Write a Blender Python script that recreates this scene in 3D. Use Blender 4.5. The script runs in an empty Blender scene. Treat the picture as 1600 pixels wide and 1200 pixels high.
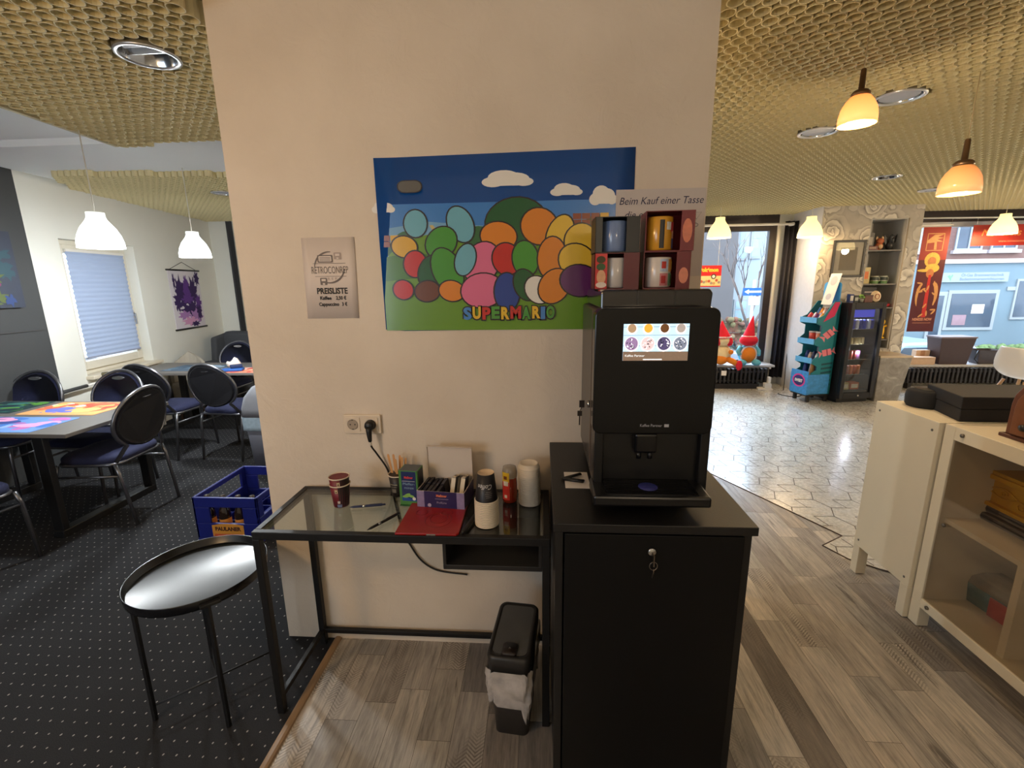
import bpy, math, random
from mathutils import Vector, Matrix
random.seed(7)
scn = bpy.context.scene
COL = scn.collection
PI = math.pi

# ------------------------------------------------------------------ mesh helper
class MB:
    """collects shapes, builds ONE mesh object"""
    def __init__(s): s.v = []; s.f = []; s.m = []; s.sm = []; s.T = Matrix()
    def at(s, loc=(0,0,0), rz=0, rx=0, ry=0, sc=1):
        s.T = Matrix.Translation(loc) @ Matrix.Rotation(rz,4,'Z') @ Matrix.Rotation(ry,4,'Y') @ Matrix.Rotation(rx,4,'X') @ Matrix.Scale(sc,4); return s
    def raw(s, vs, fs, mi=0, smooth=False):
        b = len(s.v); T = s.T
        s.v += [tuple(T @ Vector(p)) for p in vs]
        s.f += [tuple(b+i for i in f) for f in fs]
        s.m += [mi]*len(fs); s.sm += [smooth]*len(fs); return s
    def box(s, x0, x1, y0, y1, z0, z1, mi=0):
        vs = [(x,y,z) for z in (z0,z1) for y in (y0,y1) for x in (x0,x1)]
        return s.raw(vs, [(0,2,3,1),(4,5,7,6),(0,1,5,4),(2,6,7,3),(0,4,6,2),(1,3,7,5)], mi)
    def cbox(s, c, d, mi=0):
        return s.box(c[0]-d[0]/2,c[0]+d[0]/2,c[1]-d[1]/2,c[1]+d[1]/2,c[2]-d[2]/2,c[2]+d[2]/2,mi)
    def prism(s, poly, z0, z1, mi=0, axis='z', smooth=False):
        def P(a,b,c): return {'z':(a,b,c),'y':(a,c,b),'x':(c,a,b)}[axis]
        n = len(poly)
        vs = [P(a,b,z0) for a,b in poly]+[P(a,b,z1) for a,b in poly]
        fs = [tuple(range(n))[::-1], tuple(range(n,2*n))]
        s.raw(vs, fs, mi)
        b = len(s.v)-2*n
        for i in range(n):
            j=(i+1)%n; s.f.append((b+i,b+j,b+n+j,b+n+i)); s.m.append(mi); s.sm.append(smooth)
        return s
    def lathe(s, prof, seg=24, mi=0, smooth=True, c=(0,0), cap0=True, cap1=True):
        vs=[];fs=[];n=len(prof)
        for r,z in prof:
            for k in range(seg):
                a=2*PI*k/seg; vs.append((c[0]+r*math.cos(a),c[1]+r*math.sin(a),z))
        for i in range(n-1):
            for k in range(seg):
                k2=(k+1)%seg; fs.append((i*seg+k,i*seg+k2,(i+1)*seg+k2,(i+1)*seg+k))
        s.raw(vs,fs,mi,smooth)
        caps=[]
        if cap0 and prof[0][0]>1e-6: caps.append(tuple(range(seg))[::-1])
        if cap1 and prof[-1][0]>1e-6: caps.append(tuple((n-1)*seg+k for k in range(seg)))
        b=len(s.v)-len(vs)
        for q in caps: s.f.append(tuple(b+i for i in q)); s.m.append(mi); s.sm.append(False)
        return s
    def cyl(s, c, r, h, seg=20, mi=0, r2=None):
        return s.lathe([(r,c[2]),(r if r2 is None else r2,c[2]+h)],seg,mi,True,(c[0],c[1]))
    def tube(s, pts, r, seg=8, mi=0, closed=False, flat=None):
        pts=[Vector(p) for p in pts]; n=len(pts); vs=[]; fs=[]
        up=None
        for i,p in enumerate(pts):
            a=pts[(i-1)%n] if (closed or i>0) else p; b=pts[(i+1)%n] if (closed or i<n-1) else p
            t=(b-a).normalized()
            if up is None:
                up = Vector((0,0,1)) if abs(t.z)<.9 else Vector((0,1,0))
            x=t.cross(up)
            if x.length<1e-5: x=t.orthogonal()
            x.normalize(); y=x.cross(t).normalized(); up=y
            rr = r[i] if isinstance(r,(list,tuple)) else r
            for k in range(seg):
                an=2*PI*(k+.5)/seg
                vs.append(tuple(p+x*math.cos(an)*rr*(flat or 1)+y*math.sin(an)*rr))
        for i in range(n if closed else n-1):
            j=(i+1)%n
            for k in range(seg):
                k2=(k+1)%seg; fs.append((i*seg+k,i*seg+k2,j*seg+k2,j*seg+k))
        if not closed: fs += [tuple(range(seg))[::-1], tuple((n-1)*seg+k for k in range(seg))]
        return s.raw(vs,fs,mi,seg>4)
    def sph(s, c, r, seg=16, rings=10, mi=0):
        r = (r,r,r) if not isinstance(r,(tuple,list)) else r
        vs=[];fs=[]
        for i in range(rings+1):
            th=PI*i/rings
            for k in range(seg):
                a=2*PI*k/seg; vs.append((c[0]+r[0]*math.sin(th)*math.cos(a),c[1]+r[1]*math.sin(th)*math.sin(a),c[2]-r[2]*math.cos(th)))
        for i in range(rings):
            for k in range(seg):
                k2=(k+1)%seg; fs.append((i*seg+k,i*seg+k2,(i+1)*seg+k2,(i+1)*seg+k))
        return s.raw(vs,fs,mi,True)
    def build(s, name, mats, parent=None, loc=None, rz=0, bevel=0, bseg=2, sub=0):
        me=bpy.data.meshes.new(name); me.from_pydata(s.v,[],s.f)
        mats = mats if isinstance(mats,(list,tuple)) else [mats]
        for m in mats: me.materials.append(m)
        me.polygons.foreach_set('material_index', s.m)
        me.polygons.foreach_set('use_smooth', s.sm)
        me.update()
        o=bpy.data.objects.new(name,me); COL.objects.link(o)
        if parent: o.parent=parent
        if loc is not None: o.location=loc; o.rotation_euler=(0,0,rz)
        if bevel:
            b=o.modifiers.new('b','BEVEL'); b.width=bevel; b.segments=bseg; b.limit_method='ANGLE'; b.angle_limit=.6
            o.modifiers.new('w','WEIGHTED_NORMAL') if False else None
        if sub:
            b=o.modifiers.new('s','SUBSURF'); b.levels=sub; b.render_levels=sub
        return o

def rrect(x0,x1,y0,y1,r,n=5):
    out=[]
    for cx,cy,a0 in ((x1-r,y1-r,0),(x0+r,y1-r,PI/2),(x0+r,y0+r,PI),(x1-r,y0+r,1.5*PI)):
        for k in range(n+1):
            a=a0+PI/2*k/n; out.append((cx+r*math.cos(a),cy+r*math.sin(a)))
    return out
def ell(cx,cy,rx,ry,n=20,rot=0):
    return [(cx+rx*math.cos(2*PI*k/n)*math.cos(rot)-ry*math.sin(2*PI*k/n)*math.sin(rot), cy+rx*math.cos(2*PI*k/n)*math.sin(rot)+ry*math.sin(2*PI*k/n)*math.cos(rot)) for k in range(n)]
def bez(p0,p1,p2,p3,n=12):
    p0,p1,p2,p3=map(Vector,(p0,p1,p2,p3)); o=[]
    for i in range(n+1):
        t=i/n; o.append(p0*(1-t)**3+p1*3*t*(1-t)**2+p2*3*t*t*(1-t)+p3*t**3)
    return o
def spline(pts,n=8):
    P=[Vector(p) for p in pts]; P=[P[0]*2-P[1]]+P+[P[-1]*2-P[-2]]; out=[]
    for i in range(1,len(P)-2):
        for k in range(n):
            t=k/n; a,b,c,d=P[i-1],P[i],P[i+1],P[i+2]
            out.append(.5*((2*b)+(c-a)*t+(2*a-5*b+4*c-d)*t*t+(3*b-a-3*c+d)*t**3))
    return out+[P[-2]]

def text_geo(body, size=.1, bold=0, shear=0, align='CENTER', space=1, extrude=0.0):
    cu=bpy.data.curves.new('t','FONT'); cu.body=body; cu.size=size; cu.offset=bold; cu.shear=shear
    cu.align_x=align; cu.space_character=space; cu.extrude=extrude; cu.resolution_u=3
    ob=bpy.data.objects.new('t',cu); COL.objects.link(ob)
    dg=bpy.context.evaluated_depsgraph_get(); me=bpy.data.meshes.new_from_object(ob.evaluated_get(dg))
    vs=[tuple(v.co) for v in me.vertices]; fs=[tuple(p.vertices) for p in me.polygons]
    bpy.data.objects.remove(ob); bpy.data.meshes.remove(me); bpy.data.curves.remove(cu)
    return vs,fs
def put_text(mb, body, x, z, y, size, mi=0, face='-y', fit=None, **k):
    """lettering standing in the xz plane, read from -y (or other face)"""
    vs,fs=text_geo(body,size,**k)
    if fit and vs:
        w=max(v[0] for v in vs)-min(v[0] for v in vs); s=fit/max(w,1e-6); vs=[(a*s,b,c) for a,b,c in vs]
    if face=='-y': q=[(x+a,y-c,z+b) for a,b,c in vs]
    elif face=='-x': q=[(y-c,x-a,z+b) for a,b,c in vs]
    elif face=='up': q=[(x+a,z+b,y+c) for a,b,c in vs]
    elif face=='flip': q=[(x-a,y-c,z-b) for a,b,c in vs]
    return mb.raw(q,fs,mi)

# ------------------------------------------------------------------ object tagging
def tag(o,label=None,cat=None,group=None,kind=None):
    if label: o['label']=label
    if cat: o['category']=cat
    if group: o['group']=group
    if kind: o['kind']=kind
    return o
def thing(name,label,cat,loc=(0,0,0),rz=0,group=None,rx=0,ry=0):
    o=bpy.data.objects.new(name,None); o.empty_display_size=.05; COL.objects.link(o)
    o.location=loc; o.rotation_euler=(rx,ry,rz); return tag(o,label,cat,group)
def kids(o): return [c for c in bpy.data.objects if c.parent==o]
def dup(root,loc,rz=0,label=None,name=None):
    r=root.copy(); COL.objects.link(r); r.location=loc; r.rotation_euler=(root.rotation_euler[0],root.rotation_euler[1],rz)
    if label: r['label']=label
    for ch in kids(root):
        c=ch.copy(); COL.objects.link(c); c.parent=r
        for g in kids(ch):
            d=g.copy(); COL.objects.link(d); d.parent=c
    return r
def struct(o): o['kind']='structure'; return o

# ------------------------------------------------------------------ materials
def lin(c): 
    c=c/255; return c/12.92 if c<=.04045 else ((c+.055)/1.055)**2.4
def rgb(c): return (lin(c[0]),lin(c[1]),lin(c[2]),1)
MC={}
def mat(name,c=(200,200,200),rough=.5,metal=0,var=.08,vs=25,bump=0,bs=60,emit=0,ec=None,trans=0,coat=0,sss=0,spec=None,stretch=None):
    if name in MC: return MC[name]
    m=bpy.data.materials.new(name); m.use_nodes=True; nt=m.node_tree; b=nt.nodes['Principled BSDF']
    col=rgb(c)
    b.inputs['Base Color'].default_value=col
    b.inputs['Roughness'].default_value=rough; b.inputs['Metallic'].default_value=metal
    if spec is not None: b.inputs['Specular IOR Level'].default_value=spec
    if trans: b.inputs['Transmission Weight'].default_value=trans
    if coat: b.inputs['Coat Weight'].default_value=coat; b.inputs['Coat Roughness'].default_value=.1
    if var or bump:
        tc=nt.nodes.new('ShaderNodeTexCoord'); src=tc.outputs['Object']
        if stretch:
            mp=nt.nodes.new('ShaderNodeMapping'); mp.inputs['Scale'].default_value=stretch; nt.links.new(src,mp.inputs[0]); src=mp.outputs[0]
    if var:
        n=nt.nodes.new('ShaderNodeTexNoise'); n.inputs['Scale'].default_value=vs; n.inputs['Detail'].default_value=4
        nt.links.new(src,n.inputs['Vector'])
        mx=nt.nodes.new('ShaderNodeMix'); mx.data_type='RGBA'
        mx.inputs[6].default_value=tuple(x*(1-var) for x in col[:3])+(1,); mx.inputs[7].default_value=tuple(min(1,x*(1+var)) for x in col[:3])+(1,)
        nt.links.new(n.outputs[0],mx.inputs[0]); nt.links.new(mx.outputs[2],b.inputs['Base Color'])
    if bump:
        n2=nt.nodes.new('ShaderNodeTexNoise'); n2.inputs['Scale'].default_value=bs; n2.inputs['Detail'].default_value=3
        nt.links.new(src,n2.inputs['Vector'])
        bp=nt.nodes.new('ShaderNodeBump'); bp.inputs['Strength'].default_value=bump; bp.inputs['Distance'].default_value=.01
        nt.links.new(n2.outputs[0],bp.inputs['Height']); nt.links.new(bp.outputs[0],b.inputs['Normal'])
    if emit:
        b.inputs['Emission Color'].default_value=rgb(ec or c); b.inputs['Emission Strength'].default_value=emit
    MC[name]=m; return m
def pane(name,tint=(255,255,255),refl=.08,rough=.0,fres=True):
    """clear sheet glass: see-through plus a mirror layer"""
    if name in MC: return MC[name]
    m=bpy.data.materials.new(name); m.use_nodes=True; nt=m.node_tree; nt.nodes.clear()
    o=nt.nodes.new('ShaderNodeOutputMaterial'); t=nt.nodes.new('ShaderNodeBsdfTransparent'); g=nt.nodes.new('ShaderNodeBsdfGlossy'); x=nt.nodes.new('ShaderNodeMixShader')
    t.inputs[0].default_value=rgb(tint); g.inputs['Roughness'].default_value=rough
    if fres:
        lw=nt.nodes.new('ShaderNodeLayerWeight'); lw.inputs[0].default_value=.5
        pw=nt.nodes.new('ShaderNodeMath'); pw.operation='POWER'; pw.inputs[1].default_value=4.0; nt.links.new(lw.outputs['Facing'],pw.inputs[0])
        ml=nt.nodes.new('ShaderNodeMath'); ml.operation='MULTIPLY_ADD'; ml.inputs[1].default_value=.6; ml.inputs[2].default_value=.03+refl
        nt.links.new(pw.outputs[0],ml.inputs[0]); nt.links.new(ml.outputs[0],x.inputs[0])
    else: x.inputs[0].default_value=refl
    nt.links.new(t.outputs[0],x.inputs[1]); nt.links.new(g.outputs[0],x.inputs[2]); nt.links.new(x.outputs[0],o.inputs[0])
    MC[name]=m; return m
def shader(name):
    m=bpy.data.materials.new(name); m.use_nodes=True; MC[name]=m
    return m,m.node_tree,m.node_tree.nodes['Principled BSDF']
class NT:
    """tiny node-writing helper"""
    def __init__(s,nt): s.nt=nt
    def n(s,t,**k):
        o=s.nt.nodes.new(t)
        for a,b in k.items(): setattr(o,a,b)
        return o
    def math(s,op,a,b=None,c=None):
        o=s.n('ShaderNodeMath',operation=op)
        for i,v in enumerate((a,b,c)):
            if v is None: continue
            if isinstance(v,(int,float)): o.inputs[i].default_value=v
            else: s.nt.links.new(v,o.inputs[i])
        return o.outputs[0]
    def mix(s,f,a,b):
        o=s.n('ShaderNodeMix',data_type='RGBA')
        for i,v in ((0,f),(6,a),(7,b)):
            if isinstance(v,(int,float,tuple)): o.inputs[i].default_value=v
            else: s.nt.links.new(v,o.inputs[i])
        return o.outputs[2]
    def noise(s,vec,scale,detail=3,rough=.5,dist=0):
        o=s.n('ShaderNodeTexNoise'); o.inputs['Scale'].default_value=scale; o.inputs['Detail'].default_value=detail; o.inputs['Roughness'].default_value=rough; o.inputs['Distortion'].default_value=dist
        s.nt.links.new(vec,o.inputs['Vector']); return o.outputs[0]
    def ramp(s,f,stops):
        o=s.n('ShaderNodeValToRGB'); e=o.color_ramp.elements
        while len(e)<len(stops): e.new(.5)
        for i,(p,c) in enumerate(stops): e[i].position=p; e[i].color=c
        s.nt.links.new(f,o.inputs[0]); return o.outputs[0]
    def mapping(s,vec,scale=(1,1,1),loc=(0,0,0),rot=(0,0,0)):
        o=s.n('ShaderNodeMapping'); o.inputs['Scale'].default_value=scale; o.inputs['Location'].default_value=loc; o.inputs['Rotation'].default_value=rot
        s.nt.links.new(vec,o.inputs[0]); return o.outputs[0]
    def obj(s): return s.n('ShaderNodeTexCoord').outputs['Object']
    def link(s,a,b): s.nt.links.new(a,b)

BLK=mat('black_metal',(18,18,19),.45,.0,var=.1)
BLKG=mat('black_gloss',(14,14,18),.12,var=.05)
CHROME=mat('chrome',(190,190,190),.22,1,var=.04)
WHT=mat('white_paint',(225,222,215),.6,var=.03,vs=8)
PAPER=mat('paper',(232,224,216),.75,var=.03,vs=40)
INK=mat('ink',(40,38,40),.7,var=.1)
CLEAR=pane('window_glass',(250,253,255),.0)
# ================================================================== SETTING
# ---------- materials of the shell
m,nt,b=shader('pillar_plaster'); N=NT(nt); v=N.obj()
base=N.ramp(N.noise(v,2.2,4),[(.3,rgb((214,199,180))),(.7,rgb((228,214,196)))])
N.link(base,b.inputs['Base Color']); b.inputs['Roughness'].default_value=.62
h=N.math('ADD',N.math('MULTIPLY',N.noise(v,9,5,.6,1.2),1.0),N.math('MULTIPLY',N.noise(v,55,3),.25))
bp=N.n('ShaderNodeBump'); bp.inputs['Strength'].default_value=.35; bp.inputs['Distance'].default_value=.012
N.link(h,bp.inputs['Height']); N.link(bp.outputs[0],b.inputs['Normal']); PLASTER=m
WALLW=mat('wall_white',(222,222,214),.7,var=.03,vs=4,bump=.08,bs=90)
WALLG=mat('wall_grey',(57,59,60),.7,var=.05,vs=4,bump=.08,bs=90)
CEILW=mat('ceiling_plaster',(240,243,243),.75,var=.02,vs=4)
TUBE=mat('ceiling_tube',(214,202,158),.7,var=.07,vs=60)
CEILBACK=mat('ceiling_panel',(120,104,72),.85,var=.08,vs=30)
DARKF=mat('dark_frame',(44,38,40),.5,var=.1)

# carpet with a square grid of light dots
m,nt,b=shader('dotted_carpet'); N=NT(nt); v=N.obj()
sx=N.n('ShaderNodeSeparateXYZ'); N.link(v,sx.inputs[0])
def cell(o,pitch): return N.math('SUBTRACT',N.math('FRACT',N.math('DIVIDE',o,pitch)),.5)
u=cell(sx.outputs[0],.047); w=cell(sx.outputs[1],.0475)
# slightly slanted short stitch
uu=N.math('ADD',N.math('MULTIPLY',u,.9),N.math('MULTIPLY',w,-.25)); ww=N.math('ADD',N.math('MULTIPLY',w,.62),N.math('MULTIPLY',u,.25))
d=N.math('SQRT',N.math('ADD',N.math('MULTIPLY',uu,uu),N.math('MULTIPLY',ww,ww)))
jit=N.math('MULTIPLY_ADD',N.noise(v,35,2),.06,.022)
dot=N.math('LESS_THAN',d,jit)
pile=N.ramp(N.noise(v,420,4,.7),[(.3,rgb((34,34,36))),(.72,rgb((60,60,62)))])
big=N.mix(N.noise(v,3,3),(.82,.82,.82,1),(1.12,1.12,1.12,1))
mm=N.n('ShaderNodeMix',data_type='RGBA',blend_type='MULTIPLY'); mm.inputs[0].default_value=1; N.link(pile,mm.inputs[6]); N.link(big,mm.inputs[7])
c=N.mix(N.math('MULTIPLY',dot,.85),mm.outputs[2],rgb((176,172,166)))
N.link(c,b.inputs['Base Color']); b.inputs['Roughness'].default_value=.95; b.inputs['Specular IOR Level'].default_value=.1
bp=N.n('ShaderNodeBump'); bp.inputs['Strength'].default_value=.5; bp.inputs['Distance'].default_value=.004; N.link(N.noise(v,420,3),bp.inputs['Height']); N.link(bp.outputs[0],b.inputs['Normal']); CARPET=m

# vintage vinyl planks (each plank an island of the floor mesh)
m,nt,b=shader('vintage_planks'); N=NT(nt); v=N.obj()
geo=N.n('ShaderNodeNewGeometry'); rnd=geo.outputs['Random Per Island']
rv=N.n('ShaderNodeCombineXYZ'); N.link(N.math('MULTIPLY',rnd,37.0),rv.inputs[0]); N.link(N.math('MULTIPLY',rnd,91.0),rv.inputs[1])
ad=N.n('ShaderNodeVectorMath',operation='ADD'); N.link(v,ad.inputs[0]); N.link(rv.outputs[0],ad.inputs[1]); vv=ad.outputs[0]
tone=N.ramp(rnd,[(0,rgb((96,90,88))),(.14,rgb((152,147,141))),(.28,rgb((212,202,186))),(.42,rgb((136,128,122))),(.56,rgb((192,182,168))),(.70,rgb((156,150,144))),(.82,rgb((224,215,199))),(.92,rgb((88,81,80))),(1,rgb((190,176,156)))])
for e in nt.nodes[-1:]: pass
gr=N.noise(N.mapping(vv,(46,3.4,1)),1,8,.72,.5); gr2=N.noise(N.mapping(vv,(190,12,1)),1,4,.7)
blot=N.noise(N.mapping(vv,(7,2.0,1)),1,4,.6)
f=N.math('ADD',N.math('MULTIPLY',gr,.70),N.math('ADD',N.math('MULTIPLY',gr2,.30),N.math('MULTIPLY',blot,.32)))
sh=N.ramp(f,[(.50,(.42,.42,.43,1)),(.66,(.84,.84,.85,1)),(.82,(1.25,1.23,1.2,1))])
mm=N.n('ShaderNodeMix',data_type='RGBA',blend_type='MULTIPLY'); mm.inputs[0].default_value=1; N.link(tone,mm.inputs[6]); N.link(sh,mm.inputs[7])
col=mm.outputs[2]
# printed chevron / cross-hatch pattern on some planks
sp=N.n('ShaderNodeSeparateXYZ'); N.link(v,sp.inputs[0])
tri=N.math('PINGPONG',sp.outputs[0],.030)
zz=N.math('SINE',N.math('MULTIPLY',N.math('ADD',sp.outputs[1],N.math('MULTIPLY',tri,.9)),460.0))
rr=N.math('FRACT',N.math('MULTIPLY',rnd,7.31)); sel=N.math('GREATER_THAN',rr,.66)
fade=N.ramp(N.noise(N.mapping(vv,(4,3,1)),1,3),[(.46,(0,0,0,1)),(.62,(1,1,1,1))])
pm=N.math('MULTIPLY',N.math('MULTIPLY',N.math('GREATER_THAN',zz,.15),sel),fade)
col=N.mix(N.math('MULTIPLY',pm,.62),col,rgb((70,58,50)))
# dark cracks
cr=N.ramp(N.noise(N.mapping(vv,(16,1.4,1)),1,5,.7,.6),[(.64,(0,0,0,1)),(.70,(1,1,1,1))])
col=N.mix(N.math('MULTIPLY',cr,.7),col,rgb((66,58,56)))
N.link(col,b.inputs['Base Color']); b.inputs['Roughness'].default_value=.42
bp=N.n('ShaderNodeBump'); bp.inputs['Strength'].default_value=.12; bp.inputs['Distance'].default_value=.003; N.link(f,bp.inputs['Height']); N.link(bp.outputs[0],b.inputs['Normal']); PLANK=m

# pale stone vinyl
m,nt,b=shader('stone_tile'); N=NT(nt); v=N.obj()
c=N.ramp(N.math('ADD',N.math('MULTIPLY',N.noise(v,3.2,5,.6),.6),N.math('MULTIPLY',N.noise(v,26,4,.7),.4)),[(.35,rgb((190,184,172))),(.5,rgb((208,204,194))),(.68,rgb((222,218,210)))])
N.link(c,b.inputs['Base Color']); 
N.link(N.ramp(N.noise(v,40,4,.7),[(.3,(.20,.20,.20,1)),(.7,(.34,.34,.34,1))]),b.inputs['Roughness']); b.inputs['Coat Weight'].default_value=.9; b.inputs['Coat Roughness'].default_value=.16; b.inputs['Coat IOR'].default_value=1.6
bp=N.n('ShaderNodeBump'); bp.inputs['Strength'].default_value=.025; bp.inputs['Distance'].default_value=.003; N.link(N.noise(v,90,3),bp.inputs['Height']); N.link(bp.outputs[0],b.inputs['Normal']); STONE=m
GROUT=mat('tile_joint',(92,84,74),.8)

# ---------- floors
FX0,FX1,FY0,FY1=-4.6,9.0,-3.6,5.75
SEAM=.066
o=MB().box(FX0,SEAM,FY0,5.9,-.06,0).box(SEAM,1.6,.45,5.9,-.06,0).build('floor',CARPET); struct(o)
mb=MB(); x=SEAM+.004; PW=.118
mb2=MB()
random.seed(23)
while x<5.2:
    y=FY0-random.random()*.9
    while y<4.7:
        L=random.choice((.3,.42,.55,.7,.85)); 
        if x<1.4: y1=min(y+L,.45 if y<.45 else y)
        else: y1=y+L
        if y1>y+.02 and not (x<1.4 and y>=.45): mb.raw([(x,max(y,FY0),0.001),(x+PW-.0012,max(y,FY0),0.001),(x+PW-.0012,y1-.0012,0.001),(x,y1-.0012,0.001)],[(0,1,2,3)])
        y+=L
    x+=PW
o=mb.build('floor_wood_planks',PLANK); struct(o)
o=MB().box(SEAM,FX1,FY0,.45,-.06,-.0005).box(1.6,FX1,.45,FY1,-.06,-.0005).build('floor_underlay',mat('underlay',(58,50,44),.8)); struct(o)
tp=[(1.62,3.73),(2.811,1.335),(2.631,1.222),(2.693,1.09),(2.80,1.0),(3.1,.82),(9.0,.82),(9.0,5.75),(1.62,5.75)]
o=MB().prism(tp,.0012,.004).build('floor_stone_tiles',STONE); struct(o)
# joints: in-phase zigzags with half-length horizontals, clipped to the tile region
def inside(p):
    x,y=p; c=False; n=len(tp)
    for i in range(n):
        x1,y1=tp[i]; x2,y2=tp[(i+1)%n]
        if (y1>y)!=(y2>y) and x<(x2-x1)*(y-y1)/(y2-y1)+x1: c=not c
    return c
mb=MB()
def joint(a,b):
    n=4
    for i in range(n):
        p=[a[k]+(b[k]-a[k])*i/n for k in (0,1)]; q=[a[k]+(b[k]-a[k])*(i+1)/n for k in (0,1)]
        if not(inside(p) and inside(q)): continue
        d=Vector((q[0]-p[0],q[1]-p[1])); t=Vector((-d.y,d.x)).normalized()*.003
        mb.raw([(p[0]+t.x,p[1]+t.y,.0046),(p[0]-t.x,p[1]-t.y,.0046),(q[0]-t.x,q[1]-t.y,.0046),(q[0]+t.x,q[1]+t.y,.0046)],[(0,1,2,3)])
PX,PY,AM=.262,.122,.026
for i in range(34):
    for k in range(44):
        X0=1.1+i*PX; Y0=.6+k*PY
        s=1 if k%2 else -1
        joint((X0+s*AM,Y0),(X0-s*AM,Y0+PY)); joint((X0+s*AM,Y0),(X0+s*AM+s*.13,Y0))
        joint((X0+s*AM+s*.13,Y0),(X0+s*AM*1.0+s*.105,Y0-PY if s<0 else Y0+PY)) if k%2==0 else None
o=mb.build('floor_tile_joints',GROUT); struct(o)
# dark cut edge of the tile vinyl
e=[tp[i] for i in range(0,6)]
mb=MB()
for a,c in zip(e[:-1],e[1:]): mb.tube([(a[0],a[1],.003),(c[0],c[1],.003)],.004,6)
struct(mb.build('trim_2',mat('cut_edge',(70,52,42),.7)))
# wooden transition strip between carpet and planks
mb=MB(); mb.prism([(-.016,0),(.016,0),(.013,.008),(.005,.012),(-.005,.012),(-.013,.008)],-2.5,.372,axis='y')
o=mb.build('trim_1',mat('strip_wood',(156,128,98),.5,var=.2,vs=14,stretch=(6,1,6))); o.location=(SEAM,0,0); struct(o)

# ---------- central pillar and outer walls
o=MB().box(-.165,1.536,.375,.95,0,2.95).build('wall_centre',PLASTER); struct(o)
# left wall: white, with the window opening. local frame: u along the wall (from its corner with the grey part), w out of the room
LWX,LWY=-3.2786,2.3568; LDX,LDY=-.1555,.9878
LROT=math.atan2(LDY,LDX)        # local +x runs along the wall, local +y points out of the room
def lw(u,w=0): return (LWX+LDX*u-LDY*w, LWY+LDY*u+LDX*w)
U0,U1,WZ0,WZ1=.30,1.235,.735,1.99
T=.34
mb=MB().box(0,U0,0,T,0,2.6).box(U1,2.83,0,T,0,2.6).box(U0,U1,0,T,0,WZ0).box(U0,U1,0,T,WZ1,2.6)
o=mb.build('wall_left',WALLW,loc=(LWX,LWY,0),rz=LROT); struct(o)
# grey painted stretch of the same side of the room
gx,gy=-3.36,FY0
mb=MB(); mb.prism([(LWX,LWY),(-3.30,1.6),(gx,FY0),(gx-.3,FY0),(LWX-.3,LWY)],0,2.6); o=mb.build('wall_left_grey',WALLG); struct(o)
o=MB().box(-3.29,-3.272,1.62,2.33,1.205,1.212).build('trim_3',mat('dark_seam',(60,60,60),.7)); o.rotation_euler=(0,0,0); struct(o)
cx,cy=lw(2.83)
o=MB().box(cx-.3,cx+.26,cy,cy+.3,0,2.6).build('wall_far_left',WALLW); struct(o)
o=MB().box(cx+.26,1.75,cy+.45,cy+.7,0,2.6).build('wall_far',WALLW); struct(o)
# shop front wall (y = 5.75) with two shop windows
YW=5.75
SW=[(2.35,4.33),(5.86,8.8)]
mb=MB().box(1.5,SW[0][0],YW,YW+.3,0,2.6).box(SW[0][1],SW[1][0],YW,YW+.3,0,2.6).box(SW[1][1],9.2,YW,YW+.3,0,2.6)
for a,c in SW: mb.box(a,c,YW,YW+.3,0,.30)
o=mb.build('wall_front',WALLW); struct(o)
mb=MB()
for a,c in SW: mb.box(a,c,YW-.02,YW+.3,2.30,2.6)
o=mb.build('wall_front_fascia',mat('fascia',(48,40,40),.6,var=.1)); struct(o)
# right wall and the wall behind the viewer (with a daylight window)
o=MB().box(9.0,9.2,FY0,6.05,0,2.6).build('wall_right',WALLW); struct(o)
BW=(-2.9,-.9,.9,2.2)
mb=MB().box(-3.7,BW[0],FY0-.2,FY0,0,2.6).box(BW[1],9.2,FY0-.2,FY0,0,2.6).box(BW[0],BW[1],FY0-.2,FY0,0,BW[2]).box(BW[0],BW[1],FY0-.2,FY0,BW[3],2.6)
o=mb.build('wall_back',WALLW); struct(o)

# wallpapered column between the shop windows, with a shelf niche
m,nt,b=shader('rose_wallpaper'); N=NT(nt); v=N.obj()
def roses(scale,seed):
    vec=N.mapping(v,(1,0,1),(seed,0,seed*.7))
    vd=N.n('ShaderNodeVectorMath',operation='ADD'); dn=N.n('ShaderNodeTexNoise'); dn.inputs['Scale'].default_value=9; N.link(vec,dn.inputs['Vector'])
    sc=N.n('ShaderNodeVectorMath',operation='SCALE'); sc.inputs['Scale'].default_value=.09; N.link(dn.outputs[1],sc.inputs[0]); N.link(vec,vd.inputs[0]); N.link(sc.outputs[0],vd.inputs[1])
    vo=N.n('ShaderNodeTexVoronoi',feature='F1'); vo.inputs['Scale'].default_value=scale; vo.inputs['Randomness'].default_value=.75; N.link(vd.outputs[0],vo.inputs['Vector'])
    s2=N.n('ShaderNodeVectorMath',operation='SCALE'); s2.inputs['Scale'].default_value=scale; N.link(vd.outputs[0],s2.inputs[0])
    pp=N.n('ShaderNodeVectorMath',operation='SCALE'); pp.inputs['Scale'].default_value=scale; N.link(vo.outputs['Position'],pp.inputs[0])
    su=N.n('ShaderNodeVectorMath',operation='SUBTRACT'); N.link(s2.outputs[0],su.inputs[0]); N.link(pp.outputs[0],su.inputs[1])
    se=N.n('ShaderNodeSeparateXYZ'); N.link(su.outputs[0],se.inputs[0])
    an=N.math('ARCTAN2',se.outputs[2],se.outputs[0]); r=vo.outputs['Distance']
    rn=N.math('POWER',r,.75)
    wv=N.math('FRACT',N.math('ADD',N.math('MULTIPLY',rn,5.2),N.math('ADD',N.math('MULTIPLY',an,.159),N.math('MULTIPLY',N.math('SINE',N.math('MULTIPLY_ADD',an,3,N.math('MULTIPLY',r,14))),.16))))
    return wv,r
wv,r=roses(3.1,3.1)
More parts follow.
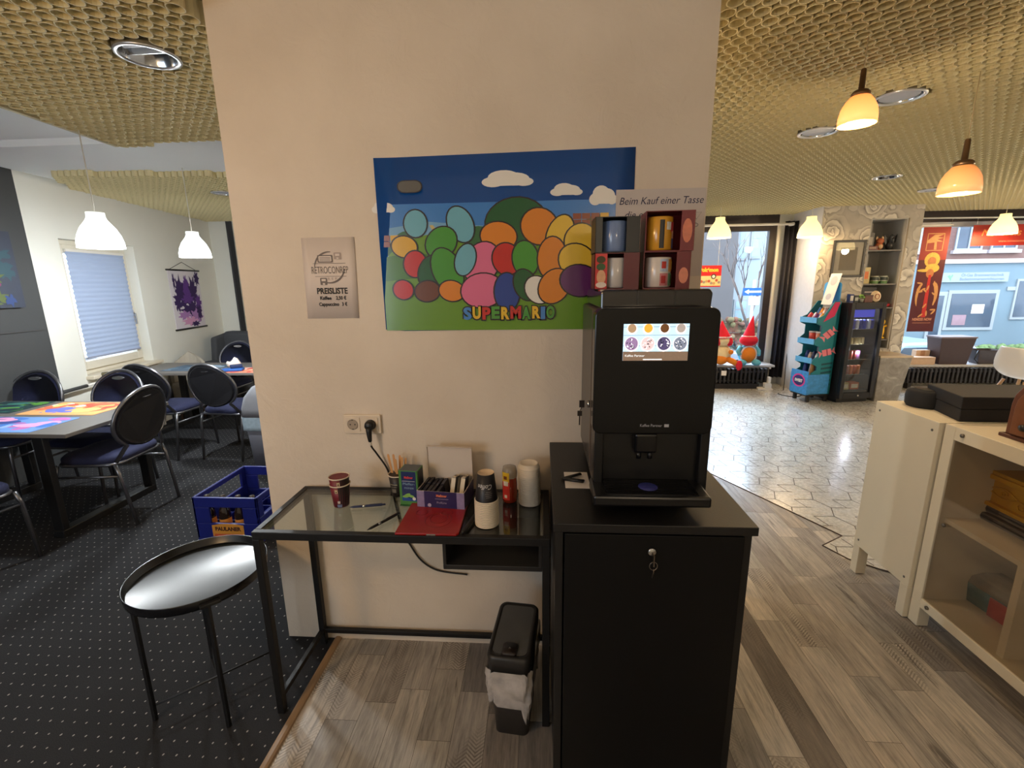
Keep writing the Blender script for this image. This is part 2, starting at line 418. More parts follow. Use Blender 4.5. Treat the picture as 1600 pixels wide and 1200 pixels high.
c=N.ramp(wv,[(0,rgb((118,112,104))),(.16,rgb((172,164,154))),(.55,rgb((206,198,186))),(.9,rgb((228,222,210))),(1,rgb((132,124,116)))])
c2=N.mix(N.ramp(r,[(.35,(0,0,0,1)),(.75,(1,1,1,1))]),c,rgb((176,168,156)))
N.link(c2,b.inputs['Base Color']); b.inputs['Roughness'].default_value=.6; ROSE=m
CX0,CX1,CY=4.546,5.752,5.05
NX0,NX1,NZ0,NZ1=5.13,5.575,.62,2.28
mb=MB().box(CX0,NX0,CY,YW,0,2.53).box(NX1,CX1,CY,YW,0,2.53).box(NX0,NX1,CY,YW,0,NZ0).box(NX0,NX1,CY,YW,NZ1,2.53).box(NX0,NX1,CY+.42,YW,NZ0,NZ1)
o=mb.build('wall_column',ROSE); struct(o)
o=MB().box(CX0-.012,CX0-.002,CY+.005,YW,0,2.53).build('wall_column_side',mat('side_paint',(205,204,206),.7)); struct(o)

# ---------- ceiling: plaster, tube panels, dropped plaster strip
ZC,ZT=2.53,2.44
o=MB().box(-4.4,-.19,FY0-.2,6.05,ZC,ZC+.1).box(1.56,9.2,FY0-.2,6.05,ZC,ZC+.1).box(-.19,1.56,.372,6.05,ZC,ZC+.1).box(-.19,1.56,FY0-.2,.372,2.95,3.05).box(-.19,-.17,FY0-.2,.372,ZC,2.95).box(1.54,1.56,FY0-.2,.372,ZC,2.95).box(-.17,1.54,FY0-.2,FY0,ZC,2.95).build('ceiling',CEILW); struct(o)
o=MB().prism([(-2.685,1.80),(-.17,1.80),(-.17,2.76),(-1.769,2.757),(-3.30,2.712),(-3.20,1.80)],ZC-.045,ZC).build('ceiling_strip',CEILW); struct(o)
def tubes(name,polys,seg,backz=ZC-.012):
    P,RX,RYY=.0575,.0284,.0316; RY=.066; TH=.0034; dep=.085
    vs=[];fs=[]
    ca=[(math.cos(2*PI*k/seg),math.sin(2*PI*k/seg)) for k in range(seg)]
    def ins(x,y,tp):
        c=False;n=len(tp)
        for i in range(n):
            x1,y1=tp[i];x2,y2=tp[(i+1)%n]
            if (y1>y)!=(y2>y) and x<(x2-x1)*(y-y1)/(y2-y1)+x1: c=not c
        return c
    for poly in polys:
        xs=[p[0] for p in poly]; ys=[p[1] for p in poly]
        j=0; y=math.floor(min(ys)/RY)*RY
        while y<max(ys):
            jj=round(y/RY); x=math.floor(min(xs)/P)*P
            while x<max(xs):
                if ins(x,y,poly) and all((x-a)**2+(y-c)**2>.118**2 for a,c in DOWN):
                    b=len(vs)
                    for th,z in ((0,ZT+dep),(0,ZT),(TH,ZT),(TH,ZT+dep)):
                        vs.extend((x+q*(RX-th),y+w*(RYY-th),z) for q,w in ca)
                    for lv in range(3):
                        o1=b+lv*seg; o2=o1+seg
                        for k in range(seg):
                            k2=(k+1)%seg; fs.append((o1+k,o2+k,o2+k2,o1+k2))
                x+=P
            y+=RY
    me=bpy.data.meshes.new(name); me.from_pydata(vs,[],fs); me.materials.append(TUBE); me.update()
    o=bpy.data.objects.new(name,me); COL.objects.link(o); struct(o)
DOWN=[(-.583,.622),(2.783,1.375),(2.696,1.924),(4.103,3.351),(5.044,4.068),(-2.13,3.247),(4.15,1.72)]
PA=[(-1.62,-.6),(-.19,-.6),(-.19,1.71),(-1.755,1.717)]
PB=[(1.57,-.5),(8.9,-.5),(8.9,5.70),(5.78,5.70),(5.78,5.02),(4.53,5.02),(4.53,5.70),(1.545,5.70)]
PC=[(-2.98,2.40),(-1.66,2.59),(-.3,2.74),(-.3,5.10),(-3.70,5.10),(-3.37,2.9)]
tubes('ceiling_tubes',[PA,[p if p[1]<2.2 else (p[0],2.2) for p in [(1.57,-.5),(6.5,-.5),(6.5,2.2),(1.57,2.2)]]],14)
tubes('ceiling_tubes_far',[[(6.5,-.5),(8.9,-.5),(8.9,2.2),(6.5,2.2)],[(1.545,2.2),(8.9,2.2),(8.9,5.70),(5.78,5.70),(5.78,5.02),(4.53,5.02),(4.53,5.70),(1.545,5.70)],PC],10)
mb=MB()
for p in (PA,PB,PC): mb.prism(p,ZC-.012,ZC-.002)
struct(mb.build('ceiling_panels',CEILBACK))
struct(MB().prism([(-1.67,-.6),(-1.645,-.6),(-1.775,1.74),(-1.80,1.74)],ZT+.004,ZC).build('trim_4',mat('tube_edge',(196,186,150),.7)))

# recessed downlights
def downlight(x,y,label,i):
    t=thing('downlight',label,'ceiling light',(x,y,ZT),0,'recessed round ceiling downlights')
    MB().lathe([(.098,.012),(.112,.004),(.112,-.004),(.100,-.006),(.094,.0)],28,cap0=False,cap1=False).build('rim',mat('downlight_rim',(205,205,205),.3,.7),t)
    MB().lathe([(.094,.0),(.085,.035),(.05,.07),(.0,.075)],28,cap0=False).build('reflector',mat('downlight_reflector',(200,205,212),.15,1),t)
    if i==0 or i==3:
        for k in (-1,1): MB().tube([(-.075,k*.025,.032),(.075,k*.025,.032)],.011,10).build('lamp_tube',mat('lamp_tube',(236,238,240),.3,emit=.25),t)
        MB().box(-.088,.088,-.002,.002,.008,.05).build('louvre',CHROME,t)
    else: MB().lathe([(.0,.004),(.085,.004)],24,cap1=False).build('diffuser',mat('frosted_disc',(190,195,205),.5),t)
    MB().lathe([(.113,.075),(.113,.001)],24,cap0=False,cap1=False).build('housing',mat('lamp_housing',(120,112,90),.7),t)
for i,(p,l) in enumerate(zip(DOWN,['round mirrored downlight in the tube ceiling left of the white pillar','round frosted downlight in the tube ceiling just right of the lit amber pendant','round frosted downlight in the tube ceiling left of and below the lit amber pendant','round mirrored downlight in the tube ceiling above the rose column','round frosted downlight half hidden behind the unlit amber pendant','small round downlight in the far left tube ceiling beside the pillar edge','round downlight in the tube ceiling at the right picture edge'])): downlight(*p,l,i)
# ================================================================== LEFT ROOM
# window_1 in the left wall (local frame: x along wall, y out of the room)
w=thing('window_1','white framed window in the left wall','window',(LWX,LWY,0),LROT); w['kind']='structure'
FR=mat('window_frame_white',(214,208,192),.45,var=.03)
mb=MB(); a,c,z0,z1=U0,U1,WZ0,WZ1; d0,d1=.10,.17
mb.box(a,a+.05,d0,d1,z0,z1).box(c-.05,c,d0,d1,z0,z1).box(a+.05,c-.05,d0,d1,z0,z0+.05).box(a+.05,c-.05,d0,d1,z1-.05,z1)
mb.build('window_frame',FR,w,bevel=.004)
mb=MB(); a+=.04;c-=.04;z0+=.045;z1-=.04;d0,d1=.075,.135
mb.box(a,a+.075,d0,d1,z0,z1).box(c-.075,c,d0,d1,z0,z1).box(a+.075,c-.075,d0,d1,z0,z0+.08).box(a+.075,c-.075,d0,d1,z1-.08,z1)
mb.build('window_sash',FR,w,bevel=.005)
MB().box(a+.07,c-.07,.104,.108,z0+.07,z1-.07).build('window_pane',CLEAR,w)
MB().box(c-.055,c-.035,.055,.075,1.25,1.29).box(c-.052,c-.038,.04,.055,1.16,1.28).build('window_handle',CHROME,w,bevel=.003)
MB().box(U0-.02,U1+.06,-.07,.10,WZ0-.032,WZ0+.002).build('window_sill',mat('sill_cream',(216,206,186),.4,var=.04),w,bevel=.006)
# pleated blind
bl=thing('pleated_blind','pale blue pleated blind drawn down over the left room window','blind',(LWX,LWY,0),LROT)
mb=MB(); bx0,bx1=U0+.115,U1-.095; zt,zb=1.885,.90; n=44
for i in range(n):
    za=zt-(zt-zb)*i/n; zb2=zt-(zt-zb)*(i+1)/n; ya=.062 if i%2 else .052; yb=.052 if i%2 else .062
    mb.raw([(bx0,ya,za),(bx1,ya,za),(bx1,yb,zb2),(bx0,yb,zb2)],[(0,1,2,3)])
m,nt,b=shader('blind_fabric'); b.inputs['Base Color'].default_value=rgb((158,172,198)); b.inputs['Roughness'].default_value=.9
tr=nt.nodes.new('ShaderNodeBsdfTranslucent'); tr.inputs[0].default_value=rgb((196,206,226)); mx=nt.nodes.new('ShaderNodeMixShader'); mx.inputs[0].default_value=.07
nt.links.new(b.outputs[0],mx.inputs[1]); nt.links.new(tr.outputs[0],mx.inputs[2]); nt.links.new(mx.outputs[0],nt.nodes['Material Output'].inputs[0])
mb.build('pleats',m,bl)
MB().box(bx0,bx1,.046,.066,zt,zt+.022).build('head_rail',WHT,bl); MB().box(bx0,bx1,.046,.066,zb-.016,zb).build('bottom_rail',mat('blind_rail',(150,156,176),.5),bl)
# heating pipe and valve under the window
p=thing('heating_pipe','thin heating pipe running along the left wall to a valve below the window','pipe',(LWX,LWY,0),LROT)
MB().tube([(-.25,-.07,.665),(.18,-.07,.668)],.016,8).build('dark_pipe',mat('pipe_dark',(60,60,60),.6),p)
MB().tube([(.18,-.07,.668),(.42,-.07,.672),(.46,-.07,.66),(.47,-.07,.60)],.012,8).build('white_pipe',WHT,p)
MB().lathe([(.0,0),(.032,.0),(.034,.05),(.026,.07),(0,.07)],14,c=(.40,-.085)).build('valve_head',mat('valve_brass',(120,112,86),.4,.5),p,loc=(0,0,.685))
r=thing('panel_radiator','white ribbed radiator below the left room window','radiator',(LWX,LWY,0),LROT)
mb=MB()
for k in range(16): mb.box(.30+k*.055,.338+k*.055,-.09,-.04,.16,.60)
mb.build('ribs',WHT,r,bevel=.008); MB().box(.30,1.165,-.075,-.055,.17,.20).box(.30,1.165,-.075,-.055,.56,.59).build('header_pipes',WHT,r)
MB().box(.33,.36,-.08,0,.0,.16).box(1.10,1.13,-.08,0,.0,.16).build('bracket',WHT,r)
# hanging scroll with a violet smoke print (generic swirls)
sc=thing('wall_scroll','white hanging scroll with violet smoke print beside the blind window','wall scroll',(LWX,LWY,0),LROT)
u0,u1,zt,zb=1.735,2.375,1.76,1.03
MB().box(u0,u1,-.008,-.004,zb,zt).build('cloth',mat('scroll_cloth',(214,208,216),.8,var=.05),sc)
VI=[mat('violet',(92,52,130),.7),mat('violet_dark',(52,28,84),.7),mat('mauve',(164,120,178),.7),mat('pinkish',(206,150,190),.7)]
mb=MB(); random.seed(5)
def blob(mb,cx,cz,rx,rz,mi,y,wob=.25,n=26,face=None,sp=5):
    ph=random.random()*6; ph2=random.random()*6
    pts=[]
    for k in range(n):
        a=2*PI*k/n; f=1+wob*math.sin(sp*a+ph)*.6+wob*.4*math.sin((sp*2+1)*a+ph2)
        pts.append((cx+rx*f*math.cos(a),y,cz+rz*f*math.sin(a)))
    mb.raw(pts,[tuple(range(n))],mi)
k=0
for cx,cz,rx,rz,mi in [(2.05,1.44,.23,.13,1),(2.06,1.50,.15,.12,0),(1.92,1.50,.08,.16,1),(2.20,1.50,.08,.16,1),(2.06,1.60,.04,.09,0),(2.1,1.26,.2,.07,1),(1.95,1.20,.12,.05,2),(2.2,1.18,.12,.08,2),(2.05,1.12,.15,.05,3),(2.28,1.35,.06,.1,0),(1.84,1.36,.06,.1,1),(2.06,1.40,.12,.05,0),(2.15,1.08,.08,.03,1),(1.82,1.62,.02,.09,1),(2.31,1.66,.05,.08,1),(2.27,1.22,.05,.09,1)]:
    k+=1; blob(mb,cx,cz,rx,rz,mi,-.0085-k*.0002,.4,40,sp=7)
mb.build('print',VI,sc)
MB().tube([(u0-.02,-.01,zt),(u1+.02,-.01,zt)],.011,8).tube([(u0-.02,-.01,zb),(u1+.02,-.01,zb)],.011,8).build('rods',BLK,sc)
MB().tube([(u0+.05,-.008,zt+.008),((u0+u1)/2,-.006,zt+.10),(u1-.05,-.008,zt+.008)],.003,5).build('string',INK,sc)
# dark picture on the grey wall
pz=thing('wall_poster','dark jungle print poster on the grey wall at the left picture edge','poster',(-3.262,2.20,0),math.atan2(1.6-2.357,-3.30+3.2786)+PI)
MB().box(-.75,0,-.02,0,1.405,1.995).build('sheet',mat('dark_print',(36,44,62),.6,var=.2),pz)
mb=MB(); random.seed(8)
for k in range(26):
    blob(mb,-random.random()*.7-.03,1.43+random.random()*.4,.03+random.random()*.05,.015+random.random()*.05,k%4,-.0205-k*.0001,.5,18)
mb.build('print',[mat('teal_leaf',(22,62,74),.6),mat('lime_leaf',(74,88,36),.6),mat('magenta_leaf',(120,44,84),.6),mat('navy_leaf',(30,56,110),.6)],pz)

# ---------------- tables
TOPG=mat('table_top_grey',(112,108,104),.45,var=.06,vs=12)
def table(x0,x1,y0,y1,zt,label,legs):
    t=thing('meeting_table',label,'table',(0,0,0),0,'grey topped tables of the left room')
    MB().box(x0,x1,y0,y1,zt-.025,zt).build('tabletop',TOPG,t,bevel=.003)
    for xa in legs:
        for ya in (y0+.045,y1-.06): MB().box(xa-.035,xa+.035,ya-.02,ya+.02,.05,zt-.025).build('leg',BLK,t,bevel=.004)
        MB().box(xa-.035,xa+.035,y0+.02,y1-.04,0,.05).build('foot_bar',BLK,t,bevel=.005)
        MB().box(xa-.03,xa+.03,y0+.06,y1-.08,zt-.065,zt-.025).build('top_bar',BLK,t)
    MB().box(legs[0]+.03,legs[-1]-.03,(y0+y1)/2-.02,(y0+y1)/2+.02,zt-.065,zt-.025).build('spine_bar',BLK,t)
table(-3.20,-1.86,1.085,1.86,.70,'grey meeting table at the left picture edge with bright mats',(-3.05,-2.08))
table(-3.36,-1.35,2.99,3.62,.70,'grey meeting table farther back by the blind window',(-3.15,-1.50))
# play mats
def playmat(loc,w,h,cols,label,seed,rz=0,base=(90,130,190)):
    t=thing('play_mat',label,'table mat',loc,rz,'printed mats on the left room tables')
    ms=[mat('mat_%d_%d_%d'%c,c,.7,var=.1,vs=30) for c in [base]+cols]
    MB().prism(rrect(-w/2,w/2,-h/2,h/2,.012),0,.0025).build('mat',ms[0],t)
    mb=MB(); random.seed(seed)
    for k in range(30):
        n=16; cx=(random.random()-.5)*w*.86; cy=(random.random()-.5)*h*.8; rx=min(.02+random.random()*.09,w/2-.005-abs(cx)); ry=min(.015+random.random()*.06,h/2-.005-abs(cy))
        ph=random.random()*6
        mb.raw([(cx+rx*math.cos(2*PI*q/n)*(1-.25*(1+math.sin(3*2*PI*q/n+ph))/2),cy+ry*math.sin(2*PI*q/n)*(1-.25*(1+math.sin(2*2*PI*q/n+ph))/2),.0027+k*.00006) for q in range(n)],[tuple(range(n))],random.randrange(len(cols)))
    mb.build('print',ms[1:],t)
playmat((-2.38,1.655,.7),.58,.34,[(236,206,120),(226,110,80),(240,180,110),(110,120,210),(236,230,220),(220,90,70)],'orange and yellow printed mat on the near left table',3,0,(232,170,110))
playmat((-2.42,1.27,.7),.60,.32,[(70,120,200),(150,180,230),(190,110,180),(230,160,200),(60,80,150)],'blue and pink printed mat at the front edge of the near left table',4,0,(110,150,215))
playmat((-2.96,1.68,.7),.42,.32,[(40,90,80),(90,150,60),(20,50,60),(60,120,110)],'dark green printed mat at the back of the near left table',6,0,(30,60,64))
playmat((-2.72,3.28,.7),.56,.36,[(110,140,160),(70,90,110),(150,170,190)],'dull blue printed mat on the far left table',12,0,(84,104,124))
playmat((-2.10,3.15,.7),.50,.30,[(226,110,80),(236,190,160),(200,80,70),(240,220,210)],'salmon red printed mat on the far table nearest the pillar',14,0,(222,140,110))

# ---------------- stacking chairs
FRAME=mat('chair_steel',(120,120,124),.3,.85,var=.1)
NAVY=mat('chair_navy',(25,30,62),.9,var=.25,vs=180,bump=.2,bs=300)
NAVYB=mat('chair_back_shell',(18,18,24),.75,var=.1)
def chair_mesh(root):
    # facing +y, origin on the floor below the seat centre
    mb=MB(); pts=rrect(-.215,.215,-.20,.215,.11,6); n=len(pts)
    lay=[(.95,.425),(1,.435),(1,.462),(.93,.478),(.6,.486)]
    vs=[(x*s,y*s,z) for s,z in lay for x,y in pts]; fs=[]
    for i in range(len(lay)-1):
        for k in range(n): fs.append((i*n+k,i*n+(k+1)%n,(i+1)*n+(k+1)%n,(i+1)*n+k))
    fs+= [tuple(range(n))[::-1],tuple((len(lay)-1)*n+k for k in range(n))]
    mb.raw(vs,fs,0,True); mb.build('seat',NAVY,root)
    # backrest: oval pad, leaning
    def bk(x,z,off=0): # z height -> leaning y
        t=(z-.47)/.42; return (x,-.205-.075*t+.03*(1-(x/.2)**2)*-1+off,z)
    def oval(f): 
        o=[]
        for k in range(28):
            a=2*PI*k/28; x=.215*f*math.cos(a); z=.68+.205*f*math.sin(a)
            if math.sin(a)<0: z=.68+.175*f*math.sin(a)
            o.append((x,z))
        return o
    mb=MB(); L=[(oval(.95),.018),(oval(1),.008),(oval(1),-.008),(oval(.95),-.014)]
    vs=[bk(x,z,off) for ring,off in L for x,z in ring]; fs=[]
    for i in range(3):
        for k in range(28): fs.append((i*28+k,i*28+(k+1)%28,(i+1)*28+(k+1)%28,(i+1)*28+k))
    fs.append(tuple(range(28)))
    mb.raw(vs,fs,0,True); fs2=[tuple(84+k for k in range(28))[::-1]]
    for f in fs2: mb.f.append(f); mb.m.append(1); mb.sm.append(False)
    for i in range(56,len(mb.f)): pass
    b=mb.build('backrest',[NAVY,NAVYB],root)
    for i,p in enumerate(b.data.polygons):
        if 56<=i<84: p.material_index=1
    # grip slot near the top of the back
    MB().prism(ell(0,.845,.05,.013,18),-.305,-.262,axis='y').build('grip_slot',mat('grip_metal',(170,170,176),.25,.9),root)
    # oval back frame running down to the seat
    fr=[]
    for k in range(0,25):
        a=-.28*PI+ (1.56*PI)*k/24; x=.226*math.cos(a); z=.685+ (.213 if math.sin(a)>0 else .19)*math.sin(a); fr.append(bk(x,z))
    fr=[(.205,-.19,.44)]+[ (x,y,z) for x,y,z in fr]+[(-.205,-.19,.44)]
    MB().tube(fr,.0125,8).build('back_frame',FRAME,root)
    MB().tube([(x*1.0,y,.425) for x,y in rrect(-.21,.21,-.19,.20,.07,4)],.011,8,closed=True).build('seat_frame',FRAME,root)
    for sx in (-1,1):
        MB().tube([(.205*sx,.19,.425),(.212*sx,.205,.36),(.222*sx,.225,.0)],.0115,8).build('leg',FRAME,root)
        MB().tube([(.205*sx,-.18,.43),(.208*sx,-.20,.36),(.200*sx,-.245,.0)],.0115,8).build('leg',FRAME,root)
        MB().tube([(.213*sx,.21,.345),(.207*sx,-.20,.345)],.008,6).build('side_stretcher',FRAME,root)
GC='navy stacking chairs with oval backs'
c0=thing('stacking_chair','navy stacking chair seen from behind at the right end of the near table','chair',(-1.99,1.475,0),PI/2+.08,GC); chair_mesh(c0)
dup(c0,(-3.10,1.76,0),PI+.04,'navy stacking chair facing out between the near table and the grey wall')
dup(c0,(-2.42,1.78,0),PI-.02,'navy stacking chair facing out behind the near table, below the blind window')
dup(c0,(-2.53,2.655,0),-.05,'dark backed stacking chair at the far table, left one below the window corner')
dup(c0,(-1.90,2.66,0),-.10,'dark backed stacking chair at the far table, the one nearer the pillar')
dup(c0,(-2.70,3.68,0),PI,'navy stacking chair behind the far table in front of the grey armchair')
dup(c0,(-2.24,.72,0),-.12,'navy stacking chair cut off by the left picture edge before the near table')
dup(c0,(-2.92,.86,0),0.1,'second navy chair at the near side of the near table, beyond the left edge') if False else None
# armchair by the far corner
a=thing('wingback_armchair','dark grey wingback armchair in the far left corner','armchair',(-3.10,4.40,0),PI-.16)
AG=mat('armchair_fabric',(70,72,76),.95,var=.15,vs=120,bump=.2,bs=250)
MB().box(-.36,.36,-.34,.36,.16,.42).build('seat_base',AG,a,bevel=.05,bseg=4)
MB().box(-.27,.27,-.22,.38,.42,.52).build('seat_cushion',AG,a,bevel=.04,bseg=4)
mb=MB(); mb.prism([(-.40,.30),(.40,.30),(.43,.78),(.36,.95),(-.36,.95),(-.43,.78)],-.42,-.24,axis='y'); mb.build('backrest',AG,a,bevel=.05,bseg=4)
for s in (-1,1):
    MB().at((s*.39,0,0)).prism([(-.40,.40),(-.06,.55),(-.10,.88),(-.36,.93)],-.045,.045,axis='x').build('wing',AG,a,bevel=.03,bseg=3)
    MB().box(s*.39-.07,s*.39+.07,-.34,.34,.20,.58).build('armrest',AG,a,bevel=.05,bseg=4)
    for yy in (-.28,.30): MB().cyl((s*.30,yy,0),.022,.17,12).build('leg',mat('dark_wood',(58,40,30),.5),a)
b_=thing('beige_tub_chair','beige round backed tub chair half hidden beside the grey armchair','armchair',(-3.30,3.85,0),PI+.5); b_.scale=(.72,.72,.97)
BE=mat('beige_fabric',(176,168,154),.95,var=.08,vs=100)
MB().lathe([(.0,.14),(.24,.14),(.26,.40),(.24,.44),(0,.44)],22).build('seat',BE,b_)
mb=MB(); pts=[]
for k in range(13):
    aa=PI+PI*k/12; pts.append((.25*math.cos(aa),.25*math.sin(aa)))
for k in range(12):
    (x0,y0),(x1,y1)=pts[k],pts[k+1]; h0=.80-.2*abs(k-6)/6; h1=.80-.2*abs(k+1-6)/6
    vs=[(x0*s,y0*s,.2) for s in (.85,1.05)]+[(x1*s,y1*s,.2) for s in (.85,1.05)]+[(x0*s,y0*s,h0) for s in (.85,1.05)]+[(x1*s,y1*s,h1) for s in (.85,1.05)]
    mb.raw(vs,[(0,1,3,2),(4,6,7,5),(0,4,5,1),(2,3,7,6),(0,2,6,4),(1,5,7,3)],0,False)
mb.build('backrest',BE,b_)
for k in range(4): MB().cyl((.16*(-1)**k,.16*(1 if k<2 else -1),0),.018,.15,10).build('leg',MC['dark_wood'],b_)
# curtain and radiator on the far wall
def curtain(name,x0,x1,y,z0,z1,label,folds,depth,m,rz=0):
    t=thing(name,label,'curtain',(0,0,0))
    n=folds*8; vs=[];fs=[]
    for j,z in enumerate((z0,z0+(z1-z0)*.5,z1)):
        for i in range(n+1):
            f=i/n; vs.append((x0+(x1-x0)*f,y+depth*math.sin(2*PI*folds*f)*(1.0 if j<2 else .7),z))
    for j in range(2):
        for i in range(n): q=j*(n+1)+i; fs.append((q,q+1,q+n+2,q+n+1))
    o=MB().raw(vs,fs,0,True).build('drape',m,t); s=o.modifiers.new('s','SOLIDIFY'); s.thickness=.004
    return t
CURT=mat('curtain_black',(36,35,44),.85,var=.15,vs=30)
t=curtain('dark_curtain',-3.37,-2.72,5.34,.06,2.30,'black curtain hanging at the far end of the left room beside the pillar',4,.03,CURT)
MB().tube([(-3.42,5.34,2.32),(-1.5,5.34,2.32)],.012,8).build('curtain_rod',BLK,t)
struct(MB().box(-3.457,-3.43,5.14,5.24,0,2.5).build('trim_5',mat('far_frame',(54,54,58),.6)))
rr_=thing('finned_radiator','white slatted radiator on the far wall under the far table','radiator',(-2.55,5.40,0))
mb=MB()
for k in range(12): mb.box(k*.07,k*.07+.045,-.03,.03,.12,.62)
mb.build('ribs',WHT,rr_,bevel=.01); MB().box(0,.815,-.012,.012,.16,.19).box(0,.815,-.012,.012,.55,.58).build('header_pipes',WHT,rr_)
for xx in (.03,.75): MB().box(xx,xx+.03,-.02,.02,0,.14).build('foot',WHT,rr_)
# things on the far table
t=thing('tissue_bundle','crumpled white tissue on the far left table','tissue',(-2.33,3.30,.7))
mb=MB(); mb.sph((0,0,.045),(.075,.05,.045),14,9); 
random.seed(2); mb.v=[(x*(1+.25*math.sin(9*y*30+x*40)),y*(1+.2*math.sin(60*x)),max(0,z*(1+.3*math.sin(50*x+30*y)))) for x,y,z in mb.v]
mb.build('paper',PAPER,t)
t=thing('blue_glove_packet','blue packet lying in front of the white tissue on the far table','packet',(-2.20,3.10,.7),.3)
MB().box(-.10,.10,-.05,.05,0,.03).build('pack',mat('packet_blue',(40,92,170),.4),t,bevel=.01); MB().at((0,0,.03),rz=.4).box(-.02,.09,-.03,.03,0,.035).build('flap',mat('packet_dark',(26,44,84),.5),t,bevel=.008)
t=thing('white_tube','small white bottle lying on the far table next to the pillar','bottle',(-1.98,3.38,.7),.5)
MB().at((0,0,.025),ry=PI/2).lathe([(.0,-.08),(.024,-.08),(.024,.05),(.010,.06),(.010,.09),(0,.09)],14).build('body',WHT,t)
# grey swing bin behind the pillar
t=thing('swing_lid_bin','grey swing lid waste bin half hidden behind the white pillar','waste bin',(-1.32,2.26,0))
GB=mat('bin_grey',(96,98,108),.45,var=.06); GL=mat('bin_lid_grey',(132,134,140),.4,var=.06)
mb=MB(); 
def ring_loft(rings,mi=0,cap=True):
    n=len(rings[0][0]); vs=[(x,y,z) for r,z in rings for x,y in r]; fs=[]
    for i in range(len(rings)-1):
        for k in range(n): fs.append((i*n+k,i*n+(k+1)%n,(i+1)*n+(k+1)%n,(i+1)*n+k))
    if cap: fs+=[tuple(range(n))[::-1],tuple((len(rings)-1)*n+k for k in range(n))]
    return vs,fs
mb.raw(*ring_loft([(rrect(-.135,.135,-.115,.115,.04),0),(rrect(-.165,.165,-.14,.14,.05),.52)]),0,True); mb.build('body',GB,t)
mb=MB(); mb.raw(*ring_loft([(rrect(-.175,.175,-.15,.15,.055),.50),(rrect(-.175,.175,-.15,.15,.055),.57),(rrect(-.15,.15,-.135,.135,.05),.66),(rrect(-.09,.09,-.11,.11,.05),.74),(rrect(-.03,.03,-.08,.08,.025),.77)]),0,True); mb.build('lid',GL,t)
MB().at((0,-.02,0)).box(-.165,-.14,-.07,.07,.585,.63).build('swing_flap',GB,t)
t=thing('bin_liner','pale plastic liner folded over the rim of the grey swing bin','bin bag',(-1.32,2.26,0))
mb=MB(); random.seed(3); R=[]
for i,(s,z) in enumerate([(1.02,.50),(1.04,.46),(1.03,.42),(1.05,.39),(1.0,.385)]):
    R.append(([(x*s*(1+.012*math.sin(k*1.9+i)),y*s*(1+.012*math.cos(k*2.3+i))) for k,(x,y) in enumerate(rrect(-.172,.172,-.147,.147,.05))],z+0))
mb.raw(*ring_loft(R,cap=False),0,True); mb.build('film',mat('liner_film',(150,168,180),.3,var=.25,vs=40),t)
# beer crate with bottles
t=thing('beer_crate','blue plastic beer crate standing behind the black tray table','crate',(-.947,1.352,0),-.0)
BC=mat('crate_blue',(24,34,120),.38,var=.08); W2,D2,H=.205,.25,.30
mb=MB(); mb.box(-W2,W2,-D2,D2,0,.03)
for s in (-1,1):
    xa,xb=(s*W2,s*(W2-.016)); xa,xb=min(xa,xb),max(xa,xb)
    mb.box(xa,xb,-D2,D2,.03,.165).box(xa,xb,-D2,-D2+.06,.165,.27).box(xa,xb,D2-.06,D2,.165,.27).box(xa,xb,-D2,D2,.265,H)
    ya,yb=(s*D2,s*(D2-.016)); ya,yb=min(ya,yb),max(ya,yb)
    mb.box(-W2,W2,ya,yb,.03,.13).box(-W2,-W2+.10,ya,yb,.13,.235).box(W2-.10,W2,ya,yb,.13,.235).box(-W2,W2,ya,yb,.235,H)
mb.build('body',BC,t,bevel=.004)
mb=MB()
for k in range(1,4): mb.box(-W2+k*2*W2/4-.003,-W2+k*2*W2/4+.003,-D2+.016,D2-.016,.03,.10)
for k in range(1,5): mb.box(-W2+.016,W2-.016,-D2+k*2*D2/5-.003,-D2+k*2*D2/5+.003,.03,.10)
mb.build('divider_grid',BC,t)
MB().prism([(-.10,.045),(.10,.045),(.10,.118),(.05,.126),(0,.128),(-.05,.126),(-.10,.118)],-D2-.003,-D2,axis='y').build('label_panel',mat('crate_label',(214,150,60),.45),t)
mb=MB(); put_text(mb,'PAULANER',0,.084,-D2-.0035,.034,bold=.002,fit=.165); mb.box(-.09,.09,-D2-.0036,-D2-.003,.046,.062,1); mb.build('lettering',[mat('crate_ink',(70,34,20),.6),mat('crate_red',(196,84,50),.5)],t)
GLB=mat('bottle_glass_brown',(38,24,16),.08,var=.1,coat=.5); CAPM=mat('bottle_cap',(96,90,84),.3,.6); LBL=mat('bottle_label',(214,140,60),.5,var=.2,vs=60)
t=thing('beer_bottle','brown beer bottle in the blue crate, standing tall in the back right corner','bottle',(-.80,1.53,.032),0,'brown bottles in the blue crate')
b0=t
MB().lathe([(0,0),(.031,0),(.033,.006),(.033,.14),(.028,.17),(.015,.20),(.0125,.24),(.0135,.245),(.0135,.257),(0,.257)],18).build('glass',GLB,t)
MB().lathe([(.0145,.250),(.0155,.253),(.0145,.263),(0,.265)],16).build('crown_cap',CAPM,t)
MB().lathe([(.0335,.05),(.0335,.115)],18,cap0=False,cap1=False).build('label',LBL,t)
for x,y,l in [(-.885,1.53,'brown beer bottle in the blue crate, left one of the tall pair at the back'),(-.80,1.45,'brown beer bottle in the blue crate, second row from the back'),(-.89,1.15,'beer bottle seen through the front handle hole, middle one'),(-.99,1.15,'beer bottle with an orange label at the left of the front handle hole'),(-.80,1.15,'beer bottle seen through the front handle hole, right one'),(-1.09,1.15,'brown beer bottle in the front left corner of the blue crate')]:
    z=.032
    dup(b0,(x,y,z),random.random()*6,l)
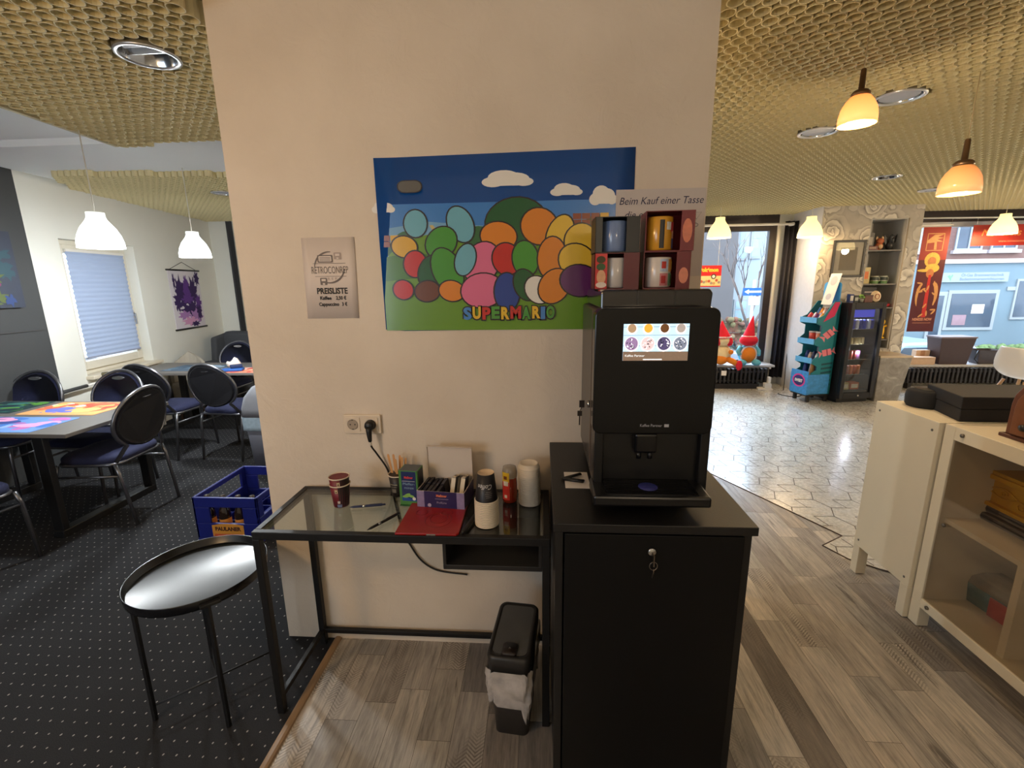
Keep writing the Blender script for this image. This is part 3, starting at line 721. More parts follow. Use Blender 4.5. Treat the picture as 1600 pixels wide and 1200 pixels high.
# tray table
t=thing('tray_table','round black metal tray table standing on the dotted carpet by the glass desk','side table',(-.288,.092,0))
MB().lathe([(0,.500),(.218,.500),(.222,.503),(.2245,.535),(.2235,.537),(.221,.535),(.2175,.509),(.213,.5065),(0,.5065)],56).build('tray',mat('tray_black',(18,19,22),.27,var=.1,vs=300,spec=.55),t)
for k in range(4):
    a=math.atan2(-.045-.092,-.159+.288)+k*PI/2
    c_,s_=math.cos(a),math.sin(a)
    MB().tube([(.20*c_,.20*s_,.502),(.203*c_,.203*s_,.0)],.0085,4).build('leg',BLK,t)
for k in range(2):
    a=math.atan2(-.137,.129)+k*PI/2; c_,s_=math.cos(a),math.sin(a)
    MB().tube([(.20*c_,.20*s_,.06),(-.20*c_,-.20*s_,.06)],.004,6).build('cross_rod',BLK,t)
    MB().tube([(.20*c_,.20*s_,.49),(-.20*c_,-.20*s_,.49)],.006,6).build('support_rod',BLK,t)
for k in range(2):
    a=PI*.75+k*PI; MB().at((.226*math.cos(a),.226*math.sin(a),.518),rz=a).box(-.004,.014,-.03,.03,-.006,.006).build('grip',BLK,t,bevel=.003)
# ================================================================== CENTRE: desk, coffee machine, wall prints
FRM=mat('desk_frame',(26,25,25),.5,.3,var=.12)
t=thing('glass_desk','narrow black framed glass top desk against the white pillar wall','desk',(0,0,0))
ZT_=.74
mb=MB(); b_=.022
mb.box(0,1.0,0,b_,.712,ZT_).box(0,1.0,.36-b_,.36,.712,ZT_).box(0,b_,b_,.36-b_,.712,ZT_).box(1.0-b_,1.0,b_,.36-b_,.712,ZT_)
mb.build('top_frame',FRM,t,bevel=.002)
dg=pane('desk_glass',(238,243,239),.07)
MB().box(b_,1.0-b_,b_,.36-b_,.732,.738).build('glass_top',dg,t)
for xa in (0,1.0-.025):
    for ya in (0,.36-.025): MB().box(xa,xa+.025,ya,ya+.025,0,.712).build('leg',FRM,t,bevel=.002)
for xa in (.0035,1.0-.0215): MB().box(xa,xa+.018,.025,.335,.055,.075).build('side_bar',FRM,t,bevel=.002)
MB().box(.025,.975,.3385,.3565,.055,.075).build('back_bar',FRM,t,bevel=.002)
mb=MB(); mb.box(.645,.975,.012,.345,.612,.63).box(.645,.657,.012,.345,.63,.712).box(.963,.975,.012,.345,.63,.712).box(.657,.963,.333,.345,.63,.712)
mb.build('shelf_tray',mat('shelf_black',(30,28,28),.5,var=.1),t,bevel=.002)
DZ=.7405
# ---- black cabinet under the coffee machine
CB=mat('cabinet_black',(17,16,17),.42,var=.15,vs=60,bump=.04,bs=200)
t=thing('black_cabinet','tall black cabinet carrying the coffee machine','cabinet',(0,0,0))
X0,X1,Y0,Y1,H=1.003,1.518,-.251,.37,.936
MB().box(X0,X1,Y0,Y1,H-.024,H).build('worktop',CB,t,bevel=.002)
MB().box(X0+.006,X0+.026,Y0+.02,Y1-.004,.06,H-.024).box(X1-.026,X1-.006,Y0+.02,Y1-.004,.06,H-.024).box(X0+.026,X1-.026,Y1-.02,Y1-.004,.06,H-.024).box(X0+.026,X1-.026,Y0+.03,Y1-.02,.06,.08).build('carcass',CB,t)
MB().box(X0+.02,X1-.02,Y0+.05,Y1-.02,0,.06).build('plinth',CB,t)
dr=MB().box(X0+.030,X1-.030,Y0+.004,Y0+.022,.085,H-.03).build('door',mat('cabinet_door',(6,6,7),.5,spec=.25,var=.12,vs=60),t,bevel=.002)
LK=1.257; LZ=.862
MB().at((LK,Y0+.004,LZ),rx=PI/2).lathe([(.011,0),(.011,.006),(.009,.008),(0,.008)],20).build('lock',CHROME,dr)
mb=MB(); mb.at((LK+.002,Y0-.012,LZ-.006)).box(-.0012,.0012,-.006,.006,-.026,.006); mb.at(); mb.tube([(LK+.002+.010*math.cos(2*PI*k/20),Y0-.014,LZ-.032+.0115*math.sin(2*PI*k/20)) for k in range(20)],.0009,6,closed=True)
mb.tube([(LK+.003,Y0-.013,LZ-.042),(LK+.004,Y0-.011,LZ-.052),(LK+.0005,Y0-.010,LZ-.068)],.0014,6); mb.build('keys',mat('key_metal',(150,140,128),.3,1),dr)
# ---- coffee machine
MBK=mat('machine_black',(13,13,15),.3,var=.08); MSD=mat('machine_side',(58,52,50),.38,var=.08,coat=.2)
t=thing('coffee_machine','black countertop coffee machine with a lit colour screen','coffee machine',(0,0,H))
xa,xb=1.115,1.435
MB().box(xa+.004,xb-.004,-.085,.33,.035,.535).build('body',MSD,t,bevel=.008)
MB().box(xa+.03,xb-.03,-.06,.30,0,.035).build('foot_plinth',MBK,t)
# recess around the outlet: side cheeks, back
MB().box(xa+.004,xa+.03,-.115,-.083,.03,.215).build('outlet_cheek',MBK,t,bevel=.004); MB().box(xb-.03,xb-.004,-.115,-.083,.03,.215).build('outlet_cheek',MBK,t,bevel=.004)
MB().box(xa+.03,xb-.03,-.093,-.0855,.04,.22).build('outlet_recess',mat('recess_black',(9,9,11),.35),t)
sp_=MB().box(1.225,1.285,-.135,-.093,.15,.205).build('outlet_spout',BLKG,t,bevel=.006)
MB().cyl((1.24,-.118,.13),.007,.02,10).cyl((1.27,-.118,.13),.007,.02,10).build('nozzle',MBK,sp_)
# front panel with rounded corners
pan=MB().prism(rrect(1.110,1.425,.205,.541,.022,6),-.135,-.0855,axis='y').build('front_panel',mat('panel_gloss',(8,8,11),.15,var=.06,spec=.35),t,bevel=.003)
mb=MB(); put_text(mb,'Kaffee Partner',1.265,.226,-.1353,.011,fit=.058); mb.cbox((1.306,-.1355,.2295),(.012,.0004,.008)); mb.build('maker_lettering',mat('print_grey',(170,170,176),.5),pan)
sx0,sx1,sz0,sz1=1.183,1.348,.406,.501
scr=MB().box(sx0,sx1,-.137,-.135,sz0,sz1).build('screen',mat('screen_base',(168,196,214),.4,var=.12,vs=8,stretch=(1,1,10),emit=1.5),pan)
def em(n,c,e=1.3): return mat(n,c,.5,0,.25,140,emit=e)
SM=[em('scr_white',(226,230,232)),em('scr_wood',(120,98,80),.9),em('scr_tan',(150,122,92)),em('scr_gold',(206,150,50)),em('scr_brown',(88,54,26)),em('scr_grey',(150,138,130)),em('scr_mauve',(130,104,140)),em('scr_cream',(204,176,176)),em('scr_navy',(70,62,96)),em('scr_slate',(110,116,132)),em('scr_line',(40,46,56),.5),em('scr_dots',(238,236,240))]
mb=MB(); q=-.1372
mb.box(sx0,sx1,q-.0001,q,sz0,sz0+.024,1)
for k,z in enumerate((.4935,.472,.445)): mb.box(sx0,sx1,q-.0001,q,z-.0004,z+.0004,10)
for i in range(4):
    cx=sx0+.021+i*.041
    mb.prism([(x,min(z,sz1)) for x,z in ell(cx,.4885,.0135,.0145,22)],q-.0006,q-.0002,0,axis='y'); mb.prism([(x,min(z,sz1)) for x,z in ell(cx,.490,.0108,.0115,20)],q-.0010,q-.0006,2+i,axis='y')
    mb.prism(ell(cx,.449,.0185,.0195,24),q-.0006,q-.0002,0,axis='y'); mb.prism(ell(cx,.4505,.0162,.017,24),q-.0010,q-.0006,6+i,axis='y')
    random.seed(i)
    for k in range(16):
        a=random.random()*6.28; r=random.random()**.5*.0125
        mb.prism(ell(cx+r*math.cos(a),.4505+r*math.sin(a),.0026,.0011,8,random.random()*3),q-.0014,q-.0010,11 if k%2 else 10,axis='y')
put_text(mb,'Kaffee Partner',sx0+.005,.4165,-.1374,.008,0,align='LEFT',fit=.05); mb.box(sx0+.052,sx0+.10,q-.0004,q-.0001,.408,.4105,0)
mb.build('menu_picture',SM,scr)
# drip tray
tr=MB().prism([(xa-.005,-.205),(xb-.02,-.205),(xb-.02,-.083),(xa-.005,-.083)],.026,.056).build('drip_tray',MBK,t,bevel=.006)
mb=MB()
for k in range(11): mb.box(xa+.03,xb-.05,-.195+k*.0095,-.191+k*.0095,.056,.059)
mb.build('grille',BLKG,tr)
mb=MB().lathe([(0,.0595),(.026,.0595),(.026,.0602),(0,.0602)],20,c=(1.262,-.150)); mb.build('cup_light',mat('cup_glow',(50,50,90),.3,emit=.03,ec=(70,80,200)),tr)
# hopper lid on top
hp=MB().prism([(1.132,.541-.006),(1.425,.541-.006),(1.428,.575),(1.420,.586),(1.138,.586),(1.132,.578)],-.06,.32,axis='y').build('bean_hopper',mat('hopper_smoke',(28,23,24),.12,var=.25,vs=90,coat=.5),t,bevel=.006)
MB().box(1.228,1.232,-.0612,-.0605,.545,.582).box(1.328,1.332,-.0612,-.0605,.545,.582).build('hopper_seam',MBK,hp)
# side lock with keys
lk=MB().at((xa+.004,.03,.245),ry=-PI/2).lathe([(.011,0),(.011,.008),(0,.010)],18).build('lock',CHROME,t)
mb=MB(); mb.at((xa-.020,.03,.245)).cbox((0,0,0),(.016,.003,.022)).cbox((-.006,0,-.030),(.014,.003,.016)).cbox((-.006,0,-.052),(.004,.002,.03)); mb.at().tube([(xa-.020,.03,.235),(xa-.026,.03,.222)],.0012,6)
mb.build('keys',mat('key_black',(50,44,42),.3,.6),lk)
MB().box(xa+.0,xa+.0045,-.02,-.012,.06,.53).build('side_seam',mat('seam',(110,96,84),.35,.3),t)
# paper slip and folded black clip beside the machine
t=thing('paper_slip','cream paper slip lying on the black cabinet by the machine','paper note',(1.075,.02,H))
MB().box(-.03,.045,-.06,.06,0,.0008).build('sheet',PAPER,t)
t=thing('folded_spectacles','black folded clip lying across the cream paper slip','clip',(1.072,.022,H+.001),.0)
MB().at((0,0,.004)).tube([(-.035,-.005,0),(.025,.022,.006)],.004,6,flat=1.8).build('arm',BLK,t); MB().at((0,0,.004)).tube([(-.03,-.004,0),(.030,-.030,.004)],.005,6,flat=1.8).build('arm',BLK,t)
# ---- mug boxes on the hopper
HZ=H+.586
def mugbox(x0,y0,rz,label,cmain,cside,cmug,patches,z=HZ,w=.118,d=.095,h=.098,side=None):
    t=thing('mug_carton',label,'mug box',(x0,y0,z),rz,'mug cartons stacked on the machine')
    mm=mat('carton_%d_%d_%d'%cmain,cmain,.4,var=.15,vs=40); ms=mat('carton_%d_%d_%d'%cside,cside,.35,var=.2,vs=30)
    mb=MB(); k=.002
    # carton wrapped round: back, sides, top, bottom and two front cheeks, open window between them
    mb.box(0,w,d-k,d,0,h).box(0,k,0,d,0,h).box(w-k,w,0,d,0,h,1).box(0,w,0,d,0,k).box(0,w,0,d,h-k,h)
    f0,f1=side or (.0,.30)
    if f0>0: mb.box(0,w*f0,0,k,k,h-k,1)
    if f1>0: mb.box(w*(1-f1),w,0,k,k,h-k,0)
    mb.build('carton',[mm,ms],t)
    mb=MB(); n=0
    for (px,pz,rx,rz_,c) in patches:
        mb.prism([(min(max(px*w+x,.002),w-.002),min(max(pz*h+zz,.003),h-.003)) for x,zz in ell(0,0,rx*w,rz_*h,14)],-.0012-n*.0003,-.0002-n*.0002,n,axis='y'); n+=1
    if patches: mb.build('print',[mat('pr_%d_%d_%d'%p[4],p[4],.5,var=.2,vs=80) for p in patches],t)
    return t
def mug(x,y,z,label,c,patches,rz=0,r=.039,h=.088):
    t=thing('mug',label,'mug',(x,y,z),rz,'mugs showing in the carton windows')
    m=mat('mug_%d_%d_%d'%c,c,.2,var=.05,coat=.4)
    MB().lathe([(0,0),(r-.003,0),(r,.004),(r,h-.002),(r-.0015,h),(r-.003,h-.002),(r-.004,.006),(0,.006)],28).build('body',m,t)
    mb=MB(); n=0
    for a0,a1,z0,z1,cc in patches:
        vs=[];k=8;rr=r+.0004+n*.0002
        for i in range(k+1):
            a=a0+(a1-a0)*i/k-PI/2; vs+= [(rr*math.cos(a),rr*math.sin(a),z0),(rr*math.cos(a),rr*math.sin(a),z1)]
        mb.raw(vs,[(2*i,2*i+2,2*i+3,2*i+1) for i in range(k)],n,True); n+=1
    mb.build('print',[mat('pr_%d_%d_%d'%p[4],p[4],.4,var=.35,vs=90) for p in patches],t)
    MB().tube([(r-.002,0.0,.066),(r+.018,0,.062),(r+.022,0,.044),(r+.016,0,.026),(r-.002,0,.022)],.004,8).build('handle',m,t)
yb=.075
mugbox(1.128,yb,0,'red and maroon mug carton, lower left of the stack on the machine',(96,24,34),(206,40,40),(0,0,0),[(.14,.82,.10,.10,(70,60,30)),(.14,.62,.10,.10,(60,90,50)),(.15,.34,.10,.2,(226,170,130)),(.15,.12,.12,.08,(236,214,200))],w=.132,h=.104,side=(.28,.36))
mug(1.128+.069,yb+.048,HZ+.003,'white mug with a red patch, in the lower left carton',(206,198,190),[(.1,.75,.030,.074,(170,60,50)),(-.1,.35,.012,.036,(190,180,176))],rz=2.4)
mugbox(1.272,yb+.01,-.02,'red mug carton with a glossy side, lower right of the stack on the machine',(110,28,36),(196,96,80),(0,0,0),[(.86,.35,.10,.22,(226,140,110))],w=.135,h=.106,side=(.0,.30))
mug(1.272+.052,yb+.055,HZ+.003,'mug with four pastel square prints, in the lower right carton',(226,214,204),[(-.95,-.3,.046,.082,(190,200,220)),(-.25,.75,.046,.082,(226,160,80)),(-.95,-.3,.005,.041,(210,130,130)),(-.25,.75,.005,.041,(120,170,130)),(-.85,-.5,.055,.075,(200,60,50)),(-.02,.45,.052,.076,(236,190,90)),(-.85,-.5,.012,.034,(180,50,50)),(-.02,.45,.012,.036,(50,110,60))],rz=.9)
mugbox(1.128,yb,.02,'black mug carton, upper left of the stack on the machine',(26,28,30),(34,40,40),(0,0,0),[],z=HZ+.105,w=.128,h=.100,side=(.16,.30))
mug(1.128+.062,yb+.05,HZ+.108,'blue glossy mug in the black upper left carton',(120,140,180),[(-1.0,.8,.008,.078,(90,110,160)),(-.5,.2,.03,.06,(150,150,190)),(-.3,-.1,.030,.046,(220,180,60)),(.15,.35,.030,.046,(70,60,100)),(-.6,.5,.062,.078,(70,60,130)),(-.2,.5,.008,.022,(200,210,220))],rz=2.6)
mugbox(1.274,yb+.012,-.04,'dark red mug carton with a shiny side, upper right of the stack on the machine',(120,30,40),(206,120,100),(0,0,0),[(.85,.5,.10,.30,(220,130,100))],z=HZ+.107,w=.138,h=.112,side=(.0,.28))
mug(1.274+.050,yb+.058,HZ+.110,'yellow mug with red and blue print, in the upper right carton',(222,160,50),[(-1.1,-.75,.006,.086,(30,28,30)),(-.2,.6,.052,.080,(190,50,50)),(-.05,.55,.034,.055,(226,180,150)),(-.05,.6,.006,.034,(60,90,150)),(-.6,-.2,.058,.080,(226,220,210))],rz=.9,h=.096)
# ---- poster: blue sky, clouds, hills, brick blocks and plain coloured shapes
PY=.3735
def xz(px,pz): return (.384+px*.905, 1.372+pz*.610)
t=thing('landscape_poster','large glossy cartoon landscape poster taped to the pillar wall','poster',(0,0,0))
gl=.25
def pm_(n,c): return mat('poster_'+n,c,gl,var=.04,vs=6,coat=.3)
n=12; vs=[];fs=[]
for i in range(n+1):
    for j in range(2):
        x,z=xz(i/n,j); 
        tilt=.010*(i/n-.5) if j else .006*(i/n)
        curl=.006 if (i==0 and j) else 0
        vs.append((x,PY-.0008-curl,z+tilt+(.0 if j else (.006 if i==0 else 0))))
for i in range(n): fs.append((2*i,2*i+2,2*i+3,2*i+1))
o=MB().raw(vs,fs,0,True).build('sheet',pm_('blue',(18,76,150)),t); s=o.modifiers.new('s','SOLIDIFY'); s.thickness=.0006; s.offset=0
LY=[0]
def art(mb,pts,mi):
    LY[0]+=1; y=PY-.0016-LY[0]*.00004
    mb.raw([(xz(a,b)[0],y,xz(a,b)[1]) for a,b in pts],[tuple(range(len(pts)))],mi)
PM=[pm_('sky2',(60,128,204)),pm_('sky3',(116,168,208)),pm_('grass',(104,150,38)),pm_('grass2',(72,124,40)),pm_('hill',(52,106,62)),pm_('cloud',(236,232,224)),pm_('outline',(40,30,34)),pm_('brick',(140,66,40)),pm_('gold',(222,172,40)),pm_('path',(196,180,120)),
    pm_('green',(70,150,50)),pm_('pink',(222,110,150)),pm_('orange',(222,134,40)),pm_('red',(196,40,36)),pm_('royal',(36,66,150)),pm_('teal',(110,176,196)),pm_('yellow',(230,190,60)),pm_('purple',(96,40,100)),pm_('brown',(110,60,36)),pm_('skin',(228,180,140)),pm_('dgreen',(30,90,50)),pm_('grey',(96,92,84))]
mb=MB()
art(mb,[(.005,.40),(.995,.40),(.995,.74),(.005,.74)],0); art(mb,[(.005,.40),(.995,.40),(.995,.62),(.8,.64),(.5,.60),(.2,.64),(.005,.60)],1)
def hump(x0,x1,z0,h,mi,k=12): art(mb,[(x0,z0)]+[(x0+(x1-x0)*i/k,z0+h*math.sin(PI*i/k)**.7) for i in range(k+1)]+[(x1,z0)],mi)
hump(.02,.20,.45,.14,4); hump(.28,.52,.45,.16,4); hump(.74,.995,.42,.24,20); hump(.005,.45,.40,.17,2); hump(.5,.97,.38,.14,2)
art(mb,[(.004,.004),(.9,.004),(.994,.004),(.994,.45),(.7,.47),(.35,.45),(.1,.46),(.004,.44)],2); art(mb,[(.004,.30),(.3,.34),(.6,.33),(.994,.36),(.994,.45),(.7,.47),(.35,.45),(.1,.46),(.004,.44)],3)
art(mb,[(.20,.45),(.25,.45),(.30,.53),(.24,.58),(.22,.62),(.205,.62),(.225,.57),(.26,.53)],9)
def cloud(cx,cz,w,h):
    LY[0]+=1
    for dx,dz,r in ((-.34,-.1,.26),(-.1,.18,.36),(.16,.05,.33),(.36,-.12,.22)): art(mb,ell(cx+dx*w,cz+dz*h,r*w,r*h*1.25,18),5)
    art(mb,[(cx-.5*w,cz-.35*h),(cx+.5*w,cz-.35*h),(cx+.45*w,cz-.02*h),(cx-.45*w,cz-.02*h)],5)
cloud(.52,.855,.17,.085); cloud(.745,.79,.105,.065); cloud(.025,.72,.08,.065); cloud(.885,.75,.09,.10)
for i in range(3):
    for j in range(2): art(mb,[(.01+i*.035,.50+j*.035),(.042+i*.035,.50+j*.035),(.042+i*.035,.532+j*.035),(.01+i*.035,.532+j*.035)],7 if i!=1 else 8)
for i in range(4):
    for j in range(2): art(mb,[(.77+i*.035,.60+j*.035),(.802+i*.035,.60+j*.035),(.802+i*.035,.632+j*.035),(.77+i*.035,.632+j*.035)],7 if i!=3 else 8)
art(mb,rrect(.085,.185,.80,.87,.03),6); art(mb,rrect(.09,.18,.805,.865,.026),21)
# plain outlined shapes in the colours of the printed crowd
def shp(cx,cz,rx,rz,mi,rot=0):
    art(mb,ell(cx,cz,rx+.006,rz+.008,24,rot),6); art(mb,ell(cx,cz,rx,rz,24,rot),mi)
def bell(cx,z0,z1,w0,w1,mi):
    def P(e): return [(cx-w0-e,z0-e),(cx+w0+e,z0-e),(cx+w1+e,z1+e),(cx-w1-e,z1+e)]
    art(mb,P(.006),6); art(mb,P(0),mi)
random.seed(40)
row0=[(.15,.63,.045,.075,15),(.33,.62,.05,.10,15),(.25,.52,.06,.09,10),(.55,.62,.12,.14,20),(.48,.55,.07,.08,12),(.64,.60,.07,.10,12),(.72,.55,.05,.11,16),(.80,.52,.06,.09,16),(.10,.50,.05,.06,8)]
row1=[(.14,.40,.045,.075,13),(.20,.36,.045,.09,20),(.27,.36,.06,.13,10),(.41,.40,.07,.12,11),(.51,.42,.055,.09,13),(.585,.42,.05,.10,10),(.69,.42,.055,.12,12),(.79,.40,.07,.10,16),(.345,.42,.04,.09,15)]
row2=[(.085,.25,.04,.055,13),(.185,.24,.05,.06,18),(.285,.24,.05,.06,12),(.41,.24,.085,.10,11),(.51,.23,.05,.11,14),(.585,.27,.045,.09,20),(.635,.24,.05,.08,5),(.70,.26,.06,.10,12),(.80,.29,.075,.09,17)]
for row in (row0,row1,row2):
    for cx,cz,rx,rz,mi in row: shp(cx,cz,rx,rz,mi,random.uniform(-.25,.25))
mb.build('printed_shapes',PM,t)
# lettering in bright letters on a dark backing
cols=[(70,130,200),(230,186,50),(196,50,44),(80,150,60),(230,186,50),(196,50,44),(70,150,60),(230,186,50),(70,130,200),(80,150,60)]
mb=MB(); word='SUPERMARIO'; px=.330; wz=.075
LM=[pm_('outline',(40,30,34))]+[pm_('let%d'%i,c) for i,c in enumerate(cols)]
for i,ch in enumerate(word):
    wd=.018 if ch=='I' else (.043 if ch=='M' else .034)
    X,Z=xz(px+wd/2,wz-.006+(.004 if i%2 else 0))
    y=PY-.0016-.0065
    put_text(mb,ch,X,Z,y,.062,0,fit=wd*.905+.009,bold=.006); put_text(mb,ch,X,Z+.002,y-.0004,.058,i+1,fit=wd*.905,bold=.003)
    px+=wd+.004+(.003 if i==4 else 0)
mb.build('lettering',LM,t)
mb=MB()
for a,b in ((.012,.965),(.985,.975),(.012,.03)): mb.at((xz(a,b)[0],PY-.0012,xz(a,b)[1]),rx=PI/2).lathe([(.004,0),(.004,.004),(0,.005)],10)
mb.build('pins',mat('pin_clear',(170,170,180),.2),t) if False else None
# ---- price list sheet
t=thing('price_list','white paper price list with a round game logo taped left of the poster','sign',(.089,PY,1.422),0)
n=8; vs=[];fs=[]
for i in range(n+1):
    for j in range(2): vs.append((.20*i/n-(.006 if not j else 0),-.0008-.0006*(i>=n-1),.294*j))
for i in range(n): fs.append((2*i,2*i+2,2*i+3,2*i+1))
o=MB().raw(vs,fs,0,True).build('sheet',mat('sheet_white',(226,212,202),.7,var=.02),t); s=o.modifiers.new('s','SOLIDIFY'); s.thickness=.0005
y=-.0022; G1=mat('print_mid',(118,108,104),.7); G2=mat('print_light',(176,160,152),.7)
mb=MB()
def arc(cx,cz,r,a0,a1,w,mi):
    k=16; vs=[]
    for i in range(k+1):
        a=a0+(a1-a0)*i/k; ww=w*(.35+.65*math.sin(PI*i/k)); vs+=[(cx+(r-ww)*math.cos(a),y,cz+(r-ww)*math.sin(a)),(cx+r*math.cos(a),y,cz+r*math.sin(a))]
    mb.raw(vs,[(2*i,2*i+1,2*i+3,2*i+2) for i in range(k)],mi)
arc(.098,.187,.058,.45*PI,.98*PI,.007,1); arc(.098,.187,.058,-.62*PI,-.02*PI,.007,1)
mb.prism(rrect(.055,.113,.205,.232,.004),y-.0002,y,1,axis='y'); mb.prism(rrect(.060,.108,.209,.228,.003),y-.0005,y-.0002,3,axis='y')
for k in range(3): mb.box(.063,.105,y-.0007,y-.0005,.2115+k*.005,.2135+k*.005,1)
mb.prism(rrect(.118,.146,.216,.240,.003),y-.0002,y,2,axis='y'); mb.box(.124,.140,y-.0004,y-.0002,.228,.236,3); mb.box(.128,.136,y-.0004,y-.0002,.217,.223,3)
mb.prism(rrect(.058,.084,.124,.150,.003),y-.0002,y,1,axis='y'); mb.box(.063,.079,y-.0004,y-.0002,.138,.146,3); mb.box(.067,.075,y-.0004,y-.0002,.125,.131,3)
mb.box(.036,.160,y-.0002,y,.2010,.2025,1); mb.box(.040,.160,y-.0002,y,.1545,.156,1)
put_text(mb,'RETROCONREP',.098,.166,y,.036,1,fit=.14); put_text(mb,'R E P',.105,.142,y,.013,2,fit=.035)
put_text(mb,'PREISLISTE',.100,.092,y,.030,0,fit=.118,bold=.001)
put_text(mb,'Kaffee',.050,.070,y,.018,0,align='LEFT',fit=.044,bold=.0006); put_text(mb,'2,50 €',.112,.070,y,.018,0,align='LEFT',fit=.040,bold=.0006)
put_text(mb,'Cappuccino',.044,.047,y,.018,0,align='LEFT',fit=.078,bold=.0006); put_text(mb,'3 €',.133,.047,y,.018,0,align='LEFT',fit=.020,bold=.0006)
mb.build('print',[INK,G1,G2,mat('sheet_white2',(226,212,202),.7)],t)
# ---- handwritten sign behind the mug boxes
t=thing('handwritten_sign','handwritten blue ink paper sign behind the stacked mug cartons','sign',(1.228,PY-.002,1.56))
MB().box(0,.303,-.0012,-.0004,0,.292).box(0,.303,-.0014,-.0012,.147,.1475).build('sheet',mat('sheet_shade',(206,196,190),.7,var=.03),t)
mb=MB(); IB=mat('ink_blue',(34,34,70),.6)
put_text(mb,'Beim Kauf einer Tasse',.010,.243,-.0016,.034,0,align='LEFT',shear=.25,fit=.284); put_text(mb,'die erste heiße',.030,.198,-.0016,.034,0,align='LEFT',shear=.25,fit=.19)
for a,b,c in (((.262,.212),(.292,.214),(.276,.190)),): 
    mb.tube([(a[0],-.0018,a[1]),(b[0],-.0018,b[1]),(c[0],-.0018,c[1])],.0008,5,closed=True)
mb.tube([(.272+.011*math.cos(2*PI*k/14),-.0018,.172+.006*math.sin(2*PI*k/14)) for k in range(14)],.0008,5,closed=True)
mb.tube([(.06,-.0018,.186),(.052,-.0018,.168)],.0008,5).tube([(.075,-.0018,.187),(.068,-.0018,.170)],.0008,5)
mb.build('handwriting',IB,t)
# ---- double wall socket, plug and cord
SCK=mat('socket_white',(222,206,184),.35,var=.03)
t=thing('wall_socket','cream double wall socket on the pillar above the glass desk','socket',(.262,.375,1.005))
MB().prism(rrect(-.076,.076,-.039,.039,.006),-.012,0,axis='y').build('cover_plate',SCK,t,bevel=.003)
for s in (-.0365,.0365):
    f=MB().prism(rrect(s-.029,s+.029,-.029,.029,.004),-.015,-.0122,axis='y').build('insert',SCK,t,bevel=.001)
    MB().at((s,-.0151,0),rx=PI/2).lathe([(.0215,.0006),(.020,.0006),(.0195,.0002),(0,.0002)],24).build('well',mat('socket_well',(166,150,130),.4),f)
    MB().at((s,-.0155,0)).cbox((-.0095,0,0),(.005,.0006,.005)).cbox((.0095,0,0),(.005,.0006,.005)).cbox((0,0,.019),(.006,.0008,.003)).cbox((0,0,-.019),(.006,.0008,.003)).build('pin_hole',INK,f)
t=thing('power_cord','black plug and cord from the right socket down behind the desk','power cord',(0,0,0))
MB().at((.2985,.358,1.005),rx=PI/2).lathe([(.0205,0),(.0205,.012),(.017,.022),(.012,.026),(0,.027)],22).build('plug_head',BLK,t)
MB().tube([(.2985,.338,1.002),(.2995,.334,.985),(.301,.332,.962),(.302,.332,.945)],[.0125,.011,.009,.007],12).build('plug_grip',BLK,t)
MB().tube(spline([(.302,.332,.948),(.305,.335,.922),(.318,.352,.885),(.352,.3655,.81),(.365,.3665,.715),(.380,.3665,.613),(.396,.3665,.525),(.420,.3665,.482),(.457,.3665,.417),(.502,.3665,.376),(.556,.3665,.356),(.66,.3665,.345)],7),.0037,8).build('cable',mat('cable_black',(26,25,25),.45),t)
MB().tube([(.3021,.332,.942),(.3045,.331,.929)],.0045,8).build('tape',mat('tape_white',(206,196,180),.5),t)
# ---- things on the desk top
def cup(x,y,z,rz,label,group,ro=.037,rb=.027,h=.088,wall=(112,30,40),mats=None,inv=False,name='paper_cup',parts=True):
    t=thing(name,label,'cup',(x,y,z),rz,group)
    m=mats or mat('cup_%d_%d_%d'%wall,wall,.5,var=.2,vs=30)
    MB().lathe([(0,.004),(rb,.004),(rb,0),(rb+.0006,0),(ro-.001,h-.004)],26,0).build('wall',m,t)
    MB().lathe([(ro-.001,h-.005),(ro+.0012,h-.0045),(ro+.002,h-.002),(ro+.0005,h),(ro-.0015,h-.001),(ro-.002,h-.004),(rb-.001,.006),(0,.006)],26,cap0=False).build('rim',mat('cup_rim',(228,212,188),.5,var=.02),t)
    return t
def cuplabel(t,ro,rb,h,items):
    mb=MB(); ms=[]
    for i,(a0,a1,z0,z1,c) in enumerate(items):
        vs=[];k=6
        for q in range(k+1):
            a=a0+(a1-a0)*q/k-PI/2
            for z in (z0,z1):
                r=rb+(ro-rb)*z/h+.0006+.0001*i; vs.append((r*math.cos(a),r*math.sin(a),z))
        mb.raw(vs,[(2*q,2*q+2,2*q+3,2*q+1) for q in range(k)],i,True); ms.append(mat('pr_%d_%d_%d'%c,c,.5,var=.15))
    return mb.build('print',ms,t)
RC='used red paper cups on the desk'
it=[(.2,1.6,.004,.082,(44,34,34)),(-.15,.15,.060,.074,(206,190,150)),(-.07,.07,.062,.068,(90,40,30)),(.0,.3,.018,.028,(200,190,180)),(-.1,.5,.002,.014,(110,120,150))]
c1=cup(.224,.205,DZ,0,'maroon paper cup at the left of the glass desk, the lower one of two',RC); cuplabel(c1,.036,.027,.088,it)
c2=cup(.223,.206,DZ+.028,.3,'maroon paper cup stuck in the top of another, at the left of the glass desk',RC); cuplabel(c2,.036,.027,.088,it)
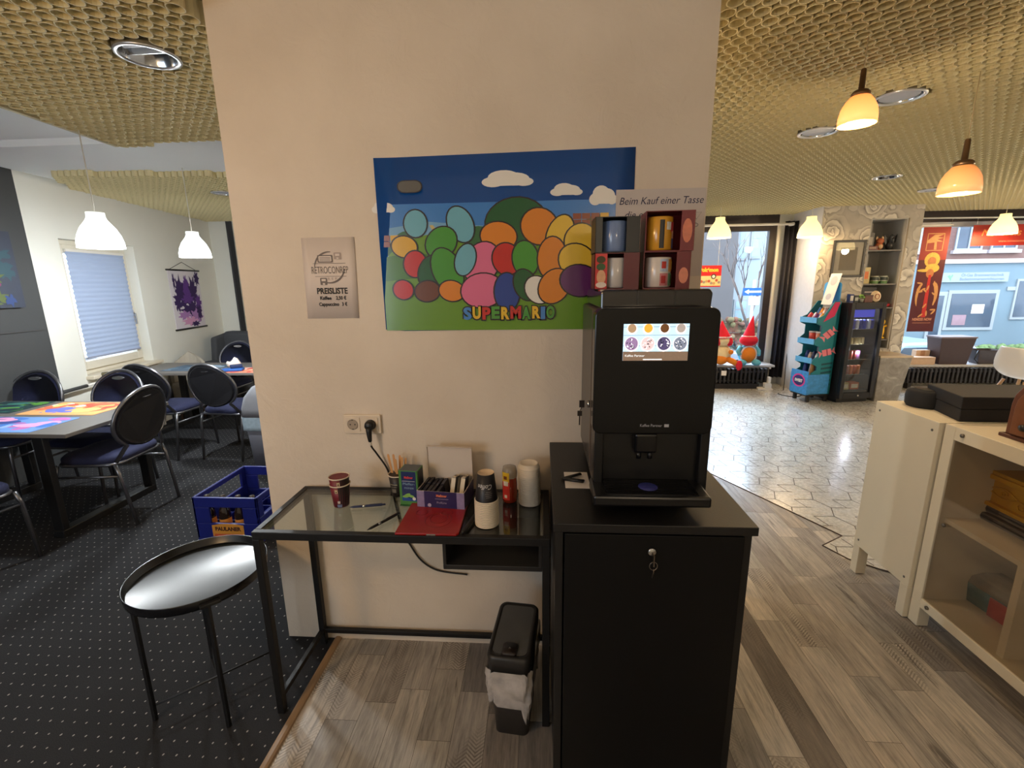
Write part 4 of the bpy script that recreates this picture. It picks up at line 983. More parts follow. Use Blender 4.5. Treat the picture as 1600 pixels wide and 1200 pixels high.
def pen(x,y,rz,label,c,L=.14):
    t=thing('ballpoint_pen',label,'pen',(x,y,DZ+.0052),rz,'ballpoint pens on the desk')
    m=mat('pen_%d_%d_%d'%c,c,.3,var=.1)
    MB().at((0,0,0),ry=PI/2).lathe([(0,-L/2),(.0012,-L/2+.002),(.0042,-L/2+.016),(.005,-L/2+.05),(.005,L/2-.014),(.0035,L/2-.012),(.003,L/2),(0,L/2)],12).build('barrel',m,t)
    MB().at((L/2-.034,0,.0052)).cbox((0,0,.0014),(.045,.003,.0016)).build('clip',CHROME,t)
    MB().at((-L/2+.046,0,0),ry=PI/2).lathe([(.0052,0),(.0053,.006),(.0052,.012)],12).build('grip_ring',CHROME,t)
pen(.329,.189,.22,'dark blue ballpoint pen lying behind, beside the maroon cups',(38,48,84),.13)
pen(.428,.079,1.02,'black ballpoint pen lying nearer the front edge of the glass desk',(20,20,22),.14)
# cup of stirring sticks
ST=(38,30,28)
c3=cup(.413,.300,DZ,0,'black paper cup holding wooden stirrers, at the back of the desk','black paper cups on the desk',ro=.036,rb=.026,h=.088,wall=ST); cuplabel(c3,.036,.026,.088,[(-.8,.2,.05,.054,(150,140,120)),(-.7,.1,.040,.043,(130,120,104)),(-.6,0,.018,.034,(120,112,100))])
random.seed(4)
WOODS=mat('stick_wood',(206,150,92),.6,var=.15)
sts=[(-.012,.008,-.16,.05,.155),(-.004,.012,-.10,.12,.150),(.004,.010,.02,.15,.146),(.010,.006,.06,.05,.142),(.002,.0,-.05,.0,.138),(.013,.012,.13,.12,.136)]
slab=['leftmost wooden stirrer leaning out of the black cup','second wooden stirrer from the left in the black cup','third wooden stirrer from the left in the black cup','fourth wooden stirrer from the left in the black cup','front wooden stirrer standing in the black cup','rightmost wooden stirrer in the black cup']
for (dx,dy,tx,ty,L),l in zip(sts,slab):
    t=thing('wooden_stirrer',l,'stirrer',(.413+dx,.300+dy,DZ+.008),0,'wooden stirrers in the black cup',rx=-ty*.5,ry=tx)
    MB().prism([(-.004,0),(.004,0),(.0045,L-.006),(.0025,L),(-.0025,L),(-.0045,L-.006)],-.0008,.0008,axis='y').build('stick',WOODS,t)
# green tea box
t=thing('tea_carton','tall blue and green peppermint tea box on the glass desk','tea box',(.484,.243,DZ),-.10)
w,d,h=.072,.062,.135
GT=mat('tea_green',(74,130,62),.4,var=.15); BT=mat('tea_blue',(28,40,92),.4,var=.12); TT=mat('tea_top',(70,78,84),.4)
MB().box(-w/2,w/2,-d/2,d/2,0,h).build('carton',[GT],t,bevel=.001)
mb=MB(); y=-d/2-.0006
mb.box(-w/2+.010,w/2-.006,y,y+.0005,.016,h-.003,0); mb.box(-w/2+.004,w/2-.003,-d/2+.002,d/2-.002,h,h+.0005,1)
mb.box(w/2,w/2+.0005,-d/2+.010,d/2-.004,.01,h-.004,5)
q=y-.0003
put_text(mb,'Meßmer',.002,.105,q,.013,2,fit=.034,bold=.0005); put_text(mb,'Pfeffer-',.002,.079,q,.014,3,fit=.046); put_text(mb,'minze',.002,.064,q,.014,3,fit=.036)
mb.box(-.024,.026,q-.0001,q,.094,.0952,6)
for cx,cz,r in ((-.006,.040,.4),(.008,.036,-.2),(-.012,.034,.1)): mb.prism(ell(cx,cz,.013,.005,14,r),q-.0003,q,4,axis='y')
mb.prism([(-.026,.016),(.03,.016),(.03,.022),(-.01,.030),(-.026,.030)],q-.0002,q+.0001,7,axis='y'); mb.prism(ell(.020,.026,.0065,.0065,16),q-.0006,q-.0002,6,axis='y')
mb.build('print',[BT,TT,mat('tea_red',(206,60,60),.5),mat('tea_text',(140,170,190),.5),mat('tea_leaf',(140,190,90),.5),mat('tea_dark',(32,36,48),.4),mat('tea_white',(226,222,214),.5),mat('tea_royal',(34,70,150),.4)],t)
MB().prism([(-w/2+.002,0),(w/2-.002,0),(w/2-.002,.001),(-w/2+.002,.001)],-d/2-.012,-d/2,axis='y').build('tear_flap',mat('tea_flap',(40,96,56),.5),t)
# large open tea box with sachets
t=thing('tea_display_box','open purple tea box with its pale lid standing up against the wall','tea box',(.614,.243,DZ),-.10)
w,d,h=.178,.135,.072
PB_=mat('teabox_purple',(40,28,78),.4,var=.15); LV=mat('teabox_lilac',(140,124,160),.5,var=.3,vs=60); CRD=mat('card_inside',(214,200,186),.65,var=.03)
mb=MB(); k=.0015
mb.box(-w/2,w/2,-d/2,-d/2+k,0,h).box(-w/2,w/2,d/2-k,d/2,0,h).box(-w/2,-w/2+k,-d/2,d/2,0,h).box(w/2-k,w/2,-d/2,d/2,0,h).box(-w/2,w/2,-d/2,d/2,0,k).build('carton',[CRD],t)
mb=MB(); y=-d/2-.0005
mb.box(-w/2+.028,w/2-.028,y,y+.0004,0.001,h,0).box(-w/2,-w/2+.028,y,y+.0004,.001,h-.001,1).box(w/2-.028,w/2,y,y+.0004,.001,h-.001,1).box(w/2,w/2+.0005,-d/2,d/2,.001,h-.001,0)
q=y-.0003
put_text(mb,'Meßmer',.004,.052,q,.013,2,fit=.040,bold=.0005); mb.box(-.02,.03,q-.0001,q,.043,.0442,3); put_text(mb,'ProfiLine',.004,.026,q,.011,3,fit=.036); mb.prism(ell(-.042,.018,.007,.007,16),q-.0003,q,3,axis='y')
mb.build('print',[PB_,LV,mat('tea_orange',(220,120,80),.5),mat('tea_pale',(176,160,180),.5)],t)
ld=MB().at((0,d/2,h),rx=.06).box(-w/2,w/2,-.001,.0005,0,.128).box(-w/2,w/2,-.012,.0,.127,.128).box(-w/2,-w/2+.001,-.006,0,.0,.127).box(w/2-.001,w/2,-.006,0,0,.127).build('lid',CRD,t)
random.seed(9)
SB=mat('sachet_dark',(30,26,40),.4,var=.2); SL=mat('sachet_cream',(222,206,180),.5,var=.05)
# sachets: local rows, placed in world (box is turned by -.10)
ca,sa=math.cos(-.10),math.sin(-.10)
def wpos(x,y): return (.614+x*ca-y*sa,.243+x*sa+y*ca)
row=['front','back']
names=['leftmost','second','third','fourth','fifth']
for r in range(2):
    for i in range(5):
        x=-.074+i*.0175; y=-.032+r*.062; X,Y=wpos(x,y)
        s=thing('tea_sachet','dark tea sachet in the open box, %s from the left of the %s row'%(names[i],row[r]) if i else 'dark tea sachet in the open box, leftmost of the %s row'%row[r],'tea sachet',(X,Y,DZ+.002),-.10,'tea sachets in the open box',ry=-.16)
        MB().box(-.0065,.0065,-.028,.028,0,.066+.004*random.random()).build('packet',SB,s,bevel=.001)
        MB().box(-.0030,.0030,-.0285,-.018,.05,.062).build('tag',mat('sachet_grey',(110,104,112),.5),s)
for i,(x,l) in enumerate(((.026,'dark edged cream tea sachet standing high in the open box, left one of two'),(.062,'dark edged cream tea sachet standing high in the open box, right one of two'))):
    X,Y=wpos(x,.005)
    s=thing('tea_sachet',l,'tea sachet',(X,Y,DZ+.016),-.10,'tea sachets in the open box',ry=.10,rx=-.25)
    MB().box(-.0075,.0075,-.030,.030,0,.082).build('packet',SB,s,bevel=.001); MB().box(-.006,.006,-.031,.031,.0815,.0835).box(-.0077,.0077,-.032,-.0302,.01,.08).build('label',SL,s); MB().box(-.0062,.0062,-.004,.004,.0834,.0842).build('notch',INK,s)
X,Y=wpos(.045,.016)
s=thing('tea_sachet','loose cream sachet between the two raised ones in the open box','tea sachet',(X,Y,DZ+.016),-.10,'tea sachets in the open box',rx=-.3,ry=-.15)
MB().prism([(-.012,0),(.012,0),(.009,.07),(-.006,.078)],-.002,.002,axis='y').build('packet',SL,s)
# red folder / tablet
t=thing('red_folder','flat glossy red embossed folder lying on the glass desk','folder',(.597,.110,DZ),0)
RD=mat('red_cover',(150,20,20),.32,var=.12,vs=14)
pts=[(-.106,-.108),(.098,-.108),(.106,-.098),(.103,.106),(-.100,.106),(-.108,.100)]
MB().prism(pts,0,.009).build('cover',RD,t,bevel=.003)
mb=MB()
for cx,cy,rx,ry in ((.02,-.02,.045,.05),(.02,-.01,.03,.034),(.04,.03,.02,.016),(-.05,.03,.02,.02)):
    mb.tube([(cx+rx*math.cos(2*PI*k/24),cy+ry*math.sin(2*PI*k/24),.0088) for k in range(24)],.0012,5,closed=True)
mb.build('embossing',mat('red_emboss',(120,14,14),.35),t); MB().box(.0,.03,-.110,-.106,.003,.007).build('clasp',CHROME,t)
t=thing('black_marker','black marker pen lying beside the right edge of the red folder','marker',(.727,.07,DZ+.008),1.35)
MB().at(ry=PI/2).lathe([(0,-.06),(.006,-.058),(.0075,-.05),(.0075,.02),(.0082,.022),(.0082,.058),(.006,.062),(0,.063)],14).build('barrel',BLK,t)
# stack of takeaway cups, upside down
CS='stacked coffee cups standing upside down'
cx,cy=.786,.092
ords=['lowest','second from the bottom','third from the bottom','fourth from the bottom','fifth from the bottom','sixth from the bottom','seventh from the bottom','middle','seventh below the black top cup','sixth below the black top cup','fifth below the black top cup','fourth below the black top cup','third below the black top cup','second below the black top cup']
pro=None
for i in range(15):
    z=DZ+i*.0063
    if i<14: lab='upturned paper cup showing its white rim, %s in the stack'%ords[i]
    else: lab='black upturned coffee cup with white script, topmost of the tall cup stack'
    if pro is None:
        pro=thing('takeaway_cup',lab,'cup',(cx,cy,z),0,CS)
        hh=.098; ro,rb=.0395,.028
        # built upside down: rim at z=0
        MB().lathe([(ro-.0008,.004),(rb,hh),(rb-.0012,hh),(rb-.0012,hh-.003),(0,hh-.003)],26,cap0=False).build('wall',mat('cup_black',(28,24,26),.45,var=.1),pro)
        MB().lathe([(ro-.003,.0),(ro+.001,.0),(ro+.002,.0022),(ro+.001,.0048),(ro-.001,.005)],26,cap0=False,cap1=False).build('rim',mat('cup_rim',(228,212,188),.5,var=.02),pro)
    else: last=dup(pro,(cx,cy,z),0,lab)
mb=MB(); vs,fs=text_geo('Coffee',.020,shear=.3)
wv=max(v[0] for v in vs)-min(v[0] for v in vs)
q=[]
for a,b,c in vs:
    z=.066-b*1.15; r=ro-.0008+(rb-ro)*(z-.004)/(hh-.004)+.0006; an=-PI/2-(a*.05/wv)/r; q.append((r*math.cos(an),r*math.sin(an),z))
mb.raw(q,fs,0)
for k,(wd,z) in enumerate(((.5,.040),(.7,.034),(.6,.028),(.5,.022))):
    vs=[];
    for i in range(7):
        an=-PI/2+.35+(i/6-.5)*wd
        for zz in (z,z+.0016):
            r=ro-.0008+(rb-ro)*(zz-.004)/(hh-.004)+.0006; vs.append((r*math.cos(an),r*math.sin(an),zz))
    mb.raw(vs,[(2*i,2*i+2,2*i+3,2*i+1) for i in range(6)],1)
mb.build('lettering',[mat('cup_script',(206,200,196),.5),mat('cup_lines',(110,104,104),.5)],last)
MB().lathe([(0,hh-.0025),(rb-.0015,hh-.0025),(rb-.0012,hh+.0006),(rb-.0002,hh+.0006),(rb,hh-.001)],26,cap1=False).build('base_ring',mat('cup_base',(226,196,158),.5),last)
# syrup bottle
t=thing('syrup_bottle','clear amber syrup squeeze bottle with yellow label behind the cup stack','bottle',(.853,.262,DZ))
MB().lathe([(0,0),(.026,0),(.028,.006),(.028,.075),(.026,.095),(.027,.118),(.0235,.136),(0,.137)],24).build('body',mat('syrup_amber',(126,40,22),.1,var=.1,coat=.6),t)
MB().lathe([(.0274,.098),(.028,.118),(.0245,.137),(.012,.141),(0,.141)],24,cap0=False).build('clear_end',mat('syrup_clear',(150,140,128),.1,coat=.6),t)
mb=MB(); 
def wrap(mb,r,a0,a1,z0,z1,mi,k=8):
    vs=[]
    for i in range(k+1):
        a=a0+(a1-a0)*i/k-PI/2; vs+=[(r*math.cos(a),r*math.sin(a),z0),(r*math.cos(a),r*math.sin(a),z1)]
    mb.raw(vs,[(2*i,2*i+2,2*i+3,2*i+1) for i in range(k)],mi,True)
wrap(mb,.0284,-1.1,.0,.085,.122,0); wrap(mb,.0285,-1.1,.05,.014,.085,1); wrap(mb,.0288,-.8,-.3,.095,.108,2); wrap(mb,.0288,-.85,-.15,.070,.088,3); wrap(mb,.0288,-.7,-.3,.022,.034,3)
mb.build('label',[mat('label_yellow',(226,186,40),.5),mat('label_red',(200,50,40),.5),mat('label_brown',(120,60,20),.5),mat('label_white',(226,216,200),.5)],t)
# stack of lids
lx,ly=.928,.252
LID=mat('lid_white',(226,212,192),.4,var=.02)
rest=['lowest','second from the bottom','third from the bottom','fourth from the bottom','fifth from the bottom','sixth from the bottom','seventh from the bottom','eighth from the bottom','ninth from the bottom','tenth from the bottom','tenth from the top','ninth from the top','eighth from the top','seventh from the top','sixth from the top','fifth from the top','fourth from the top','third from the top','second from the top','topmost, domed end up']
for i in range(20):
    z=DZ+i*.0072
    lab='white plastic cup lid, %s, in the stack by the black cabinet'%rest[i]
    rr_=.0405-.0003*i
    if i==0:
        lp=thing('cup_lid',lab,'cup lid',(lx,ly,z),0,'stacked white cup lids')
        MB().lathe([(.0405,.0),(.0415,.002),(.0415,.006),(.040,.0085),(.0375,.0095),(.036,.019),(.033,.021),(.030,.019),(.027,.0165),(0,.0165)],28,cap0=False).build('shell',LID,lp)
    else: dup(lp,(lx+.0004*math.sin(i*2.1)-.0002*i,ly,z),i*.7,lab)
# ---- small waste bin under the desk
t=thing('waste_bin','slim dark grey waste bin with a push lid under the desk','waste bin',(.876,.052,0),-.10)
BG=mat('bin_dark',(52,48,46),.4,var=.08); BL=mat('bin_lid_dark',(40,38,37),.35,var=.08)
def loft(name,rings,m,parent,cap=True,smooth=True): return MB().raw(*ring_loft(rings,cap=cap),0,smooth).build(name,m,parent)
loft('body',[(rrect(-.058,.058,-.085,.105,.02),0),(rrect(-.066,.066,-.115,.13,.024),.30)],BG,t)
ld=loft('lid',[(rrect(-.074,.074,-.130,.145,.028),.298),(rrect(-.074,.074,-.130,.145,.028),.345),(rrect(-.070,.070,-.126,.141,.026),.352),(rrect(-.060,.060,-.112,.130,.02),.352),(rrect(-.058,.058,-.110,.128,.02),.347)],BL,t)
MB().prism(rrect(-.058,.058,-.108,.126,.018),.3475,.351).build('flap',mat('bin_flap',(92,92,92),.14,var=.05),ld)
bt=loft('push_button',[(rrect(-.026,.026,-.116,-.062,.010),.351),(rrect(-.024,.024,-.114,-.064,.010),.358)],mat('bin_button',(46,38,36),.35),ld)
MB().at((0,-.088,.3584)).prism([(-.004,-.004),(0,.004),(.004,-.004),(0,-.001)],0,.0006).build('mark',mat('mark_grey',(130,124,120),.4),bt)
t=thing('bin_bag','white translucent bag hanging out under the lid of the slim bin','bin bag',(.876,.052,0),-.10)
random.seed(12); R=[]; base=rrect(-.076,.076,-.134,.146,.03,6)
for i in range(9):
    f=i/8; s=1.0+.05*math.sin(f*PI)-.10*f; row_=[]
    for k,(x,y) in enumerate(base):
        w_=1+.04*math.sin(k*1.7+i*.8)+.035*math.sin(k*3.1-i*1.7); zz=.300-f*(.165+.04*math.sin(k*.55+1)+.012*math.sin(k*2.3))
        row_.append((x*s*w_,y*s*w_,zz))
    R.append(row_)
n=len(base); vs=[p for r in R for p in r]; fs=[(i*n+k,i*n+(k+1)%n,(i+1)*n+(k+1)%n,(i+1)*n+k) for i in range(8) for k in range(n)]
m,nt,b=shader('bag_film'); N=NT(nt); b.inputs['Base Color'].default_value=rgb((214,206,200)); b.inputs['Roughness'].default_value=.3
tr=nt.nodes.new('ShaderNodeBsdfTransparent'); mx=nt.nodes.new('ShaderNodeMixShader'); N.link(N.math('MULTIPLY_ADD',N.noise(N.obj(),28,4),.7,.35),mx.inputs[0]); N.link(tr.outputs[0],mx.inputs[1]); N.link(b.outputs[0],mx.inputs[2]); N.link(mx.outputs[0],nt.nodes['Material Output'].inputs[0])
MB().raw(vs,fs,0,True).build('film',m,t)
# ================================================================== RIGHT: shop side
# shop windows
def shopwin(i,x0,x1,frame,fw,label):
    w=thing('window_%d'%i,label,'window',(0,0,0)); w['kind']='structure'
    z0,z1=.30,2.30
    MB().box(x0,x0+fw,YW+.02,YW+.10,z0,z1).box(x1-fw,x1,YW+.02,YW+.10,z0,z1).box(x0+fw,x1-fw,YW+.02,YW+.10,z0,z0+.06).box(x0+fw,x1-fw,YW+.02,YW+.10,z1-.07,z1).build('window_frame',frame,w,bevel=.004)
    MB().box(x0+fw,x1-fw,YW+.055,YW+.061,z0+.06,z1-.07).build('window_pane',CLEAR,w)
    MB().box(x0-.02,x1+.02,YW-.30,YW+.02,z0,z0+.03).build('window_sill',mat('sill_marble',(196,196,200),.3,var=.12,vs=9),w,bevel=.004)
shopwin(2,SW[0][0],SW[0][1],DARKF,.10,'dark framed shop window with plush figures')
shopwin(3,SW[1][0],SW[1][1],mat('frame_alu',(196,200,206),.35,.3),.04,'wide bright shop window with red banners')
def ribrad(x0,x1,y,z0,z1,label):
    t=thing('ribbed_radiator',label,'radiator',(0,0,0),0,'black ribbed radiators below the shop windows')
    m=mat('radiator_black',(42,40,42),.45,.2,var=.12)
    mb=MB(); n=int((x1-x0)/.058)
    for k in range(n):
        x=x0+(x1-x0)*k/n; mb.box(x,x+.030,y-.05,y+.05,z0+.055,z1)
    mb.build('ribs',m,t,bevel=.006)
    MB().box(x0,x1-.02,y-.03,y+.03,z0+.075,z0+.10).box(x0,x1-.02,y-.03,y+.03,z1-.06,z1-.035).build('header_pipes',m,t)
    for k in range(2):
        x=x0+.2+(x1-x0-.5)*k; MB().box(x,x+.05,y-.04,y+.04,0,z0+.06).build('foot',m,t)
    return t
r_=ribrad(2.9,4.24,5.40,.03,.295,'black ribbed radiator under the left shop window with the plush figures')
MB().box(2.9,4.10,5.34,5.46,.004,.075).build('base_duct',mat('duct_black',(34,32,36),.5),r_); MB().box(3.56,3.63,5.343,5.349,.20,.27).build('price_tag',PAPER,r_)
ribrad(5.95,8.6,5.40,.03,.30,'long black ribbed radiator under the wide right shop window')
t=thing('floor_bracket','white plastic foot piece on the floor at the end of the left radiator','bracket',(4.16,5.28,.004),-.2)
MB().box(-.10,.09,-.06,.06,0,.03).box(-.02,.07,-.05,.05,.03,.10).box(.02,.06,-.04,.04,.10,.19).build('block',WHT,t,bevel=.008)
t=thing('floor_cable','thin dark cable lying on the tiles beside the candy rack','cable',(0,0,0))
MB().tube(spline([(4.55,5.55,.55),(4.50,5.45,.3),(4.40,5.25,.008),(4.22,5.02,.008),(4.35,4.86,.008),(4.6,5.02,.02)],6),.006,6).build('wire',INK,t)
t=curtain('black_curtain',4.365,4.545,5.62,.12,2.34,'long black curtain hung at the right of the left shop window',3,.035,mat('curtain_navy',(34,34,44),.7,var=.2,vs=20))
MB().box(4.34,4.365,5.585,5.61,.25,.32).build('tie_clip',PAPER,t)
t=thing('curtain_rod','thin white curtain rod across the top of the left shop window','curtain rod',(0,0,0))
MB().tube([(2.3,5.52,2.29),(4.43,5.52,2.29)],.017,10).build('rod',WHT,t); MB().box(4.40,4.425,5.51,5.75,2.27,2.31).build('bracket',WHT,t)
t=thing('banner_wire','thin white rail across the top of the wide shop window','rail',(0,0,0))
MB().tube([(5.78,5.52,2.33),(8.8,5.52,2.30)],.010,8).tube([(5.78,5.52,2.235),(6.50,5.52,2.235)],.008,8).build('rod',WHT,t)
MB().tube([(6.48,5.52,2.33),(6.48,5.52,2.22)],.003,5).tube([(6.80,5.52,2.33),(6.80,5.52,2.22)],.003,5).build('hanging_wires',CHROME,t)
# red and cream sign hanging in the left shop window
t=thing('hanging_sign','red and cream card sign with yellow lettering hung in the left shop window','sign',(3.40,5.60,1.455))
MB().box(-.22,.135,-.004,.004,0,.30).build('card',mat('sign_cream',(236,206,150),.5,var=.1,vs=14),t)
mb=MB(); mb.box(-.22,.135,-.0055,-.0042,.155,.30,0); put_text(mb,'Pokémon',-.04,.215,-.0062,.075,1,fit=.26,bold=.004)
mb.prism(ell(.03,.145,.036,.036,20),-.0066,-.0057,2,axis='y'); mb.prism(ell(.03,.145,.022,.022,18),-.0072,-.0067,3,axis='y')
random.seed(3)
for k in range(9): mb.prism(ell(-.17+k*.035,.05+random.random()*.05,.02,.02,10),-.0052-k*.0001,-.0043,4+k%3,axis='y')
mb.box(-.22,.135,-.0055,-.0042,0,.015,0)
mb.build('print',[mat('sign_red',(206,30,40),.4),mat('sign_yellow',(240,200,60),.4),INK,WHT,mat('sign_tan',(190,150,100),.5),mat('sign_rust',(180,80,60),.5),mat('sign_grey',(150,140,130),.5)],t)
MB().tube([(-.15,0,.30),(-.15,.0,.84)],.002,5).tube([(.08,0,.30),(.08,0,.84)],.002,5).build('strings',WHT,t)
# plush figures with pointed hats
HATR=mat('plush_red',(216,28,52),.9,var=.1,bump=.1,bs=120); TRIM=mat('plush_trim',(226,206,206),.9,var=.08); ORG=mat('plush_orange',(226,130,36),.9,var=.1,bump=.1,bs=120); CYA=mat('plush_cyan',(96,178,206),.9,var=.1); CRM=mat('plush_cream',(230,206,160),.9,var=.1)
t=thing('plush_figure','seated plush figure with a red pointed hat and round orange belly on the window sill','plush toy',(3.97,5.52,.33))
MB().sph((0,0,.155),(.125,.10,.145),20,14).build('body',CYA,t)
MB().sph((-.005,-.055,.155),(.100,.06,.112),20,12).build('belly',ORG,t)
mb=MB(); mb.tube([(-.005+.107*math.cos(2*PI*k/24),-.062,.155+.12*math.sin(2*PI*k/24)) for k in range(24)],.012,8,closed=True); mb.build('belly_trim',TRIM,t)
MB().sph((0,-.01,.36),(.125,.11,.085),20,12).build('hat_brim',HATR,t)
MB().at((0,0,.40),ry=.12).lathe([(.085,0),(.07,.06),(.035,.20),(.006,.31),(0,.315)],18,cap0=False).build('hat_cone',HATR,t)
MB().tube([(.088*math.cos(2*PI*k/20),.078*math.sin(2*PI*k/20),.415) for k in range(20)],.012,8,closed=True).build('hat_trim',TRIM,t)
for s in (-1,1): MB().sph((s*.10,-.09,.045),(.06,.08,.045),14,10).build('foot',CYA,t)
for s in (-1,1): MB().tube([(s*.10,0,.26),(s*.145,-.03,.20),(s*.13,-.07,.15)],[.035,.034,.028],10).build('arm',CYA,t)
t=thing('plush_figure','plush figure with a red hat and cream body, half hidden behind the coffee machine','plush toy',(3.60,5.52,.33))
MB().sph((0,0,.16),(.14,.11,.15),20,14).build('body',CRM,t)
MB().sph((-.02,-.06,.09),(.10,.06,.08),18,10).build('belly',ORG,t)
MB().sph((0,0,.36),(.12,.11,.085),20,12).build('head',CRM,t)
for s in (-1,1): MB().sph((s*.085,-.06,.345),(.045,.035,.065),14,10).build('cheek',HATR,t)
MB().at((0,0,.40),ry=-.10).lathe([(.115,0),(.09,.05),(.04,.16),(.008,.24),(0,.245)],18,cap0=False).build('hat_cone',HATR,t)
MB().tube([(.115*math.cos(2*PI*k/20),.10*math.sin(2*PI*k/20),.41) for k in range(20)],.012,8,closed=True).build('hat_trim',TRIM,t)
fo=MB().tube([(.05,-.06,.10),(.12,-.12,.07),(.17,-.17,.04)],[.04,.045,.04],10).build('leg',ORG,t); MB().sph((.19,-.19,.02),(.045,.04,.075),14,10).build('foot',HATR,t)
MB().sph((.10,-.10,.20),(.035,.035,.035),12,8).build('hand',ORG,t)
# candy rack
t=thing('candy_rack','teal cardboard candy rack with pale shelves beside the black fridge','display rack',(4.354,4.563,.004),.22)
rk=t; t.scale=(1.33,1,1); TEAL=mat('rack_teal',(20,120,132),.5,var=.08); PALE=mat('rack_pale',(206,206,214),.5,var=.04); SKY=mat('rack_sky',(90,170,220),.45,var=.2,vs=26)
prof=[(.0,.10),(.225,.10),(.225,1.27),(.16,1.27),(.06,1.10),(.0,1.07),(.0,1.00),(.055,.97),(.055,.86),(.0,.80),(.0,.74),(.055,.71),(.055,.60),(.0,.55),(.0,.50),(.055,.46),(.055,.42),(.0,.38)]
MB().prism(prof,0,.008,axis='y').build('side_panel',TEAL,t)
MB().prism(prof,.262,.27,axis='y').build('side_panel',TEAL,t)
MB().box(.215,.225,.008,.262,.10,1.27).build('back_panel',PALE,t)
MB().prism(rrect(.01,.26,1.25,1.50,.04),.205,.215,axis='x').build('header_card',mat('header_blue',(60,150,214),.45,var=.1),t)
shz=[1.02,.755,.515]
for z in shz:
    s=MB().box(.0,.215,.008,.262,z,z+.008).build('shelf',PALE,t); MB().box(-.012,-.004,.004,.266,z-.012,z+.055).build('price_edge',SKY,s)
bn=MB().box(-.03,-.022,-.005,.275,.11,.40).box(-.03,.2,-.008,.0,.11,.36).box(-.03,.2,.27,.278,.11,.36).box(-.03,.2,0,.27,.10,.11).build('bottom_bin',mat('bin_print',(60,140,206),.45,var=.45,vs=34),t)
mb=MB(); mb.at((-.031,.135,.27),rz=-PI/2)
mb.prism(ell(0,0,.105,.085,24),-.0012,-.0002,0,axis='y'); mb.prism(ell(0,0,.085,.066,24),-.002,-.0012,1,axis='y'); put_text(mb,'SWEET',0,-.018,-.0021,.05,2,fit=.13,bold=.003); mb.build('bin_lettering',[mat('pink_badge',(210,60,140),.5),mat('navy_badge',(40,40,110),.5),WHT],bn)
# printed pink sweets and dark stripes on the side panel
mb=MB(); y=-.001
def candy(cx,cz,s,rot):
    c_,s_=math.cos(rot),math.sin(rot); T=lambda a,b:(cx+(a*c_-b*s_)*s,cz+(a*s_+b*c_)*s)
    for poly,mi in (([T(-.5,-.42),T(.5,-.42),T(.5,.42),T(-.5,.42)],0),([T(-.5,0),T(-.95,.5),T(-.85,0),T(-.95,-.5)],0),([T(.5,0),T(.95,.5),T(.85,0),T(.95,-.5)],0),([T(-.06,-.42),T(.06,-.42),T(.12,.42),T(0,.42)],1)): mb.prism(poly,y-.001-.0006*mi,y,mi,axis='y')
candy(.135,.87,.10,.75); candy(.14,.64,.095,.25)
for k in range(6): mb.prism([(.10,.20+k*.055),(.215,.215+k*.055),(.215,.24+k*.055),(.10,.225+k*.055)],y-.0008,y,2,axis='y')
mb.prism([(.02,.11),(.16,.11),(.15,.20),(.11,.27),(.10,.34),(.07,.34),(.07,.26),(.03,.2)],y-.0015,y,3,axis='y'); mb.prism([(.06,1.02),(.17,1.09),(.2,1.2),(.215,1.26),(.16,1.26),(.10,1.12)],y-.0015,y,3,axis='y')
mb.build('side_print',[mat('candy_pink',(232,130,144),.5),mat('candy_rose',(150,50,80),.5),mat('stripe_dark',(16,72,84),.5),mat('candy_magenta',(206,30,90),.5)],t)
MB().box(-.02,.22,.0,.27,.08,.10).build('base',BLK,t)
for xx in (0.0,.19):
    for yy_ in (.01,.22): MB().prism(rrect(xx,xx+.03,yy_,yy_+.035,.005),0,.08).build('foot',BLK,t)
c0_,s0_=math.cos(.22),math.sin(.22)
def rw(x,y,z):
    x*=1.33
    return (4.354+x*c0_-y*s0_,4.563+x*s0_+y*c0_,z+.004)
CC=[(196,60,70),(236,226,220),(120,60,120),(60,110,190),(220,150,70),(240,200,200),(90,40,60),(230,230,240),(170,40,60),(200,170,120)]
random.seed(21); k=0
def bag(x,y,z,w,d,h,label,col,grp,rz=.22,tilt=0,cat='sweets bag'):
    t=thing('sweets_bag',label,cat,rw(x,y,z),rz,grp,ry=tilt)
    m=mat('bag_%d_%d_%d'%col,col,.3,var=.4,vs=60)
    mb=MB(); n=10; L=[(.55,.02,0),(1,1,.2),(1.0,1.0,.6),(.9,.6,.9),(1.0,.05,1)]
    vs=[(w/2*a*math.cos(2*PI*q/n),d/2*b_*math.sin(2*PI*q/n),h*c) for a,b_,c in L for q in range(n)]
    fs=[(i*n+q,i*n+(q+1)%n,(i+1)*n+(q+1)%n,(i+1)*n+q) for i in range(4) for q in range(n)]+[tuple(range(n))[::-1],tuple(4*n+q for q in range(n))]
    mb.raw(vs,fs,0,True).build('wrapper',m,t)
side=['left end','left half','middle','right half','right end']
G_='sweets on the candy rack'
for i in range(5):
    bag(.05+.02*(i%2),.225-i*.045,1.034,.05,.06,.10,'sweets packet on the top rack shelf, front row, %s'%side[i],CC[i],G_,tilt=.5)
for i in range(5):
    bag(.13,.225-i*.045,1.034,.05,.06,.16,'sweets packet on the top rack shelf, back row, %s'%side[i],CC[(i+3)%10],G_,tilt=.4)
for i in range(2):
    t=thing('sweets_tub','red lidded sweets tub on the second shelf of the candy rack, %s'%('left one' if i==0 else 'right one'),'tub',rw(.10,.19-i*.11,.766),.22,'tubs on the candy rack')
    MB().lathe([(0,0),(.042,0),(.045,.11),(0,.11)],18).build('body',mat('tub_%d'%i,[(206,70,60),(196,110,70)][i],.35,var=.3,vs=40),t); MB().lathe([(.046,.108),(.047,.125),(0,.127)],18).build('lid',mat('tub_lid',(220,200,190),.4),t)
